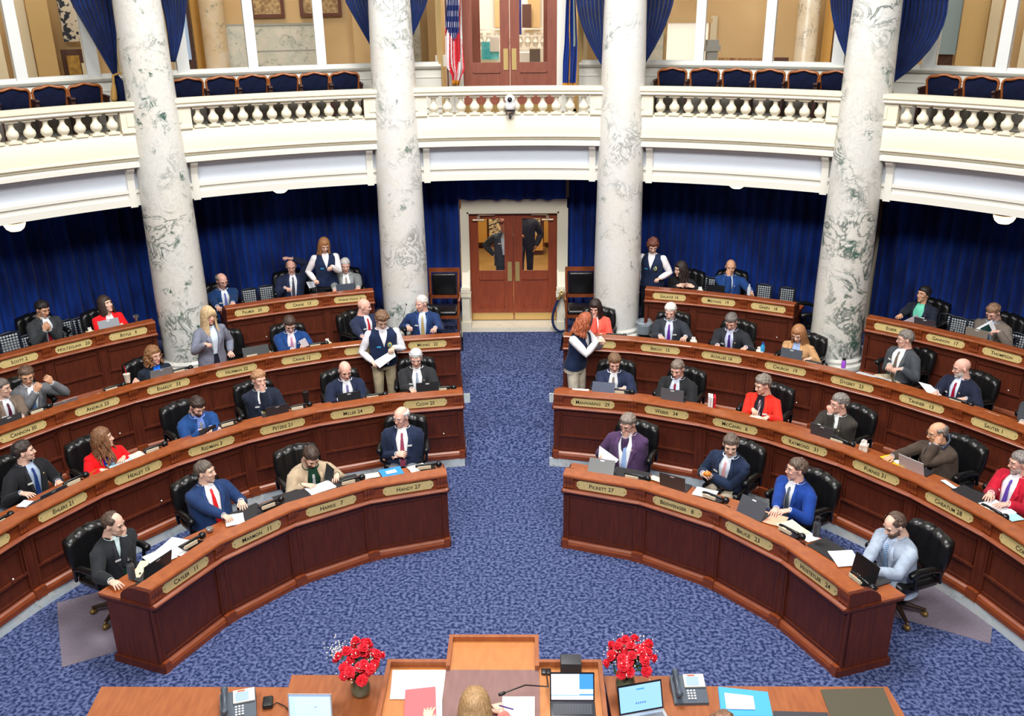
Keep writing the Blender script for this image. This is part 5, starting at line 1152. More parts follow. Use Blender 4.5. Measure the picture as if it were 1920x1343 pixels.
# standing
P_('woman standing in a grey blazer with long blonde hair and bangs', 3, (391, 592), fem=True, stand=True, yaw=10, lean=4, hy=6, hp=4, L=px(432, 660, .92), Rr=('px', 385, 645, 1.08, 'fist'), shirt=(206, 220, 240), jacket=(112, 116, 132), pants=(20, 24, 42), hair='bangs', hc=(188, 162, 124), L_len=.3, badge=0, skin='pink', open=(0.032, 0.062))
STAND = [
 P_('young page standing with papers, navy sweater vest with gold emblem and khaki trousers', 2, (716, 600), stand=True, vest=True, yaw=2, lean=5, hy=4, hp=34, L=('px', 738, 652, 1.18, 'curl'), Rr=('px', 698, 678, 1.0, 'curl'), shirt=(226, 226, 234), pants=(178, 162, 132), hair='mop', hc=(110, 82, 60), skin='fair', emblem=True, badge=0),
 P_('tall girl standing with long light-brown hair, dark vest and white sleeves, holding papers', 4, (608, 460), fem=True, stand=True, vest=True, yaw=0, lean=2, hy=6, hp=24, L=('px', 622, 500, 1.05, 'curl'), Rr=('px', 590, 525, .82, 'curl'), shirt=(226, 222, 224), pants=(24, 25, 30), hair='long', hc=(150, 104, 66), L_len=.46, skin='fair'),
 P_('page girl standing in profile with auburn hair and black headband, cream trousers', 2, (1097, 604), fem=True, stand=True, vest=True, yaw=64, lean=10, hy=62, hp=26, L=('px', 1127, 636, 1.12, 'curl'), Rr=('px', 1119, 640, 1.1, 'curl'), shirt=(230, 228, 232), pants=(196, 184, 166), hair='bob', wave=1, hc=(150, 78, 48), L_len=.22, skin='fair'),
 P_('page with curly auburn hair standing behind the column in a dark vest and black trousers', 4, (1224, 461), fem=True, stand=True, vest=True, yaw=-6, lean=4, hy=20, hp=30, L=('px', 1237, 522, .86, 'curl'), Rr=None, shirt=(230, 228, 234), pants=(26, 28, 36), hair='curly', L_len=.05, hc=(104, 58, 46), skin='fair', emblem=True)]
b = MB(); H = STAND[2][1]
b.tube([H @ Vector((.09 * cos(a), .03 - .01 * sin(a), .12 * sin(a) + .015)) for a in [R(-10 + 200 * k / 14) for k in range(15)]], .012, 8, flat=2.6, up=(0, 1, 0)); b.build('headband', mat('headband_black', (24, 24, 28), .7), STAND[2][0], smooth=True)
# behind the doors
A1 = person('man in a grey suit with hand on hip behind the left door pane', (945, 430), T3 + .06, stand=True, yaw=0, lean=2, hy=30, hp=4, Rr=('l', (.22, -.02, .98), 'fist', 'down', (1.6, -.8, -.2)), L=None, jacket=(52, 60, 68), pants=(50, 56, 64), shirt=(196, 214, 232), tie=None, hair='short', hc=(130, 70, 44), skin='pink', face=180, root=Vector((at(946, 432, y=12.1).x, 12.1, T3 + .06)))
A2 = person('officer in a black uniform standing behind the right door pane', (985, 400), T3 + .06, stand=True, lean=0, hy=-20, hp=0, jacket=(24, 26, 36), pants=(20, 22, 32), shirt=(24, 26, 36), hair='short', hc=(30, 26, 24), skin='brown', face=180, root=Vector((at(985, 470, y=13.4).x, 13.4, T3 + .06)), L=None, Rr=('l', (.1, .3, 1.15), 'fist'), size=1.05, badge=0)
# clerks at the rostrum: see the desk there
# ================================================================ chairs
def chair_proto():
    t = thing('swivel_chair', 'x', 'chair')
    def sect(f):  # f 0..1 up the back
        z = .54 + f * .41; lean = -.29 - .09 * f; w = .265 + .035 * sin(f * pi * .9) ; return z, lean, w
    b = MB(); F_ = []; Bk = []; n = 24
    for j in range(13):
        f = j / 12; z, y, w = sect(f); ch = .022 * min(1, max(0, (f - .15) / .3)); fr = []; bk = []
        for k in range(n + 1):
            u = -1 + 2 * k / n; crown = .04 * (1 - u * u) * f; e = 1 - abs(u) ** 6
            puff = abs(sin((u + 1) * 2 * pi)) ** .6
            top = 1 if f < .92 else (1 - (f - .92) / .08) ** .5
            fr.append((u * w, y + (.035 + .02 * e + ch * puff) * top + .03 * (1 - u * u) * -1 + .03 * abs(u), z + crown - (.02 * (1 - puff) if f > .9 else 0)))
            bk.append((u * w * .98, y - .045 * e * top - .02, z + crown - .01))
        F_.append(fr + bk[::-1])
    b.loft(F_); b.build('backrest', BLACK, t, smooth=True)
    b = MB(); b.rbox(-.26, .26, -.3, .24, .42, .53, .045); b.build('seat', BLACK, t, smooth=True)
    for s_ in (-1, 1):
        b = MB(); b.tube([(s_ * .29, -.26, .5), (s_ * .31, -.22, .66), (s_ * .31, -.1, .71), (s_ * .31, .1, .72), (s_ * .31, .17, .7)], [.02, .024, .036, .04, .042], 12); o = b.build('armrest', BLACK, t, smooth=True)
        b = MB(); b.tube([(s_ * .24, .08, .47), (s_ * .3, .1, .52), (s_ * .31, .12, .7)], [.018, .02, .018], 8); b.build('arm_post', BLK_PL, o, smooth=True)
    b = MB(); b.lathe([(.05, .1), (.05, .2), (.03, .22), (.03, .4), (.12, .42)], 14); b.build('stem', BLK_PL, t, auto=50)
    b = MB()
    for k in range(5):
        a = 2 * pi * k / 5 + .3; b.tube([(.03 * cos(a), .03 * sin(a), .14), (.3 * cos(a), .3 * sin(a), .085)], [.032, .02], 8)
    b.build('star_base', mat('dark_mahogany', (46, 28, 20), .35), t, smooth=True)
    for k in range(5):
        a = 2 * pi * k / 5 + .3; b = MB(); b.M = Matrix.Translation((.31 * cos(a), .31 * sin(a), .035)); b.tube([(-.012, 0, 0), (.012, 0, 0)], .032, 10); b.lathe([(.012, .02), (.014, .06)], 8); b.build('caster', mat('caster_brass', (130, 104, 60), .4, .6), t, smooth=True)
    return t
cp = chair_proto(); remember(cp); used = False
CH_EX = {}
WHO = {}
def place_chair(loc, rz, label, sc=1):
    global used
    if not used: cp.location = loc; cp.rotation_euler = (0, 0, rz); cp['label'] = label; cp['group'] = 'black leather swivel chairs at the desks'; used = True
    else: dup(cp, loc, rz, label, 'black leather swivel chairs at the desks', sc)
def short(l):
    w = l.split(',')[0].split()
    w = w[:9]
    while w[-1] in ('and', 'a', 'with', 'in', 'over', 'his', 'her', 'to', 'the', 'at', 'one', 'of', 'grey', 'dark'): w = w[:-1]
    return ' '.join(w)
for t, row, k in PEOPLE:
    if k.get('stand'): continue
    yw = k.get('yaw', 0); rz = t.rotation_euler.z - R(yw) * (0 if abs(yw) > 15 else .0)
    back = Matrix.Rotation(rz, 3, 'Z') @ Vector((0, -.03, 0))
    desc = t['label']; cut = desc.split(' in a ')[0] if ' in a ' in desc else desc
    place_chair(t.location + back, rz, ('black leather chair behind the ' + short(t['label'])))
def chair_at(px_, py_, z, row, yaw, label):
    p = at(px_, py_, z=ROWZ[row] + z); place_chair(Vector((p.x, p.y, ROWZ[row])), R(180 - ang(p) + yaw), label)
chair_at(425, 640, .9, 3, -6, 'empty black leather swivel chair behind the standing blonde woman')
chair_at(1516, 560, .9, 4, -60, 'empty black tufted swivel chair turned sideways before the right-hand curtain')
# wooden armchairs by the doors
def arm_chair():
    t = thing('side_armchair', 'x', 'armchair'); Wd = mat('armchair_wood', (110, 52, 24), .3, c2=(130, 66, 32), scale=6, coat=.3)
    b = MB(); 
    for s_ in (-1, 1): b.tube([(s_ * .25, -.24, .0), (s_ * .25, -.24, .45), (s_ * .255, -.3, .8), (s_ * .26, -.34, 1.13)], .024, 8)
    b.box(-.28, .28, -.365, -.315, 1.08, 1.15); b.box(-.25, .25, -.3, -.26, .6, .66); b.build('back_frame', Wd, t, auto=50)
    b = MB(); b.M = Matrix.Translation((0, -.29, .86)) @ Matrix.Rotation(R(-8), 4, 'X'); b.rbox(-.22, .22, -.03, .05, -.2, .22, .03); b.build('backrest', BLACK, t, smooth=True)
    b = MB(); b.rbox(-.26, .26, -.24, .26, .43, .52, .04); b.build('seat', BLACK, t, smooth=True)
    b = MB(); b.box(-.27, .27, -.24, .25, .38, .44); b.build('seat_rail', Wd, t)
    for s_ in (-1, 1):
        b = MB(); b.tube([(s_ * .26, -.28, .7), (s_ * .29, -.05, .71), (s_ * .29, .18, .69)], [.02, .024, .028], 8); b.build('armrest', Wd, t, smooth=True)
        b = MB(); b.tube([(s_ * .27, .2, 0), (s_ * .27, .2, .42), (s_ * .29, .17, .68)], [.018, .024, .02], 8); b.build('leg', Wd, t, smooth=True)
    return t
a1 = arm_chair(); remember(a1)
pL = at(832, 578, z=T4 + .5); pR = at(1090, 576, z=T4 + .5)
a1.location = (pL.x, pL.y, T4); a1.rotation_euler = (0, 0, R(180)); a1['label'] = 'wooden armchair with black leather on the flag side of the doors'; a1['group'] = 'wooden armchairs flanking the doors'
dup(a1, (pR.x, pR.y, T4), R(180), 'wooden armchair with black leather behind the hanging rope', 'wooden armchairs flanking the doors')
# lattice-backed chairs against the curtains
def lattice():
    t = thing('lattice_chair', 'x', 'chair'); M1 = mat('lattice_frame', (26, 30, 44), .4)
    b = MB(); b.tube([(-.14, 0, .45), (-.16, -.03, .7), (-.15, -.05, .92), (0, -.055, .94), (.15, -.05, .92), (.16, -.03, .7), (.14, 0, .45)], .02, 8)
    b.build('back_frame', M1, t, smooth=True)
    b = MB()
    for k in range(7): x = -.13 + .26 * k / 6; b.tube([(x, 0, .46), (x * 1.04, -.045, .92)], .006, 5, cap=False)
    for k in range(11): z = .47 + .44 * k / 10; y = -.045 * (z - .46) / .46; b.tube([(-.145, y - .006, z), (.145, y - .006, z)], .006, 5, cap=False)
    b.build('lattice', M1, t)
    b = MB(); b.box(-.14, .14, -.062, -.06, .5, .9); b.build('back_pad', mat('lattice_pad', (226, 232, 236), .7), t)
    b = MB(); b.rbox(-.22, .22, -.02, .42, .42, .48, .025); b.build('seat', M1, t, smooth=True)
    for x in (-.19, .19):
        for y in (.02, .38): b = MB(); b.tube([(x, y, 0), (x, y, .43)], .015, 6); b.build('leg', M1, t)
    return t
l1 = lattice(); remember(l1); fl = True
LAT = [(22, 650, 'first at the left edge'), (52, 640, 'second from the left edge'), (130, 610, 'just right of the man with steepled hands'), (152, 606, 'between the man with steepled hands and the woman in red'), (170, 600, 'nearest the woman in the red jacket'), (468, 551, 'beside the man with the periwinkle tie'), (500, 545, 'beside the man with a hand on his head'), (590, 532, 'behind the papers of the standing girl'),
 (1318, 527, 'next to the woman in black'), (1340, 531, 'beside the man in the peach tie'), (1432, 543, 'beyond the bald man in blue'), (1475, 549, 'next to the tufted chair'), (1775, 600, 'beside the woman with gold earrings'), (1796, 606, 'second from the woman with gold earrings'), (1828, 612, 'beside the man in tweed at the back'), (1905, 636, 'at the right edge')]
for x, y, w_ in LAT:
    p = at(x, y, z=T4 + .72); loc = Vector((p.x, p.y, T4)); rz = R(180 - ang(p)); lab = 'lattice-backed chair before the curtain, ' + w_
    if fl: l1.location = loc; l1.rotation_euler = (0, 0, rz); l1['label'] = lab; l1['group'] = 'lattice-backed chairs against the curtain'; fl = False
    else: dup(l1, loc, rz, lab, 'lattice-backed chairs against the curtain', .86)
# waste bins with clear liners
for x, y, lab in ((1208, 612, 'black waste bin with clear liner beside the column near the aisle'), (1632, 660, 'black waste bin with clear liner beside the far right column'), (336, 650, 'black waste bin with clear liner beside the far left column')):
    p = at(x, y, z=T4 + .35); t = thing('waste_bin', lab, 'bin', (p.x, p.y, T4), 0, 'waste bins beside the columns'); b = MB(); b.lathe([(.1, 0), (.13, .38), (.125, .38), (.095, .02)], 18); b.build('bin_body', BLK_PL, t, auto=50)
    b = MB(); rr = random.Random(x); b.lathe([(.136, .24), (.14, .34), (.137, .39), (.15, .42), (.13, .46), (.118, .4), (.11, .3)], 22, caps=False)
    b.v = [(a * (1 + .06 * rr.uniform(-1, 1)), c * (1 + .06 * rr.uniform(-1, 1)), z) for a, c, z in b.v]; b.build('liner', mat('clear_liner', (200, 214, 226), .15, alpha=.32), t, auto=30)
# ================================================================ things on the desks
WT = DTOP + .002
def place(x, y, row, h=WT, lo=.2, hi=.56):
    p = at(x, y, z=ROWZ[row] + h); r_ = math.hypot(p.x, p.y); q = min(max(r_ - ROWR[row] * .997, lo), hi); f = (ROWR[row] * .997 + q) / r_
    return Vector((p.x * f, p.y * f, p.z)), -R(ang(p))
def phone_proto():
    t = thing('desk_phone', 'x', 'telephone'); b = MB(); b.hexa([(-.1, -.09, 0), (.09, -.09, 0), (.09, .1, 0), (-.1, .1, 0), (-.1, -.09, .06), (.09, -.09, .06), (.09, .1, .02), (-.1, .1, .02)]); b.build('base', BLK_PL, t)
    b = MB(); b.tube([(-.14, -.03, .085), (-.1, -.035, .1), (.02, -.035, .1), (.08, -.03, .09)], [.02, .014, .014, .02], 10); o = b.build('handset', BLK_PL, t, smooth=True)
    b = MB(); b.ell((.135, -.02, .075), (.042, .04, .042), 14, 10); b.build('earpiece', mat('phone_gloss', (22, 23, 26), .2), o, smooth=True)
    b = MB(); b.box(-.13, .03, -.075, -.052, .06, .078); b.box(-.13, .03, -.08, -.07, .06, .1); b.build('label_strip', mat('cream_strip', (214, 204, 178), .5), t)
    return t
ph = phone_proto(); remember(ph); fp = True
PHONES = [(1, 668, 898), (1, 812, 871), (1, 516, 942), (1, 368, 1014), (1, 1205, 892), (1, 1352, 930), (1, 1496, 995), (1, 1630, 1088), (2, 440, 790), (2, 572, 760), (2, 714, 740), (2, 843, 726), (2, 150, 898), (2, 299, 838), (2, 8, 975), (2, 1178, 732), (2, 1590, 826), (2, 1876, 958), (3, 223, 725), (3, 350, 692), (3, 66, 757), (3, 486, 662), (3, 606, 644), (3, 1165, 627), (3, 1540, 680), (3, 1668, 714), (3, 1812, 752)]
SIDE = lambda x: 'left' if x < 955 else 'right'
cnt = {}
for row, x, y in PHONES:
    p, a = place(x - 10, y + 4, row, WT + .05); key = (row, SIDE(x)); cnt.setdefault(key, []).append((abs(x - 955), row, x, y, Vector((p.x, p.y, ROWZ[row] + WT)), a))
ORN = ['nearest the aisle', 'second from the aisle', 'third from the aisle', 'fourth from the aisle', 'fifth from the aisle', 'sixth from the aisle', 'seventh from the aisle']
for (row, sd), l in cnt.items():
    for i, (_, _, x, y, loc, a) in enumerate(sorted(l)):
        lab = 'black desk phone with cream strip, %s on the %s %s desk row' % (ORN[i], sd, {1: 'front', 2: 'second', 3: 'third'}[row])
        if fp: ph.location = loc; ph.rotation_euler = (0, 0, a); ph['label'] = lab; ph['group'] = 'desk phones'; fp = False
        else: dup(ph, loc, a, lab, 'desk phones')
def laptop(x, y, row, lab, lid=(70, 72, 78), open_=105, tag_=True, w=.32, yaw=0, z=None, screen=None):
    p, a = place(x, y, row, WT + .11, .26, .46); p = p + Vector((p.x, p.y, 0)).normalized() * .11; t = thing('laptop', lab, 'laptop', (p.x, p.y, ROWZ[row] + WT), a + R(180 + yaw)); w /= 2
    b = MB(); b.rbox(-w, w, -.11, .11, 0, .014, .004); b.build('keyboard_base', mat('laptop_base', (44, 45, 50), .4), t, auto=40)
    b = MB(); c_, s_ = cos(R(open_)), sin(R(open_)); L_ = .215; th = .007; y0 = .11
    def q(u, d): return (y0 - c_ * u * 1 + s_ * d, .012 + s_ * u + c_ * d)
    vs = []
    for (u, d) in ((0, 0), (0, th), (L_, th), (L_, 0)): yy, zz = q(u, d); vs += [(-w, yy, zz), (w, yy, zz)]
    b.add(vs, [(0, 2, 3, 1), (2, 4, 5, 3), (4, 6, 7, 5), (6, 0, 1, 7), (0, 6, 4, 2), (1, 3, 5, 7)]); ld = b.build('lid', mat('lid_%d_%d_%d' % lid, lid, .35, .3), t)
    if tag_: b = MB(); b.add([(sx * .025, *q(L_ - .03 + du, th + .001)) for sx, du in ((-1, 0), (1, 0), (1, .016), (-1, .016))], [(0, 1, 2, 3)]); b.build('sticker', mat('sticker_white', (210, 212, 214), .5), ld)
    return t
laptop(292, 1062, 1, 'dark grey laptop with its lid up before the man with the green tie', (62, 64, 68), 104, w=.36)
laptop(1125, 880, 1, 'low grey laptop before the man in the purple jacket', (92, 92, 92), 50)
laptop(1262, 905, 1, 'grey laptop beside the leaning man with the red and white tie', (84, 80, 80), 100)
laptop(1405, 955, 1, 'grey laptop nearly shut before the man in the bright blue suit', (86, 88, 96), 60)
laptop(1625, 1068, 1, 'black laptop under the hands of the bearded man in pale grey', (30, 32, 36), 80, False)
laptop(518, 770, 2, 'charcoal laptop before the man with the mustard tie', (58, 62, 70), 108)
laptop(655, 750, 2, 'dark laptop before the bald man with the purple striped tie', (52, 56, 62), 92)
laptop(802, 732, 2, 'dark laptop before the white-haired man in charcoal', (48, 50, 54), 84)
laptop(1260, 745, 2, 'grey laptop before the man with the crimson tie', (104, 106, 112), 88)
laptop(1545, 810, 2, 'slate laptop before the man with his hand to his mouth', (76, 84, 92), 104)
laptop(1712, 872, 2, 'white-rimmed laptop beside the yellow folder', (206, 210, 216), 108, False)
laptop(95, 930, 2, 'silver-grey laptop before the man with the dark blue tie', (94, 100, 110), 112)
laptop(120, 760, 3, 'pinkish silver laptop with dark stickers before the gesturing man', (196, 180, 180), 112)
laptop(18, 795, 3, 'dark grey laptop at the left edge of the third desk row', (84, 82, 84), 96)
laptop(302, 703, 3, 'silver laptop before the smiling curly-haired woman', (150, 154, 156), 104)
laptop(1487, 665, 3, 'grey laptop before the woman in the tan blazer', (100, 108, 120), 86)
laptop(1748, 600, 4, 'dark laptop before the woman with gold earrings', (84, 76, 84), 104)
laptop(1835, 628, 4, 'silver laptop under the booklet of the man in tweed', (150, 140, 128), 92)
laptop(1342, 545, 4, 'black laptop before the bald man with the peach tie', (26, 28, 34), 84, False)
laptop(205, 612, 4, 'light grey laptop before the woman in red with bobbed hair', (150, 154, 160), 70)
laptop(648, 545, 4, 'slate laptop before the man in light grey tweed', (84, 92, 108), 84, False)
laptop(1130, 733, 2, 'navy laptop beside the young man signing a paper', (26, 36, 60), 60, False)
laptop(478, 658, 3, 'black laptop case open before the standing blonde woman', (24, 25, 28), 60, False, .4)
def sheet(x, y, row, lab, w=.2, l=.28, rot=0, c=(232, 233, 236), h=WT, name='paper_sheet', n=1, tilt=0, cat='paper', th=.002):
    p, a = place(x, y, row, h); t = thing(name, lab, cat, (p.x, p.y, ROWZ[row] + h), a + R(rot)); b = MB(); rr = random.Random(x * y); m_ = mat('paper_%d_%d_%d' % c, c, .7)
    if tilt: b.M = Matrix.Rotation(R(tilt), 4, 'X')
    for k in range(n):
        g = []; 
        for e in (0, th):
            for j in range(5): g.append([(-w / 2 + w * i / 4, -l / 2 + l * j / 4, e + k * .003 + .004 * sin(i * 1.1 + j * .7 + x) ** 2) for i in range(5)])
        o = len(b.v); vs = [q for r_ in g for q in r_]; fs = []
        for e in (0, 1):
            for j in range(4):
                for i in range(4): q = e * 25 + j * 5 + i; fs.append((q, q + 1, q + 6, q + 5))
        for j in range(4): fs += [(j * 5, j * 5 + 5, j * 5 + 30, j * 5 + 25), (j * 5 + 4, j * 5 + 9, j * 5 + 34, j * 5 + 29)]
        for i in range(4): fs += [(i, i + 1, i + 26, i + 25), (20 + i, 21 + i, 46 + i, 45 + i)]
        bb = b.M; b.M = (bb or Matrix()) @ Matrix.Rotation(rr.uniform(-.12, .12) * (k > 0), 4, 'Z'); b.add(vs, fs); b.M = bb
    b.build('sheets', m_, t); return t
SH = [
 (325, 1022, 1, 'printed white sheets spread beside the dark grey laptop', .28, .34, 14, (228, 230, 234), 2), (300, 1045, 1, 'second white sheet under the printed sheets by the dark laptop', .26, .28, -12, (230, 231, 235), 1), (262, 1068, 1, 'cream strip of papers behind the dark grey laptop', .3, .1, 30, (214, 208, 180), 2),
 (440, 975, 1, 'white notepad under the hand of the man with the red tie', .2, .24, -24, (226, 232, 240), 2), (598, 912, 1, 'large white booklet before the bearded man in beige', .32, .2, 4, (226, 230, 232), 3), (592, 903, 1, 'pale blue sheet on the booklet of the man in beige', .2, .12, 4, (150, 204, 214), 1), (694, 890, 1, 'cream sheets beside the blue folder', .2, .12, 0, (220, 216, 202), 2), (783, 878, 1, 'white sheets with a pen beside the blue folder', .22, .18, 10, (232, 232, 228), 2),
 (1330, 918, 1, 'white sheet beside the leaning man with the red and white tie', .26, .2, 10, (226, 234, 240), 2), (1250, 890, 1, 'cream papers behind the grey laptop with a brown lid', .3, .1, -16, (218, 208, 188), 2), (1462, 966, 1, 'peach sheet before the man in the bright blue suit', .28, .24, 16, (240, 172, 144), 1), (1503, 983, 1, 'cream folder beside the peach sheet', .3, .22, -14, (232, 222, 186), 2), (1530, 998, 1, 'white sheet by the grey bottle', .2, .16, -10, (226, 228, 234), 1), (1592, 1045, 1, 'white pages beside the typing man in pale grey', .28, .26, -24, (230, 232, 236), 2),
 (225, 868, 2, 'pale blue sheet before the woman in red with long brown hair', .3, .16, 0, (168, 208, 222), 2), (252, 858, 2, 'cream sheets under the hand of the woman in red', .26, .2, 8, (226, 218, 204), 2), (405, 808, 2, 'white sheet beside the tablet', .16, .14, 0, (230, 231, 235), 1), (45, 945, 2, 'crumpled white paper beside the silver-grey laptop', .14, .12, 20, (226, 228, 240), 3), (1090, 727, 2, 'white sheets by the aisle end of the second desk row', .24, .12, 0, (230, 230, 230), 2), (1168, 735, 2, 'white page being signed by the young man', .2, .14, 0, (228, 230, 234), 1), (1430, 778, 2, 'cream card in the hands of the woman in scarlet', .24, .1, -4, (232, 214, 196), 2), (1880, 950, 2, 'white sheets under the hands of the man in crimson', .3, .24, -10, (230, 232, 240), 2), (1906, 965, 2, 'pale blue sheet at the right edge of the second desk row', .2, .16, -10, (170, 212, 226), 1), (1785, 906, 2, 'pale slips scattered behind the ledge beside the tweed man', .2, .06, -14, (206, 220, 226), 2),
 (170, 745, 3, 'white sheets beside the pinkish laptop', .3, .08, 0, (228, 230, 232), 2), (1262, 633, 3, 'open pages before the bearded man with the violet tie', .34, .1, 0, (222, 220, 216), 2), (1372, 655, 3, 'open pages before the man with the deep purple tie', .3, .1, 0, (226, 226, 226), 2), (1640, 705, 3, 'grey-white sheets before the man with khaki trousers', .5, .22, 0, (196, 198, 204), 2), (1850, 775, 3, 'white and coral leaflet on the third desk row', .3, .08, 0, (232, 214, 206), 2), (1568, 690, 3, 'yellow-white papers beside the purple bottle', .24, .12, 0, (226, 218, 190), 2), (1115, 625, 3, 'white sheets before the woman in coral', .3, .1, 0, (224, 224, 228), 2),
]
for x, y, row, lab, w_, l_, rot, c, n in SH: sheet(x, y, row, lab, w_, l_, rot, c, WT + .008, n=n)
def folder(x, y, row, lab, c, w=.26, l=.2, rot=0, patch=None):
    t = sheet(x, y, row, lab, w, l, rot, c, WT + .01, name='folder', cat='folder', n=2)
    if patch: b = MB(); b.box(-.07, .06, -.05, .03, .012, .014); b.build('label_patch', PAPER, t)
    return t
folder(733, 884, 1, 'bright blue folder with white label by the aisle', (44, 140, 214), .27, .2, 6, True); folder(1690, 862, 2, 'yellow folder held by the man on the phone', (236, 196, 20), .36, .2, -16, True)
# held papers: real sheets in the hands of those who hold them
def held(pts, z, lab, c=(232, 233, 238), dep=None, cat='paper', name='paper_sheet', tier=0, n=1):
    P = [at(x, y, z=tier + zz) for (x, y), zz in zip(pts, z)]; ctr = sum(P, Vector()) / 4; t = thing(name, lab, cat, ctr); b = MB(); nr = (P[1] - P[0]).cross(P[3] - P[0]).normalized()
    for k in range(n): off = nr * (.004 * k); b.hexa([p - ctr + off for p in P] + [p - ctr + off + nr * .002 for p in P])
    b.build('sheets', mat('paper_%d_%d_%d' % c, c, .7), t); return t
held([(1124, 836), (1160, 862), (1155, 868), (1122, 858)], [.86, .82, .78, .76], 'white sheet held by the man in the purple jacket', (222, 222, 228), tier=0)
held([(700, 678), (738, 655), (742, 668), (712, 690)], [1.02, 1.16, 1.08, .96], 'white papers held by the standing page boy', tier=T2, n=2)
held([(718, 676), (738, 646), (744, 652), (728, 684)], [1.0, 1.2, 1.16, .94], 'second sheaf of papers in the page boy hands', (206, 206, 222), tier=T2)
held([(596, 497), (616, 492), (622, 496), (602, 505)], [1.08, 1.1, 1.04, 1.0], 'white pad held by the tall standing girl', (222, 214, 226), tier=T4, n=3)
held([(574, 529), (598, 527), (601, 536), (580, 541)], [.92, .92, .84, .82], 'white sheet handed down by the tall standing girl', (226, 230, 238), tier=T4)
held([(1110, 634), (1128, 630), (1130, 640), (1112, 646)], [1.16, 1.16, 1.1, 1.08], 'white papers in the hands of the page girl in cream trousers', tier=T2, n=2)
held([(1830, 616), (1860, 600), (1868, 618), (1838, 634)], [.98, 1.08, .94, .86], 'white booklet held by the man in tweed', (222, 224, 228), tier=T4, n=2)
held([(1838, 616), (1854, 608), (1860, 620), (1844, 628)], [1.0, 1.06, .95, .9], 'dark green panel of the booklet held by the man in tweed', (20, 62, 60), tier=T4)
held([(1722, 716), (1745, 722), (1766, 742), (1740, 738)], [.96, .95, .86, .88], 'open booklet held by the bald man with white beard', (222, 222, 224), tier=T3, n=2)
held([(1694, 602), (1720, 590), (1726, 600), (1720, 606)], [.86, 1.0, .9, .84], 'white folded sheet before the woman with gold earrings', (214, 216, 228), tier=T4)
held([(560, 640), (572, 634), (580, 648), (568, 652)], [1.0, 1.04, .9, .88], 'white cards held by the man with the pink tie', (226, 222, 230), tier=T3, n=2)
held([(372, 808), (404, 796), (406, 802), (376, 816)], [.92, .94, .88, .86], 'black tablet held by the bearded man in blue', (22, 22, 26), tier=T2, cat='tablet', name='tablet', n=3)
held([(612, 868), (626, 880), (624, 904), (608, 898)], [1.0, .98, .82, .84], 'black folder with yellow sticker held by the man in beige', (24, 28, 32), tier=0, cat='folder', name='folder', n=2)
# bottles, cups and boxes
def lathe_thing(name, x, y, row, lab, cat, prof, m, extra=None, h=WT):
    p, a = place(x, y, row, h); t = thing(name, lab, cat, (p.x, p.y, ROWZ[row] + h)); b = MB(); b.lathe(prof, 18); b.build('body' if name != 'cup' else 'cup_body', m, t, auto=40)
    if extra: b = MB(); b.lathe(extra[0], 16); b.build(extra[1], extra[2], t, auto=40)
    return t
BOT = [(.0, 0), (.036, .004), (.037, .15), (.034, .165), (.022, .18), (.022, .2), (0, .2)]
lathe_thing('bottle', 248, 1085, 1, 'grey steel bottle with black cap on the far left front desk', 'bottle', BOT, mat('steel_grey', (120, 122, 122), .3, .7), ([(0, .2), (.028, .2), (.028, .225), (.015, .24), (0, .24)], 'cap', BLK_PL), WT + .1)
lathe_thing('bottle', 1530, 1005, 1, 'slate grey flask on the right front desk', 'bottle', BOT, mat('slate_flask', (78, 84, 92), .35, .4), ([(0, .2), (.028, .2), (.028, .23), (0, .24)], 'cap', BLK_PL), WT + .1)
lathe_thing('cup', 566, 742, 2, 'black travel cup beside the man with the mustard tie', 'cup', [(0, 0), (.032, .002), (.042, .15), (.044, .16), (0, .165)], BLK_PL, None, WT + .1)
t = lathe_thing('cup', 238, 716, 3, 'white paper cup with a red straw', 'cup', [(0, 0), (.034, .002), (.048, .13), (.05, .135), (0, .14)], mat('paper_cup', (226, 216, 200), .5, c2=(222, 150, 70), scale=12, lo=.6, hi=.64), None, WT + .07); b = MB(); b.tube([(.0, 0, .13), (-.01, -.01, .26)], .006, 6); b.build('straw', mat('straw_red', (206, 30, 36), .4), t)
lathe_thing('bottle', 1433, 655, 3, 'small clear blue bottle on the third desk row', 'bottle', [(0, 0), (.034, .002), (.034, .09), (.014, .12), (.014, .14), (0, .14)], mat('blue_bottle', (60, 160, 214), .15, alpha=.85), ([(0, .12), (.016, .12), (.016, .145), (0, .145)], 'cap', mat('cap_blue', (30, 84, 190), .4)), WT + .07)
lathe_thing('bottle', 1581, 690, 3, 'purple bottle with a black cap before the far right column', 'bottle', [(0, 0), (.032, .002), (.032, .1), (.02, .12), (0, .12)], mat('purple_bottle', (158, 86, 206), .25), ([(0, .12), (.022, .12), (.022, .15), (0, .15)], 'cap', BLK_PL), WT + .07)
lathe_thing('bottle', 1410, 545, 4, 'clear water bottle beside the bald man with the peach tie', 'bottle', [(0, 0), (.032, .002), (.032, .13), (.014, .16), (.014, .19), (0, .19)], mat('clear_bottle', (214, 222, 230), .1, alpha=.7), None, WT + .09)
lathe_thing('tin', 393, 995, 1, 'round steel tin by the man with the red tie', 'tin', [(0, 0), (.04, .002), (.04, .03), (.036, .034), (0, .034)], mat('steel_tin', (170, 176, 178), .25, .8), None, WT + .02)
lathe_thing('cup', 257, 604, 4, 'small metal cup on the corner of the back desk beside the red jacket', 'cup', [(0, 0), (.02, .002), (.02, .05), (.045, .09), (.04, .12), (0, .13)], mat('chrome', (190, 196, 200), .15, .9), None, WT + .1)
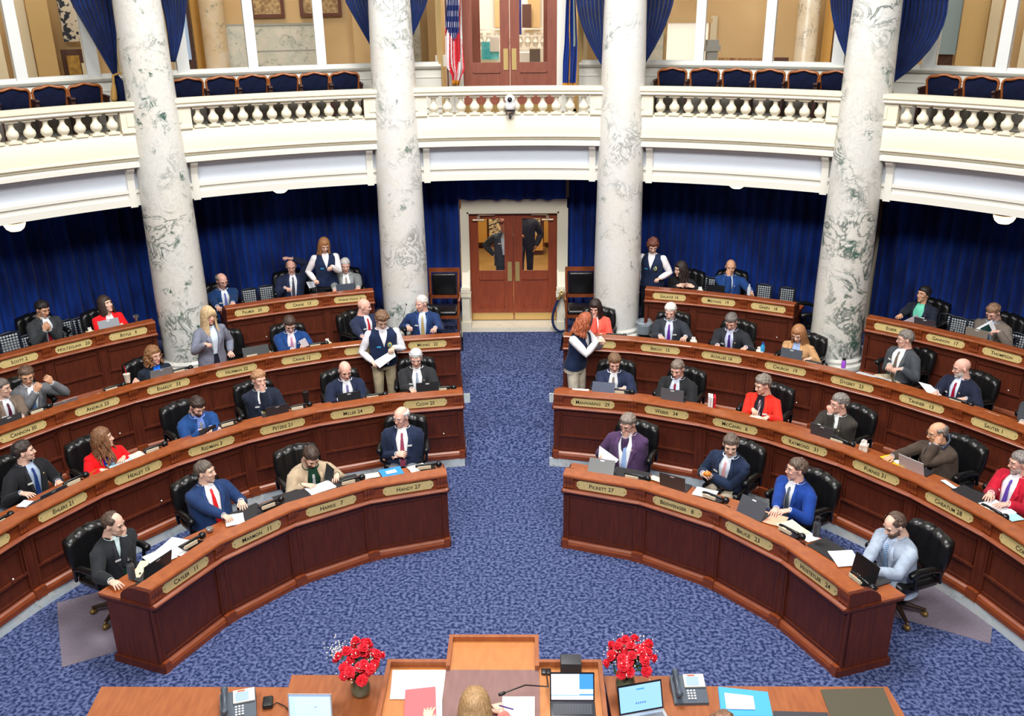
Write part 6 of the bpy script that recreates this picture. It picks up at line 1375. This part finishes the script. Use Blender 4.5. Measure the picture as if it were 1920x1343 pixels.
def tissue(x, y, row, lab, c=(206, 196, 168)):
    p, a = place(x, y, row, WT + .06); t = thing('tissue_box', lab, 'box', (p.x, p.y, ROWZ[row] + WT), a + .3); b = MB(); b.box(-.05, .05, -.05, .05, 0, .08); b.build('box', mat('tissue_box_%d' % x, c, .6, c2=(226, 226, 214), scale=20), t)
    b = MB(); b.hexa([(-.03, -.01, .08), (.03, -.01, .08), (.03, .01, .08), (-.03, .01, .08), (-.04, -.02, .13), (.02, -.005, .15), (.03, .015, .13), (-.02, .02, .14)]); b.build('tissue', PAPER, t)
for a_ in ((613, 642, 3, 'tissue box between the man in blue and the bald man', (196, 206, 160)), (1303, 637, 3, 'tissue box beside the bearded man with the violet tie'), (1424, 660, 3, 'tissue box next to the small blue bottle'), (1315, 543, 4, 'tissue box beside the woman in black'), (497, 657, 3, 'beige tissue box behind the left third desk row', (206, 160, 120)), (1622, 835, 2, 'tissue box behind the man in the brown-grey suit', (196, 170, 150)), (165, 620, 4, 'yellow folded card box on the left back desk row', (226, 186, 80))): tissue(*a_)
for i, (dx, c, lab) in enumerate(((-.035, (226, 226, 230), 'white book with a black stripe standing on the second desk row'), (.0, (232, 228, 226), 'white book leaning between two others'), (.04, (200, 30, 46), 'red-covered book beside the two white books'))):
    p, a = place(1334, 756, 2, WT + .08); t = thing('book', lab, 'book', Vector((p.x, p.y, ROWZ[2] + WT)) + Matrix.Rotation(a, 3, 'Z') @ Vector((dx, 0, 0)), a + R(20), 'three books standing on the desk'); b = MB(); b.box(-.014, .014, -.07, .07, 0, .19); b.build('book_body', mat('book_%d' % i, c, .5), t)
# desk pads
for x, y, row, lab in ((545, 925, 1, 'black desk pad before the man in beige, nearer the red tie'), (640, 905, 1, 'black desk pad beside the white booklet'), (447, 956, 1, 'dark desk pad before the man with the red tie'), (290, 1090, 1, 'navy desk pad under the dark grey laptop'), (1570, 1030, 1, 'dark desk pad under the white pages'), (60, 965, 2, 'dark desk pad at the left end of the second desk row'), (1840, 925, 2, 'dark desk pad before the man in crimson'), (1190, 878, 1, 'dark desk pad beside the low grey laptop')):
    sheet(x, y, row, lab, .44, .28, 0, (34, 32, 36), WT + .001, 'desk_pad', cat='desk pad', th=.003)
# clear floor mats under the end chairs
for x, y, a_, lab in ((215, 1160, 28, 'pale plastic floor mat under the far left front chair'), (1760, 1120, -28, 'pale plastic floor mat under the far right front chair')):
    p = at(x, y, z=0); t = thing('chair_mat', lab, 'floor mat', (p.x, p.y, .001), R(a_)); b = MB(); b.box(-.55, .55, -.6, .6, 0, .004); b.build('mat_sheet', mat('clear_mat', (150, 138, 150), .25, alpha=.45), t)
# microphones on thin stems
for x0, y0, x1, y1, row, lab in ((745, 640, 762, 571, 3, 'thin black gooseneck microphone before the column, beside the white-haired man'), (396, 690, 391, 625, 3, 'gooseneck microphone raised before the standing blonde woman')):
    p = at(x0, y0, z=ROWZ[row] + WT); t = thing('microphone', lab, 'microphone', p); q = at(x1, y1, z=ROWZ[row] + 1.3) - p; b = MB(); b.tube([(0, 0, 0), q * .5 + Vector((.01, 0, .01)), q], .004, 6); b.build('stem', BLK_PL, t); b = MB(); b.ell(q, (.012, .012, .018), 8, 6); b.build('foam_tip', BLK_PL, t, smooth=True)
# telephone handset at the ear of the tweed man
for tt, row, k in PEOPLE:
    if 'phone to his ear' in tt['label']:
        Hh = [c for c in tt.children if c.name.startswith('hair')]; c = at(1772, 822, z=T2 + 1.22); t = thing('phone_handset', 'dark handset held to the ear of the man in the tweed suit', 'telephone', c); b = MB(); b.tube([(.03, -.02, .05), (.035, -.05, 0), (-.02, -.1, -.06), (-.06, -.12, -.07)], [.024, .015, .015, .024], 10); b.build('handset_body', mat('handset_blue_black', (40, 48, 66), .3), t, smooth=True)

p = at(1326, 889, z=.86); t = thing('snack_bag', 'small orange bag in the folded hands of the man with the red and white tie', 'bag', p); b = MB(); b.ell((0, 0, 0), (.05, .03, .035), 10, 8); b.build('bag_body', mat('orange_bag', (236, 116, 30), .4, c2=(250, 150, 60), scale=20), t, smooth=True)
# ================================================================ the rostrum in front
HZ = 1.66
RW_T = wood('rostrum_wood', (140, 76, 42), (160, 94, 54), .35, (10, 2, 2), .3); RW_S = wood('rostrum_wood_side', (116, 58, 30), (134, 72, 40), .4, (2, 2, 8)); RW_L = wood('rostrum_light_wood', (178, 108, 54), (190, 122, 64), .4, (8, 2, 2)); RW_P = wood('rostrum_plum_inlay', (120, 84, 80), (132, 96, 92), .45, (8, 2, 2), .1)
def rp(x, y, z=HZ): return at(x, y, z=z)
yF = 4.15
# platform
b = MB(); P = [rp(150, 1300, .0)]
b.box(-4.2, 4.2, rp(300, 1288).y - 6.3, rp(300, 1288).y - 6.2 + .9, 0, .85) if False else None
b.box(-3.0, 3.2, -6.2, -1.35, 0, .86); struct(b.build('floor_rostrum', CARPET))
def table(name, lab, pts, top, z0=.86, th=.04, m=RW_T, ms=RW_S):
    n = len(pts); c = Vector((sum(p[0] for p in pts) / n, sum(p[1] for p in pts) / n, z0)); t = thing(name, lab, 'desk', c)
    ol = [(x - c.x, y - c.y) for x, y in pts]; b = MB(); b.slab(ol, top - z0 - th, top - z0); b.build('desktop', m, t)
    b = MB(); b.slab([(x * .985, y * .97 - .0) for x, y in ol], 0, top - z0 - th); b.build('desk_body', ms, t); return t
pt = lambda x, y, z=HZ: (rp(x, y, z).x, rp(x, y, z).y)
yb = rp(900, 1420).y - .25
L0, L1, Ls, Ms = pt(190, 1288), pt(541, 1288), pt(547, 1266), pt(720, 1268)
table('clerk_desk', 'long brown clerks desk on the flag side of the bottom edge', [(L0[0], L0[1]), (L1[0], L0[1]), (Ls[0], Ls[1]), (pt(730, 1267)[0], Ls[1]), (pt(716, 1290)[0] - .0, yb), (L0[0] - .14, yb), (pt(164, 1340)[0], pt(164, 1340)[1])][::-1], HZ)
R0, R1 = pt(1664, 1288), pt(1322, 1288); Rs = pt(1318, 1268)
table('clerk_desk', 'long brown clerks desk with the olive blotter at the bottom edge', [(pt(1132, 1268)[0], Rs[1]), (Rs[0], Rs[1]), (R1[0], R0[1]), (R0[0], R0[1]), (pt(1697, 1343)[0], pt(1697, 1343)[1]), (R0[0] + .2, yb), (pt(1150, 1290)[0], yb)], HZ)
# centre desk with rimmed bays
c0, c1 = pt(727, 1238, HZ + .06), pt(1128, 1238, HZ + .06); zC = HZ + .02
x0, x1 = c0[0], c1[0]; yT = c0[1]; k0, k1 = pt(843, 1192, HZ + .06)[0], pt(1010, 1192, HZ + .06)[0]; yK = pt(925, 1192, HZ + .06)[1]; yM = pt(925, 1263, HZ)[1]
t = thing('lectern_desk', 'central brown desk with raised rims and a projecting light-wood lectern bay', 'desk', ((x0 + x1) / 2, yT, .86)); T_ = Matrix.Translation(-t.location)
b = MB(); b.M = T_; b.box(x0, x1, yb, yT, .86, zC - .03); b.box(k0, k1, yT, yK, .86, zC - .03); b.build('desk_body', RW_S, t)
b = MB(); b.M = T_; b.box(x0, k0, yb, yT, zC - .03, zC); b.build('desktop', RW_L, t); b = MB(); b.M = T_; b.box(k1, x1, yb, yT, zC - .03, zC); b.build('desktop', RW_L, t)
b = MB(); b.M = T_; b.box(k0, k1, yM, yK, zC - .03, zC + .01); b.build('lectern_board', RW_L, t)
b = MB(); b.M = T_; b.box(k0, k1, yb, yM, zC - .03, zC + .012); b.build('plum_inlay', RW_P, t)
r_ = .03; hR = zC + .05
b = MB(); b.M = T_
b.box(x0, k0, yT - r_, yT, zC, hR); b.box(k1, x1, yT - r_, yT, zC, hR); b.box(x0, x0 + r_, yb, yT - r_, zC, hR); b.box(x1 - r_, x1, yb, yT - r_, zC, hR)
b.box(k0, k1, yK - r_, yK, zC, hR); b.box(k0, k0 + r_, yM, yK - r_, zC, hR); b.box(k1 - r_, k1, yM, yK - r_, zC, hR); b.build('rim', RW_T, t)
# flowers
def bouquet(x, y, lab, top, n=34, seed=3, gyp=True):
    rr = random.Random(seed); p = rp(x, y); t = thing('flower_vase', lab, 'flowers', p)
    b = MB(); b.lathe([(.0, .0), (.05, .002), (.068, .03), (.07, .08), (.055, .13), (.05, .15), (.056, .16), (.05, .16), (.044, .13), (.06, .08), (.055, .02), (0, .01)], 24); b.build('glass_vase', mat('vase_glass', (196, 204, 170), .08, trans=.75), t, smooth=True)
    b = MB(); b.lathe([(0, .012), (.056, .02), (.062, .08), (.05, .125), (0, .125)], 20); b.build('stems_in_water', mat('vase_green', (104, 112, 60), .3, c2=(150, 150, 96), scale=20), t, smooth=True)
    b = MB(); H0 = Vector((0, 0, .13)); pos = []
    for k in range(n):
        for _ in range(40):
            a = rr.uniform(0, 2 * pi); e = rr.uniform(-.1, 1.5); r_ = rr.uniform(.08, .17); q = Vector((top[0] + r_ * cos(a) * cos(e) * 1.05, r_ * sin(a) * cos(e), .25 + r_ * sin(e) * 1.05))
            if all((q - w).length > .05 for w in pos): break
        pos.append(q); b.tube([H0, H0.lerp(q, .5) + Vector((0, 0, .03)), q], .003, 5)
    b.build('stems', mat('stem_green', (62, 98, 48), .6), t)
    b = MB()
    for k in range(46):
        q = pos[k % n] * rr.uniform(.6, .95) + Vector((rr.uniform(-.03, .03), rr.uniform(-.03, .03), 0)); d = Vector((rr.uniform(-1, 1), rr.uniform(-1, 1), rr.uniform(0, 1))).normalized(); s_ = d.cross(Vector((0, 0, 1))).normalized() * .012; b.add([q, q + d * .03 + s_, q + d * .07, q + d * .03 - s_], [(0, 1, 2, 3)])
    b.build('leaves', mat('leaf_green', (52, 92, 50), .6), t)
    for q in pos:
        b = MB(); out = (q - Vector((top[0], 0, .18))).normalized(); rad = rr.uniform(.036, .046); u = out.cross(Vector((0, 0, 1))).normalized(); v_ = out.cross(u)
        for L_, (m_, rf, up) in enumerate(((9, 1.0, .0), (8, .8, .35), (6, .55, .6), (4, .3, .8))):
            for j in range(m_):
                a = 2 * pi * j / m_ + L_ * .5; d0 = u * cos(a) + v_ * sin(a); s_ = (u * -sin(a) + v_ * cos(a)) * rad * .55; c_ = q + out * rad * up * .5
                b.add([c_, c_ + d0 * rad * rf * .7 + s_ + out * rad * .3 * up, c_ + d0 * rad * rf + out * rad * (up * .7 + rr.uniform(-.1, .15)), c_ + d0 * rad * rf * .7 - s_ + out * rad * .3 * up], [(0, 1, 2, 3)])
        b.ell(q + out * rad * .15, (rad * .5,) * 3, 8, 6)
        b.build('carnation', mat('carnation_red', (224, 22, 44), .6, c2=(240, 50, 70), scale=60), t)
    b = MB()
    for k in range(150):
        c_ = pos[rr.choice(range(n))] if not gyp or k % 2 else Vector((-.15, .03, .36)); q = c_ + Vector((rr.gauss(0, .035), rr.gauss(0, .035), rr.gauss(0.01, .035))); b.ell(q, (.0048,) * 3, 5, 4)
    b.build('baby_breath', mat('tiny_white_flowers', (236, 236, 226), .7), t)['kind'] = 'stuff'
    return t
bouquet(677, 1302, 'glass vase of red carnations with white sprigs on the flag side', (0, 0), 34, 3, True)
bouquet(1172, 1296, 'glass vase of red carnations behind the silver laptop', (.04, 0), 38, 8, False)
# laptops facing the clerks
def r_laptop(x, y, lab, w, ang_, base, kind, lid_tilt=112, z=HZ):
    p = rp(x, y, z); t = thing('laptop', lab, 'laptop', p, R(ang_)); w /= 2; L_ = w * 1.32; c_, s_ = cos(R(lid_tilt)), sin(R(lid_tilt))
    b = MB(); b.rbox(-w, w, -L_, 0, 0, .016, .006); b.build('keyboard_base', base, t, auto=40)
    b = MB(); kw = 2 * w * .86 / 13
    for r in range(5):
        for c in range(13): xx = -w * .86 + c * kw; yy = -.035 - r * kw * .95; b.box(xx + .001, xx + kw - .002, yy - kw * .85, yy, .016, .019)
    b.build('keyboard', mat('keys_dark', (60, 62, 68), .5) if kind != 2 else mat('keys_grey', (110, 112, 118), .5), t)
    def q(u, v, d=0): yy = -c_ * v + s_ * d * 0; return ((-w + 2 * w * u), -.0 - c_ * v - s_ * d, .014 + s_ * v - c_ * d)
    b = MB(); b.add([q(0, 0, -.008), q(1, 0, -.008), q(1, L_ * .95, -.008), q(0, L_ * .95, -.008), q(0, 0), q(1, 0), q(1, L_ * .95), q(0, L_ * .95)], [(0, 1, 2, 3), (4, 5, 6, 7), (0, 1, 5, 4), (1, 2, 6, 5), (2, 3, 7, 6), (3, 0, 4, 7)]); ld = b.build('lid', base if kind == 0 else mat('bezel_black', (24, 25, 28), .3), t)
    def pane(u0, u1, v0, v1, c, nm='screen', e=.9, d=.002): b = MB(); b.add([q(u0, v0 * L_ * .95, d), q(u1, v0 * L_ * .95, d), q(u1, v1 * L_ * .95, d), q(u0, v1 * L_ * .95, d)], [(0, 1, 2, 3)]); return b.build(nm, mat('lcd_%d_%d_%d' % c, c, .3, emit=c, es=e), ld)
    if kind == 0: pane(.03, .97, .05, .96, (176, 206, 244)); pane(.03, .16, .05, .9, (166, 196, 236), 'side_panel', .9, .003); pane(.03, .97, .92, .96, (120, 150, 200), 'title_bar', .8, .003); pane(.6, .66, .48, .52, (130, 150, 180), 'button', .8, .003)
    if kind == 1:
        pane(.03, .97, .05, .95, (60, 130, 214)); pane(.03, .66, .22, .95, (226, 230, 240), 'document', .9, .003); pane(.66, .97, .25, .42, (190, 216, 240), 'cloud_band', .8, .0035); pane(.03, .97, .05, .2, (196, 198, 226), 'sand_band', .8, .0035)
        b = MB()
        for c in range(5):
            for r in range(12): b.add([q(.09 + c * .112, (.3 + r * .028) * L_ * .95, .0045), q(.14 + c * .112, (.3 + r * .028) * L_ * .95, .0045), q(.14 + c * .112, (.312 + r * .028) * L_ * .95, .0045), q(.09 + c * .112, (.312 + r * .028) * L_ * .95, .0045)], [(0, 1, 2, 3)])
        b.build('text_lines', mat('lcd_text', (160, 166, 186), .4, emit=(160, 166, 186), es=.6), ld)
    if kind == 2: pane(.03, .97, .06, .95, (130, 176, 226)); pane(.42, .6, .78, .83, (60, 140, 190), 'banner', .8, .003); [pane(.38 + k * .05, .41 + k * .05, .3, .36, (70, 110, 180), 'icon', .7, .003) for k in range(5)]
    return t
r_laptop(583, 1352, 'laptop with a pale blue window at the bottom edge', .3, 0, mat('laptop_silver', (196, 200, 206), .35, .5), 0, 100, HZ + .0)
r_laptop(1073, 1318, 'black laptop with a document and blue sky on its screen', .31, 0, mat('laptop_black', (34, 36, 42), .4), 1, 116, zC)
r_laptop(1203, 1338, 'silver laptop with a plain blue screen, turned', .32, 14, mat('laptop_silver', (196, 200, 206), .35, .5), 2, 110)
def r_phone(x, y, lab, a):
    p = rp(x, y); t = thing('office_phone', lab, 'telephone', p, R(a)); g = mat('phone_slate', (66, 76, 88), .4); b = MB(); b.hexa([(-.12, -.11, 0), (.12, -.11, 0), (.12, .1, 0), (-.12, .1, 0), (-.12, -.11, .02), (.12, -.11, .02), (.12, .1, .085), (-.12, .1, .085)]); b.build('base', g, t)
    n = Vector((0, -.3, .95)).normalized(); u = Vector((0, .95, .3)).normalized(); O = Vector((0, 0, .056))
    def pan(x0, x1, v0, v1, h, m, nm, par=t): b = MB(); A = [O + Vector((xx, 0, 0)) + u * vv for xx, vv in ((x0, v0), (x1, v0), (x1, v1), (x0, v1))]; b.hexa([q for q in A] + [q + n * h for q in A]); return b.build(nm, m, par)
    pan(-.03, .115, -.0, .1, .012, mat('phone_silver', (206, 202, 190), .4), 'face_plate'); pan(-.015, .075, .01, .08, .014, mat('phone_lcd', (120, 140, 240), .3, emit=(130, 150, 245), es=1), 'phone_screen'); pan(.0, .05, .084, .094, .015, mat('orange_strip', (236, 90, 40), .4), 'label_strip')
    for r in range(4):
        for c in range(3): pan(-.02 + c * .022, -.006 + c * .022, -.03 - r * .02, -.018 - r * .02, .006, mat('key_pale', (196, 200, 206), .5), 'key')
    b = MB(); b.tube([O + Vector((-.085, -.09, .03)), O + Vector((-.085, -.05, .028)), O + Vector((-.085, .05, .05)), O + Vector((-.085, .085, .07))], [.026, .018, .018, .026], 10); b.build('handset', g, t, smooth=True); return t
r_phone(1291, 1302, 'grey office phone with a lit violet screen by the silver laptop', 2); r_phone(448, 1332, 'grey office phone with a lit violet screen near the bottom left', 16)
p = rp(503, 1322); t = thing('adapter', 'small black adapter box beside the pale blue laptop', 'adapter', p, .2); b = MB(); b.rbox(-.035, .035, -.05, .05, 0, .04, .01); b.build('adapter_body', BLK_PL, t, auto=40); b = MB(); b.tube([(.03, -.03, .015), (.06, .0, .01), (.12, -.05, .01), (.16, -.12, .01)], .004, 6); b.build('cable', BLK_PL, t)
# black box with its microphone stand
p = rp(1070, 1262, zC); t = thing('speaker_box', 'black square speaker box on the centre desk rim', 'speaker', p); b = MB(); b.rbox(-.075, .075, -.05, .06, 0, .12, .006); b.build('box_body', mat('box_black', (44, 46, 52), .5), t, auto=40)
p = rp(1024, 1262, zC); t = thing('gooseneck_microphone', 'black gooseneck microphone bent over the plum inlay', 'microphone', p); b = MB(); b.rbox(-.035, .035, -.03, .03, 0, .02, .008); b.build('base', BLK_PL, t, auto=40)
q1, q2, q3 = rp(1028, 1288, zC + .12) - p, rp(985, 1285, zC + .2) - p, rp(945, 1300, zC + .2) - p; b = MB(); b.tube([(0, 0, .02), q1, q2, q3], .005, 6); b.build('gooseneck', BLK_PL, t, smooth=True); b = MB(); b.tube([q3, q3 + (q3 - q2).normalized() * .03], .013, 10); b.build('foam_tip', BLK_PL, t, smooth=True)
def rsheet(pts, lab, c, z=HZ, n=2, name='paper_sheet', cat='paper'):
    P = [rp(x, y, z + .004) for x, y in pts]; ctr = sum(P, Vector()) / 4; t = thing(name, lab, cat, ctr); b = MB()
    for k in range(n): b.hexa([p_ - ctr + Vector((.002 * k, 0, .004 * k)) for p_ in P] + [p_ - ctr + Vector((.002 * k, 0, .004 * k + .003)) for p_ in P])
    b.build('sheets' if name == 'paper_sheet' else name + '_cover', mat('paper_%d_%d_%d' % c, c, .65), t); return t
rsheet([(731, 1312), (834, 1312), (836, 1258), (736, 1258)], 'large white sheets in the left bay of the centre desk', (232, 233, 236), zC)
rsheet([(757, 1352), (818, 1352), (816, 1289), (760, 1295)], 'pink-red folder on the white sheets', (232, 98, 104), zC + .012, 2, 'folder', 'folder')
rsheet([(818, 1345), (828, 1345), (828, 1292), (817, 1292)], 'pale stack of pages beside the pink-red folder', (222, 226, 230), zC + .012, 3)
rsheet([(940, 1350), (1002, 1350), (1002, 1308), (942, 1308)], 'pale printed sheet under the writing hand', (214, 228, 232), zC + .012)
rsheet([(1352, 1345), (1448, 1345), (1438, 1300), (1346, 1290)], 'bright blue folder with a white label on the clerks desk', (66, 160, 222), HZ, 3, 'folder', 'folder')
rsheet([(1362, 1330), (1416, 1331), (1412, 1306), (1358, 1300)], 'white label sheet lying on the bright blue folder', (232, 234, 238), HZ + .016, 1)
rsheet([(1560, 1352), (1682, 1352), (1656, 1290), (1538, 1294)], 'olive brown blotter on the clerks desk', (74, 68, 52), HZ, 1, 'desk_pad', 'desk pad')
rsheet([(1450, 1352), (1556, 1352), (1552, 1337), (1450, 1334)], 'dark pad strip at the bottom edge of the clerks desk', (52, 52, 58), HZ, 1, 'desk_pad', 'desk pad')
# the clerks
pc = rp(890, 1322, HZ + .42)
person('fair-haired clerk seen from behind, writing at the centre desk', (893, 1315), .86, fem=True, face=0, root=Vector((pc.x, pc.y - .1, .86)), lean=8, hy=0, hp=24, seat=.5 + .02, L=('px', 800, 1350, HZ + .05 - .86, 'flat'), Rr=('px', 940, 1336, HZ + .07 - .86, 'curl'), shirt=(200, 120, 110), jacket=(206, 130, 120), hair='long', hc=(150, 118, 80), L_len=.34, badge=0)
pc = rp(1352, 1345, HZ + .42)
person('brown-haired clerk whose crown shows at the bottom edge', (1353, 1345), .86, face=0, root=Vector((pc.x, pc.y - .14, .86)), lean=4, hy=0, hp=10, seat=.5, tie=(60, 60, 80), jacket=(52, 54, 60), hair='short', hc=(116, 84, 62), hth=.016, badge=0)
p = rp(945, 1330, HZ + .12); t = thing('pen', 'violet pen in the writing hand', 'pen', p); b = MB(); b.tube([(-.03, 0, .03), (.06, .02, -.02)], .005, 6); b.build('barrel', mat('pen_violet', (90, 60, 150), .3), t)
for x, y, s_ in ():
    pass
finish_people()
# ================================================================ light
w = bpy.data.worlds.new('world'); SC.world = w; w.use_nodes = True
bg = w.node_tree.nodes['Background']; bg.inputs[0].default_value = (1, .98, .95, 1); bg.inputs[1].default_value = .07
def area(name, loc, size, e, col, target, shape='DISK', spread=180):
    l = bpy.data.lights.new(name, 'AREA'); l.shape = shape; l.size = size; l.energy = e; l.color = col; l.spread = R(spread)
    o = bpy.data.objects.new(name, l); COL.objects.link(o); o.location = loc
    d = Vector(target) - Vector(loc); o.rotation_euler = d.to_track_quat('-Z', 'Y').to_euler(); return o
area('skylight', (0, 3.6, 12), 4.5, 1450, (1, .985, .96), (0, 4.6, 0))
SC.view_settings.view_transform = 'Standard'; SC.view_settings.look = 'None'; SC.view_settings.gamma = 1; SC.view_settings.exposure = 0
SC.view_settings.use_curve_mapping = False
SC.cycles.use_denoising = True; SC.cycles.max_bounces = 6; SC.cycles.diffuse_bounces = 3; SC.cycles.glossy_bounces = 2; SC.cycles.transparent_max_bounces = 8
SC.cycles.sample_clamp_indirect = 4; SC.cycles.caustics_reflective = False; SC.cycles.caustics_refractive = False
for k, a in enumerate((-45, -22.5, 22.5, 45)): area('corridor_light', pol(a, 12.9, 8.8), 1.6, 105, (1, .88, .68), pol(a, 12.9, 4), 'SQUARE')
area('lobby_light', (0, 13.6, 8.6), 2, 260, (1, .97, .92), (0, 14, 4), 'SQUARE'); area('lobby_light_low', (0, 13, 3.8), 1.6, 190, (1, .86, .62), (0, 13, 0), 'SQUARE')
for a in (120, 150, 180, 210, 240): area('clerestory', pol(a, 9.5, 13.5), 2.2, 900 if 140 < a < 220 else 260, (1, .985, .96), (0, 6, 1.5), 'SQUARE')
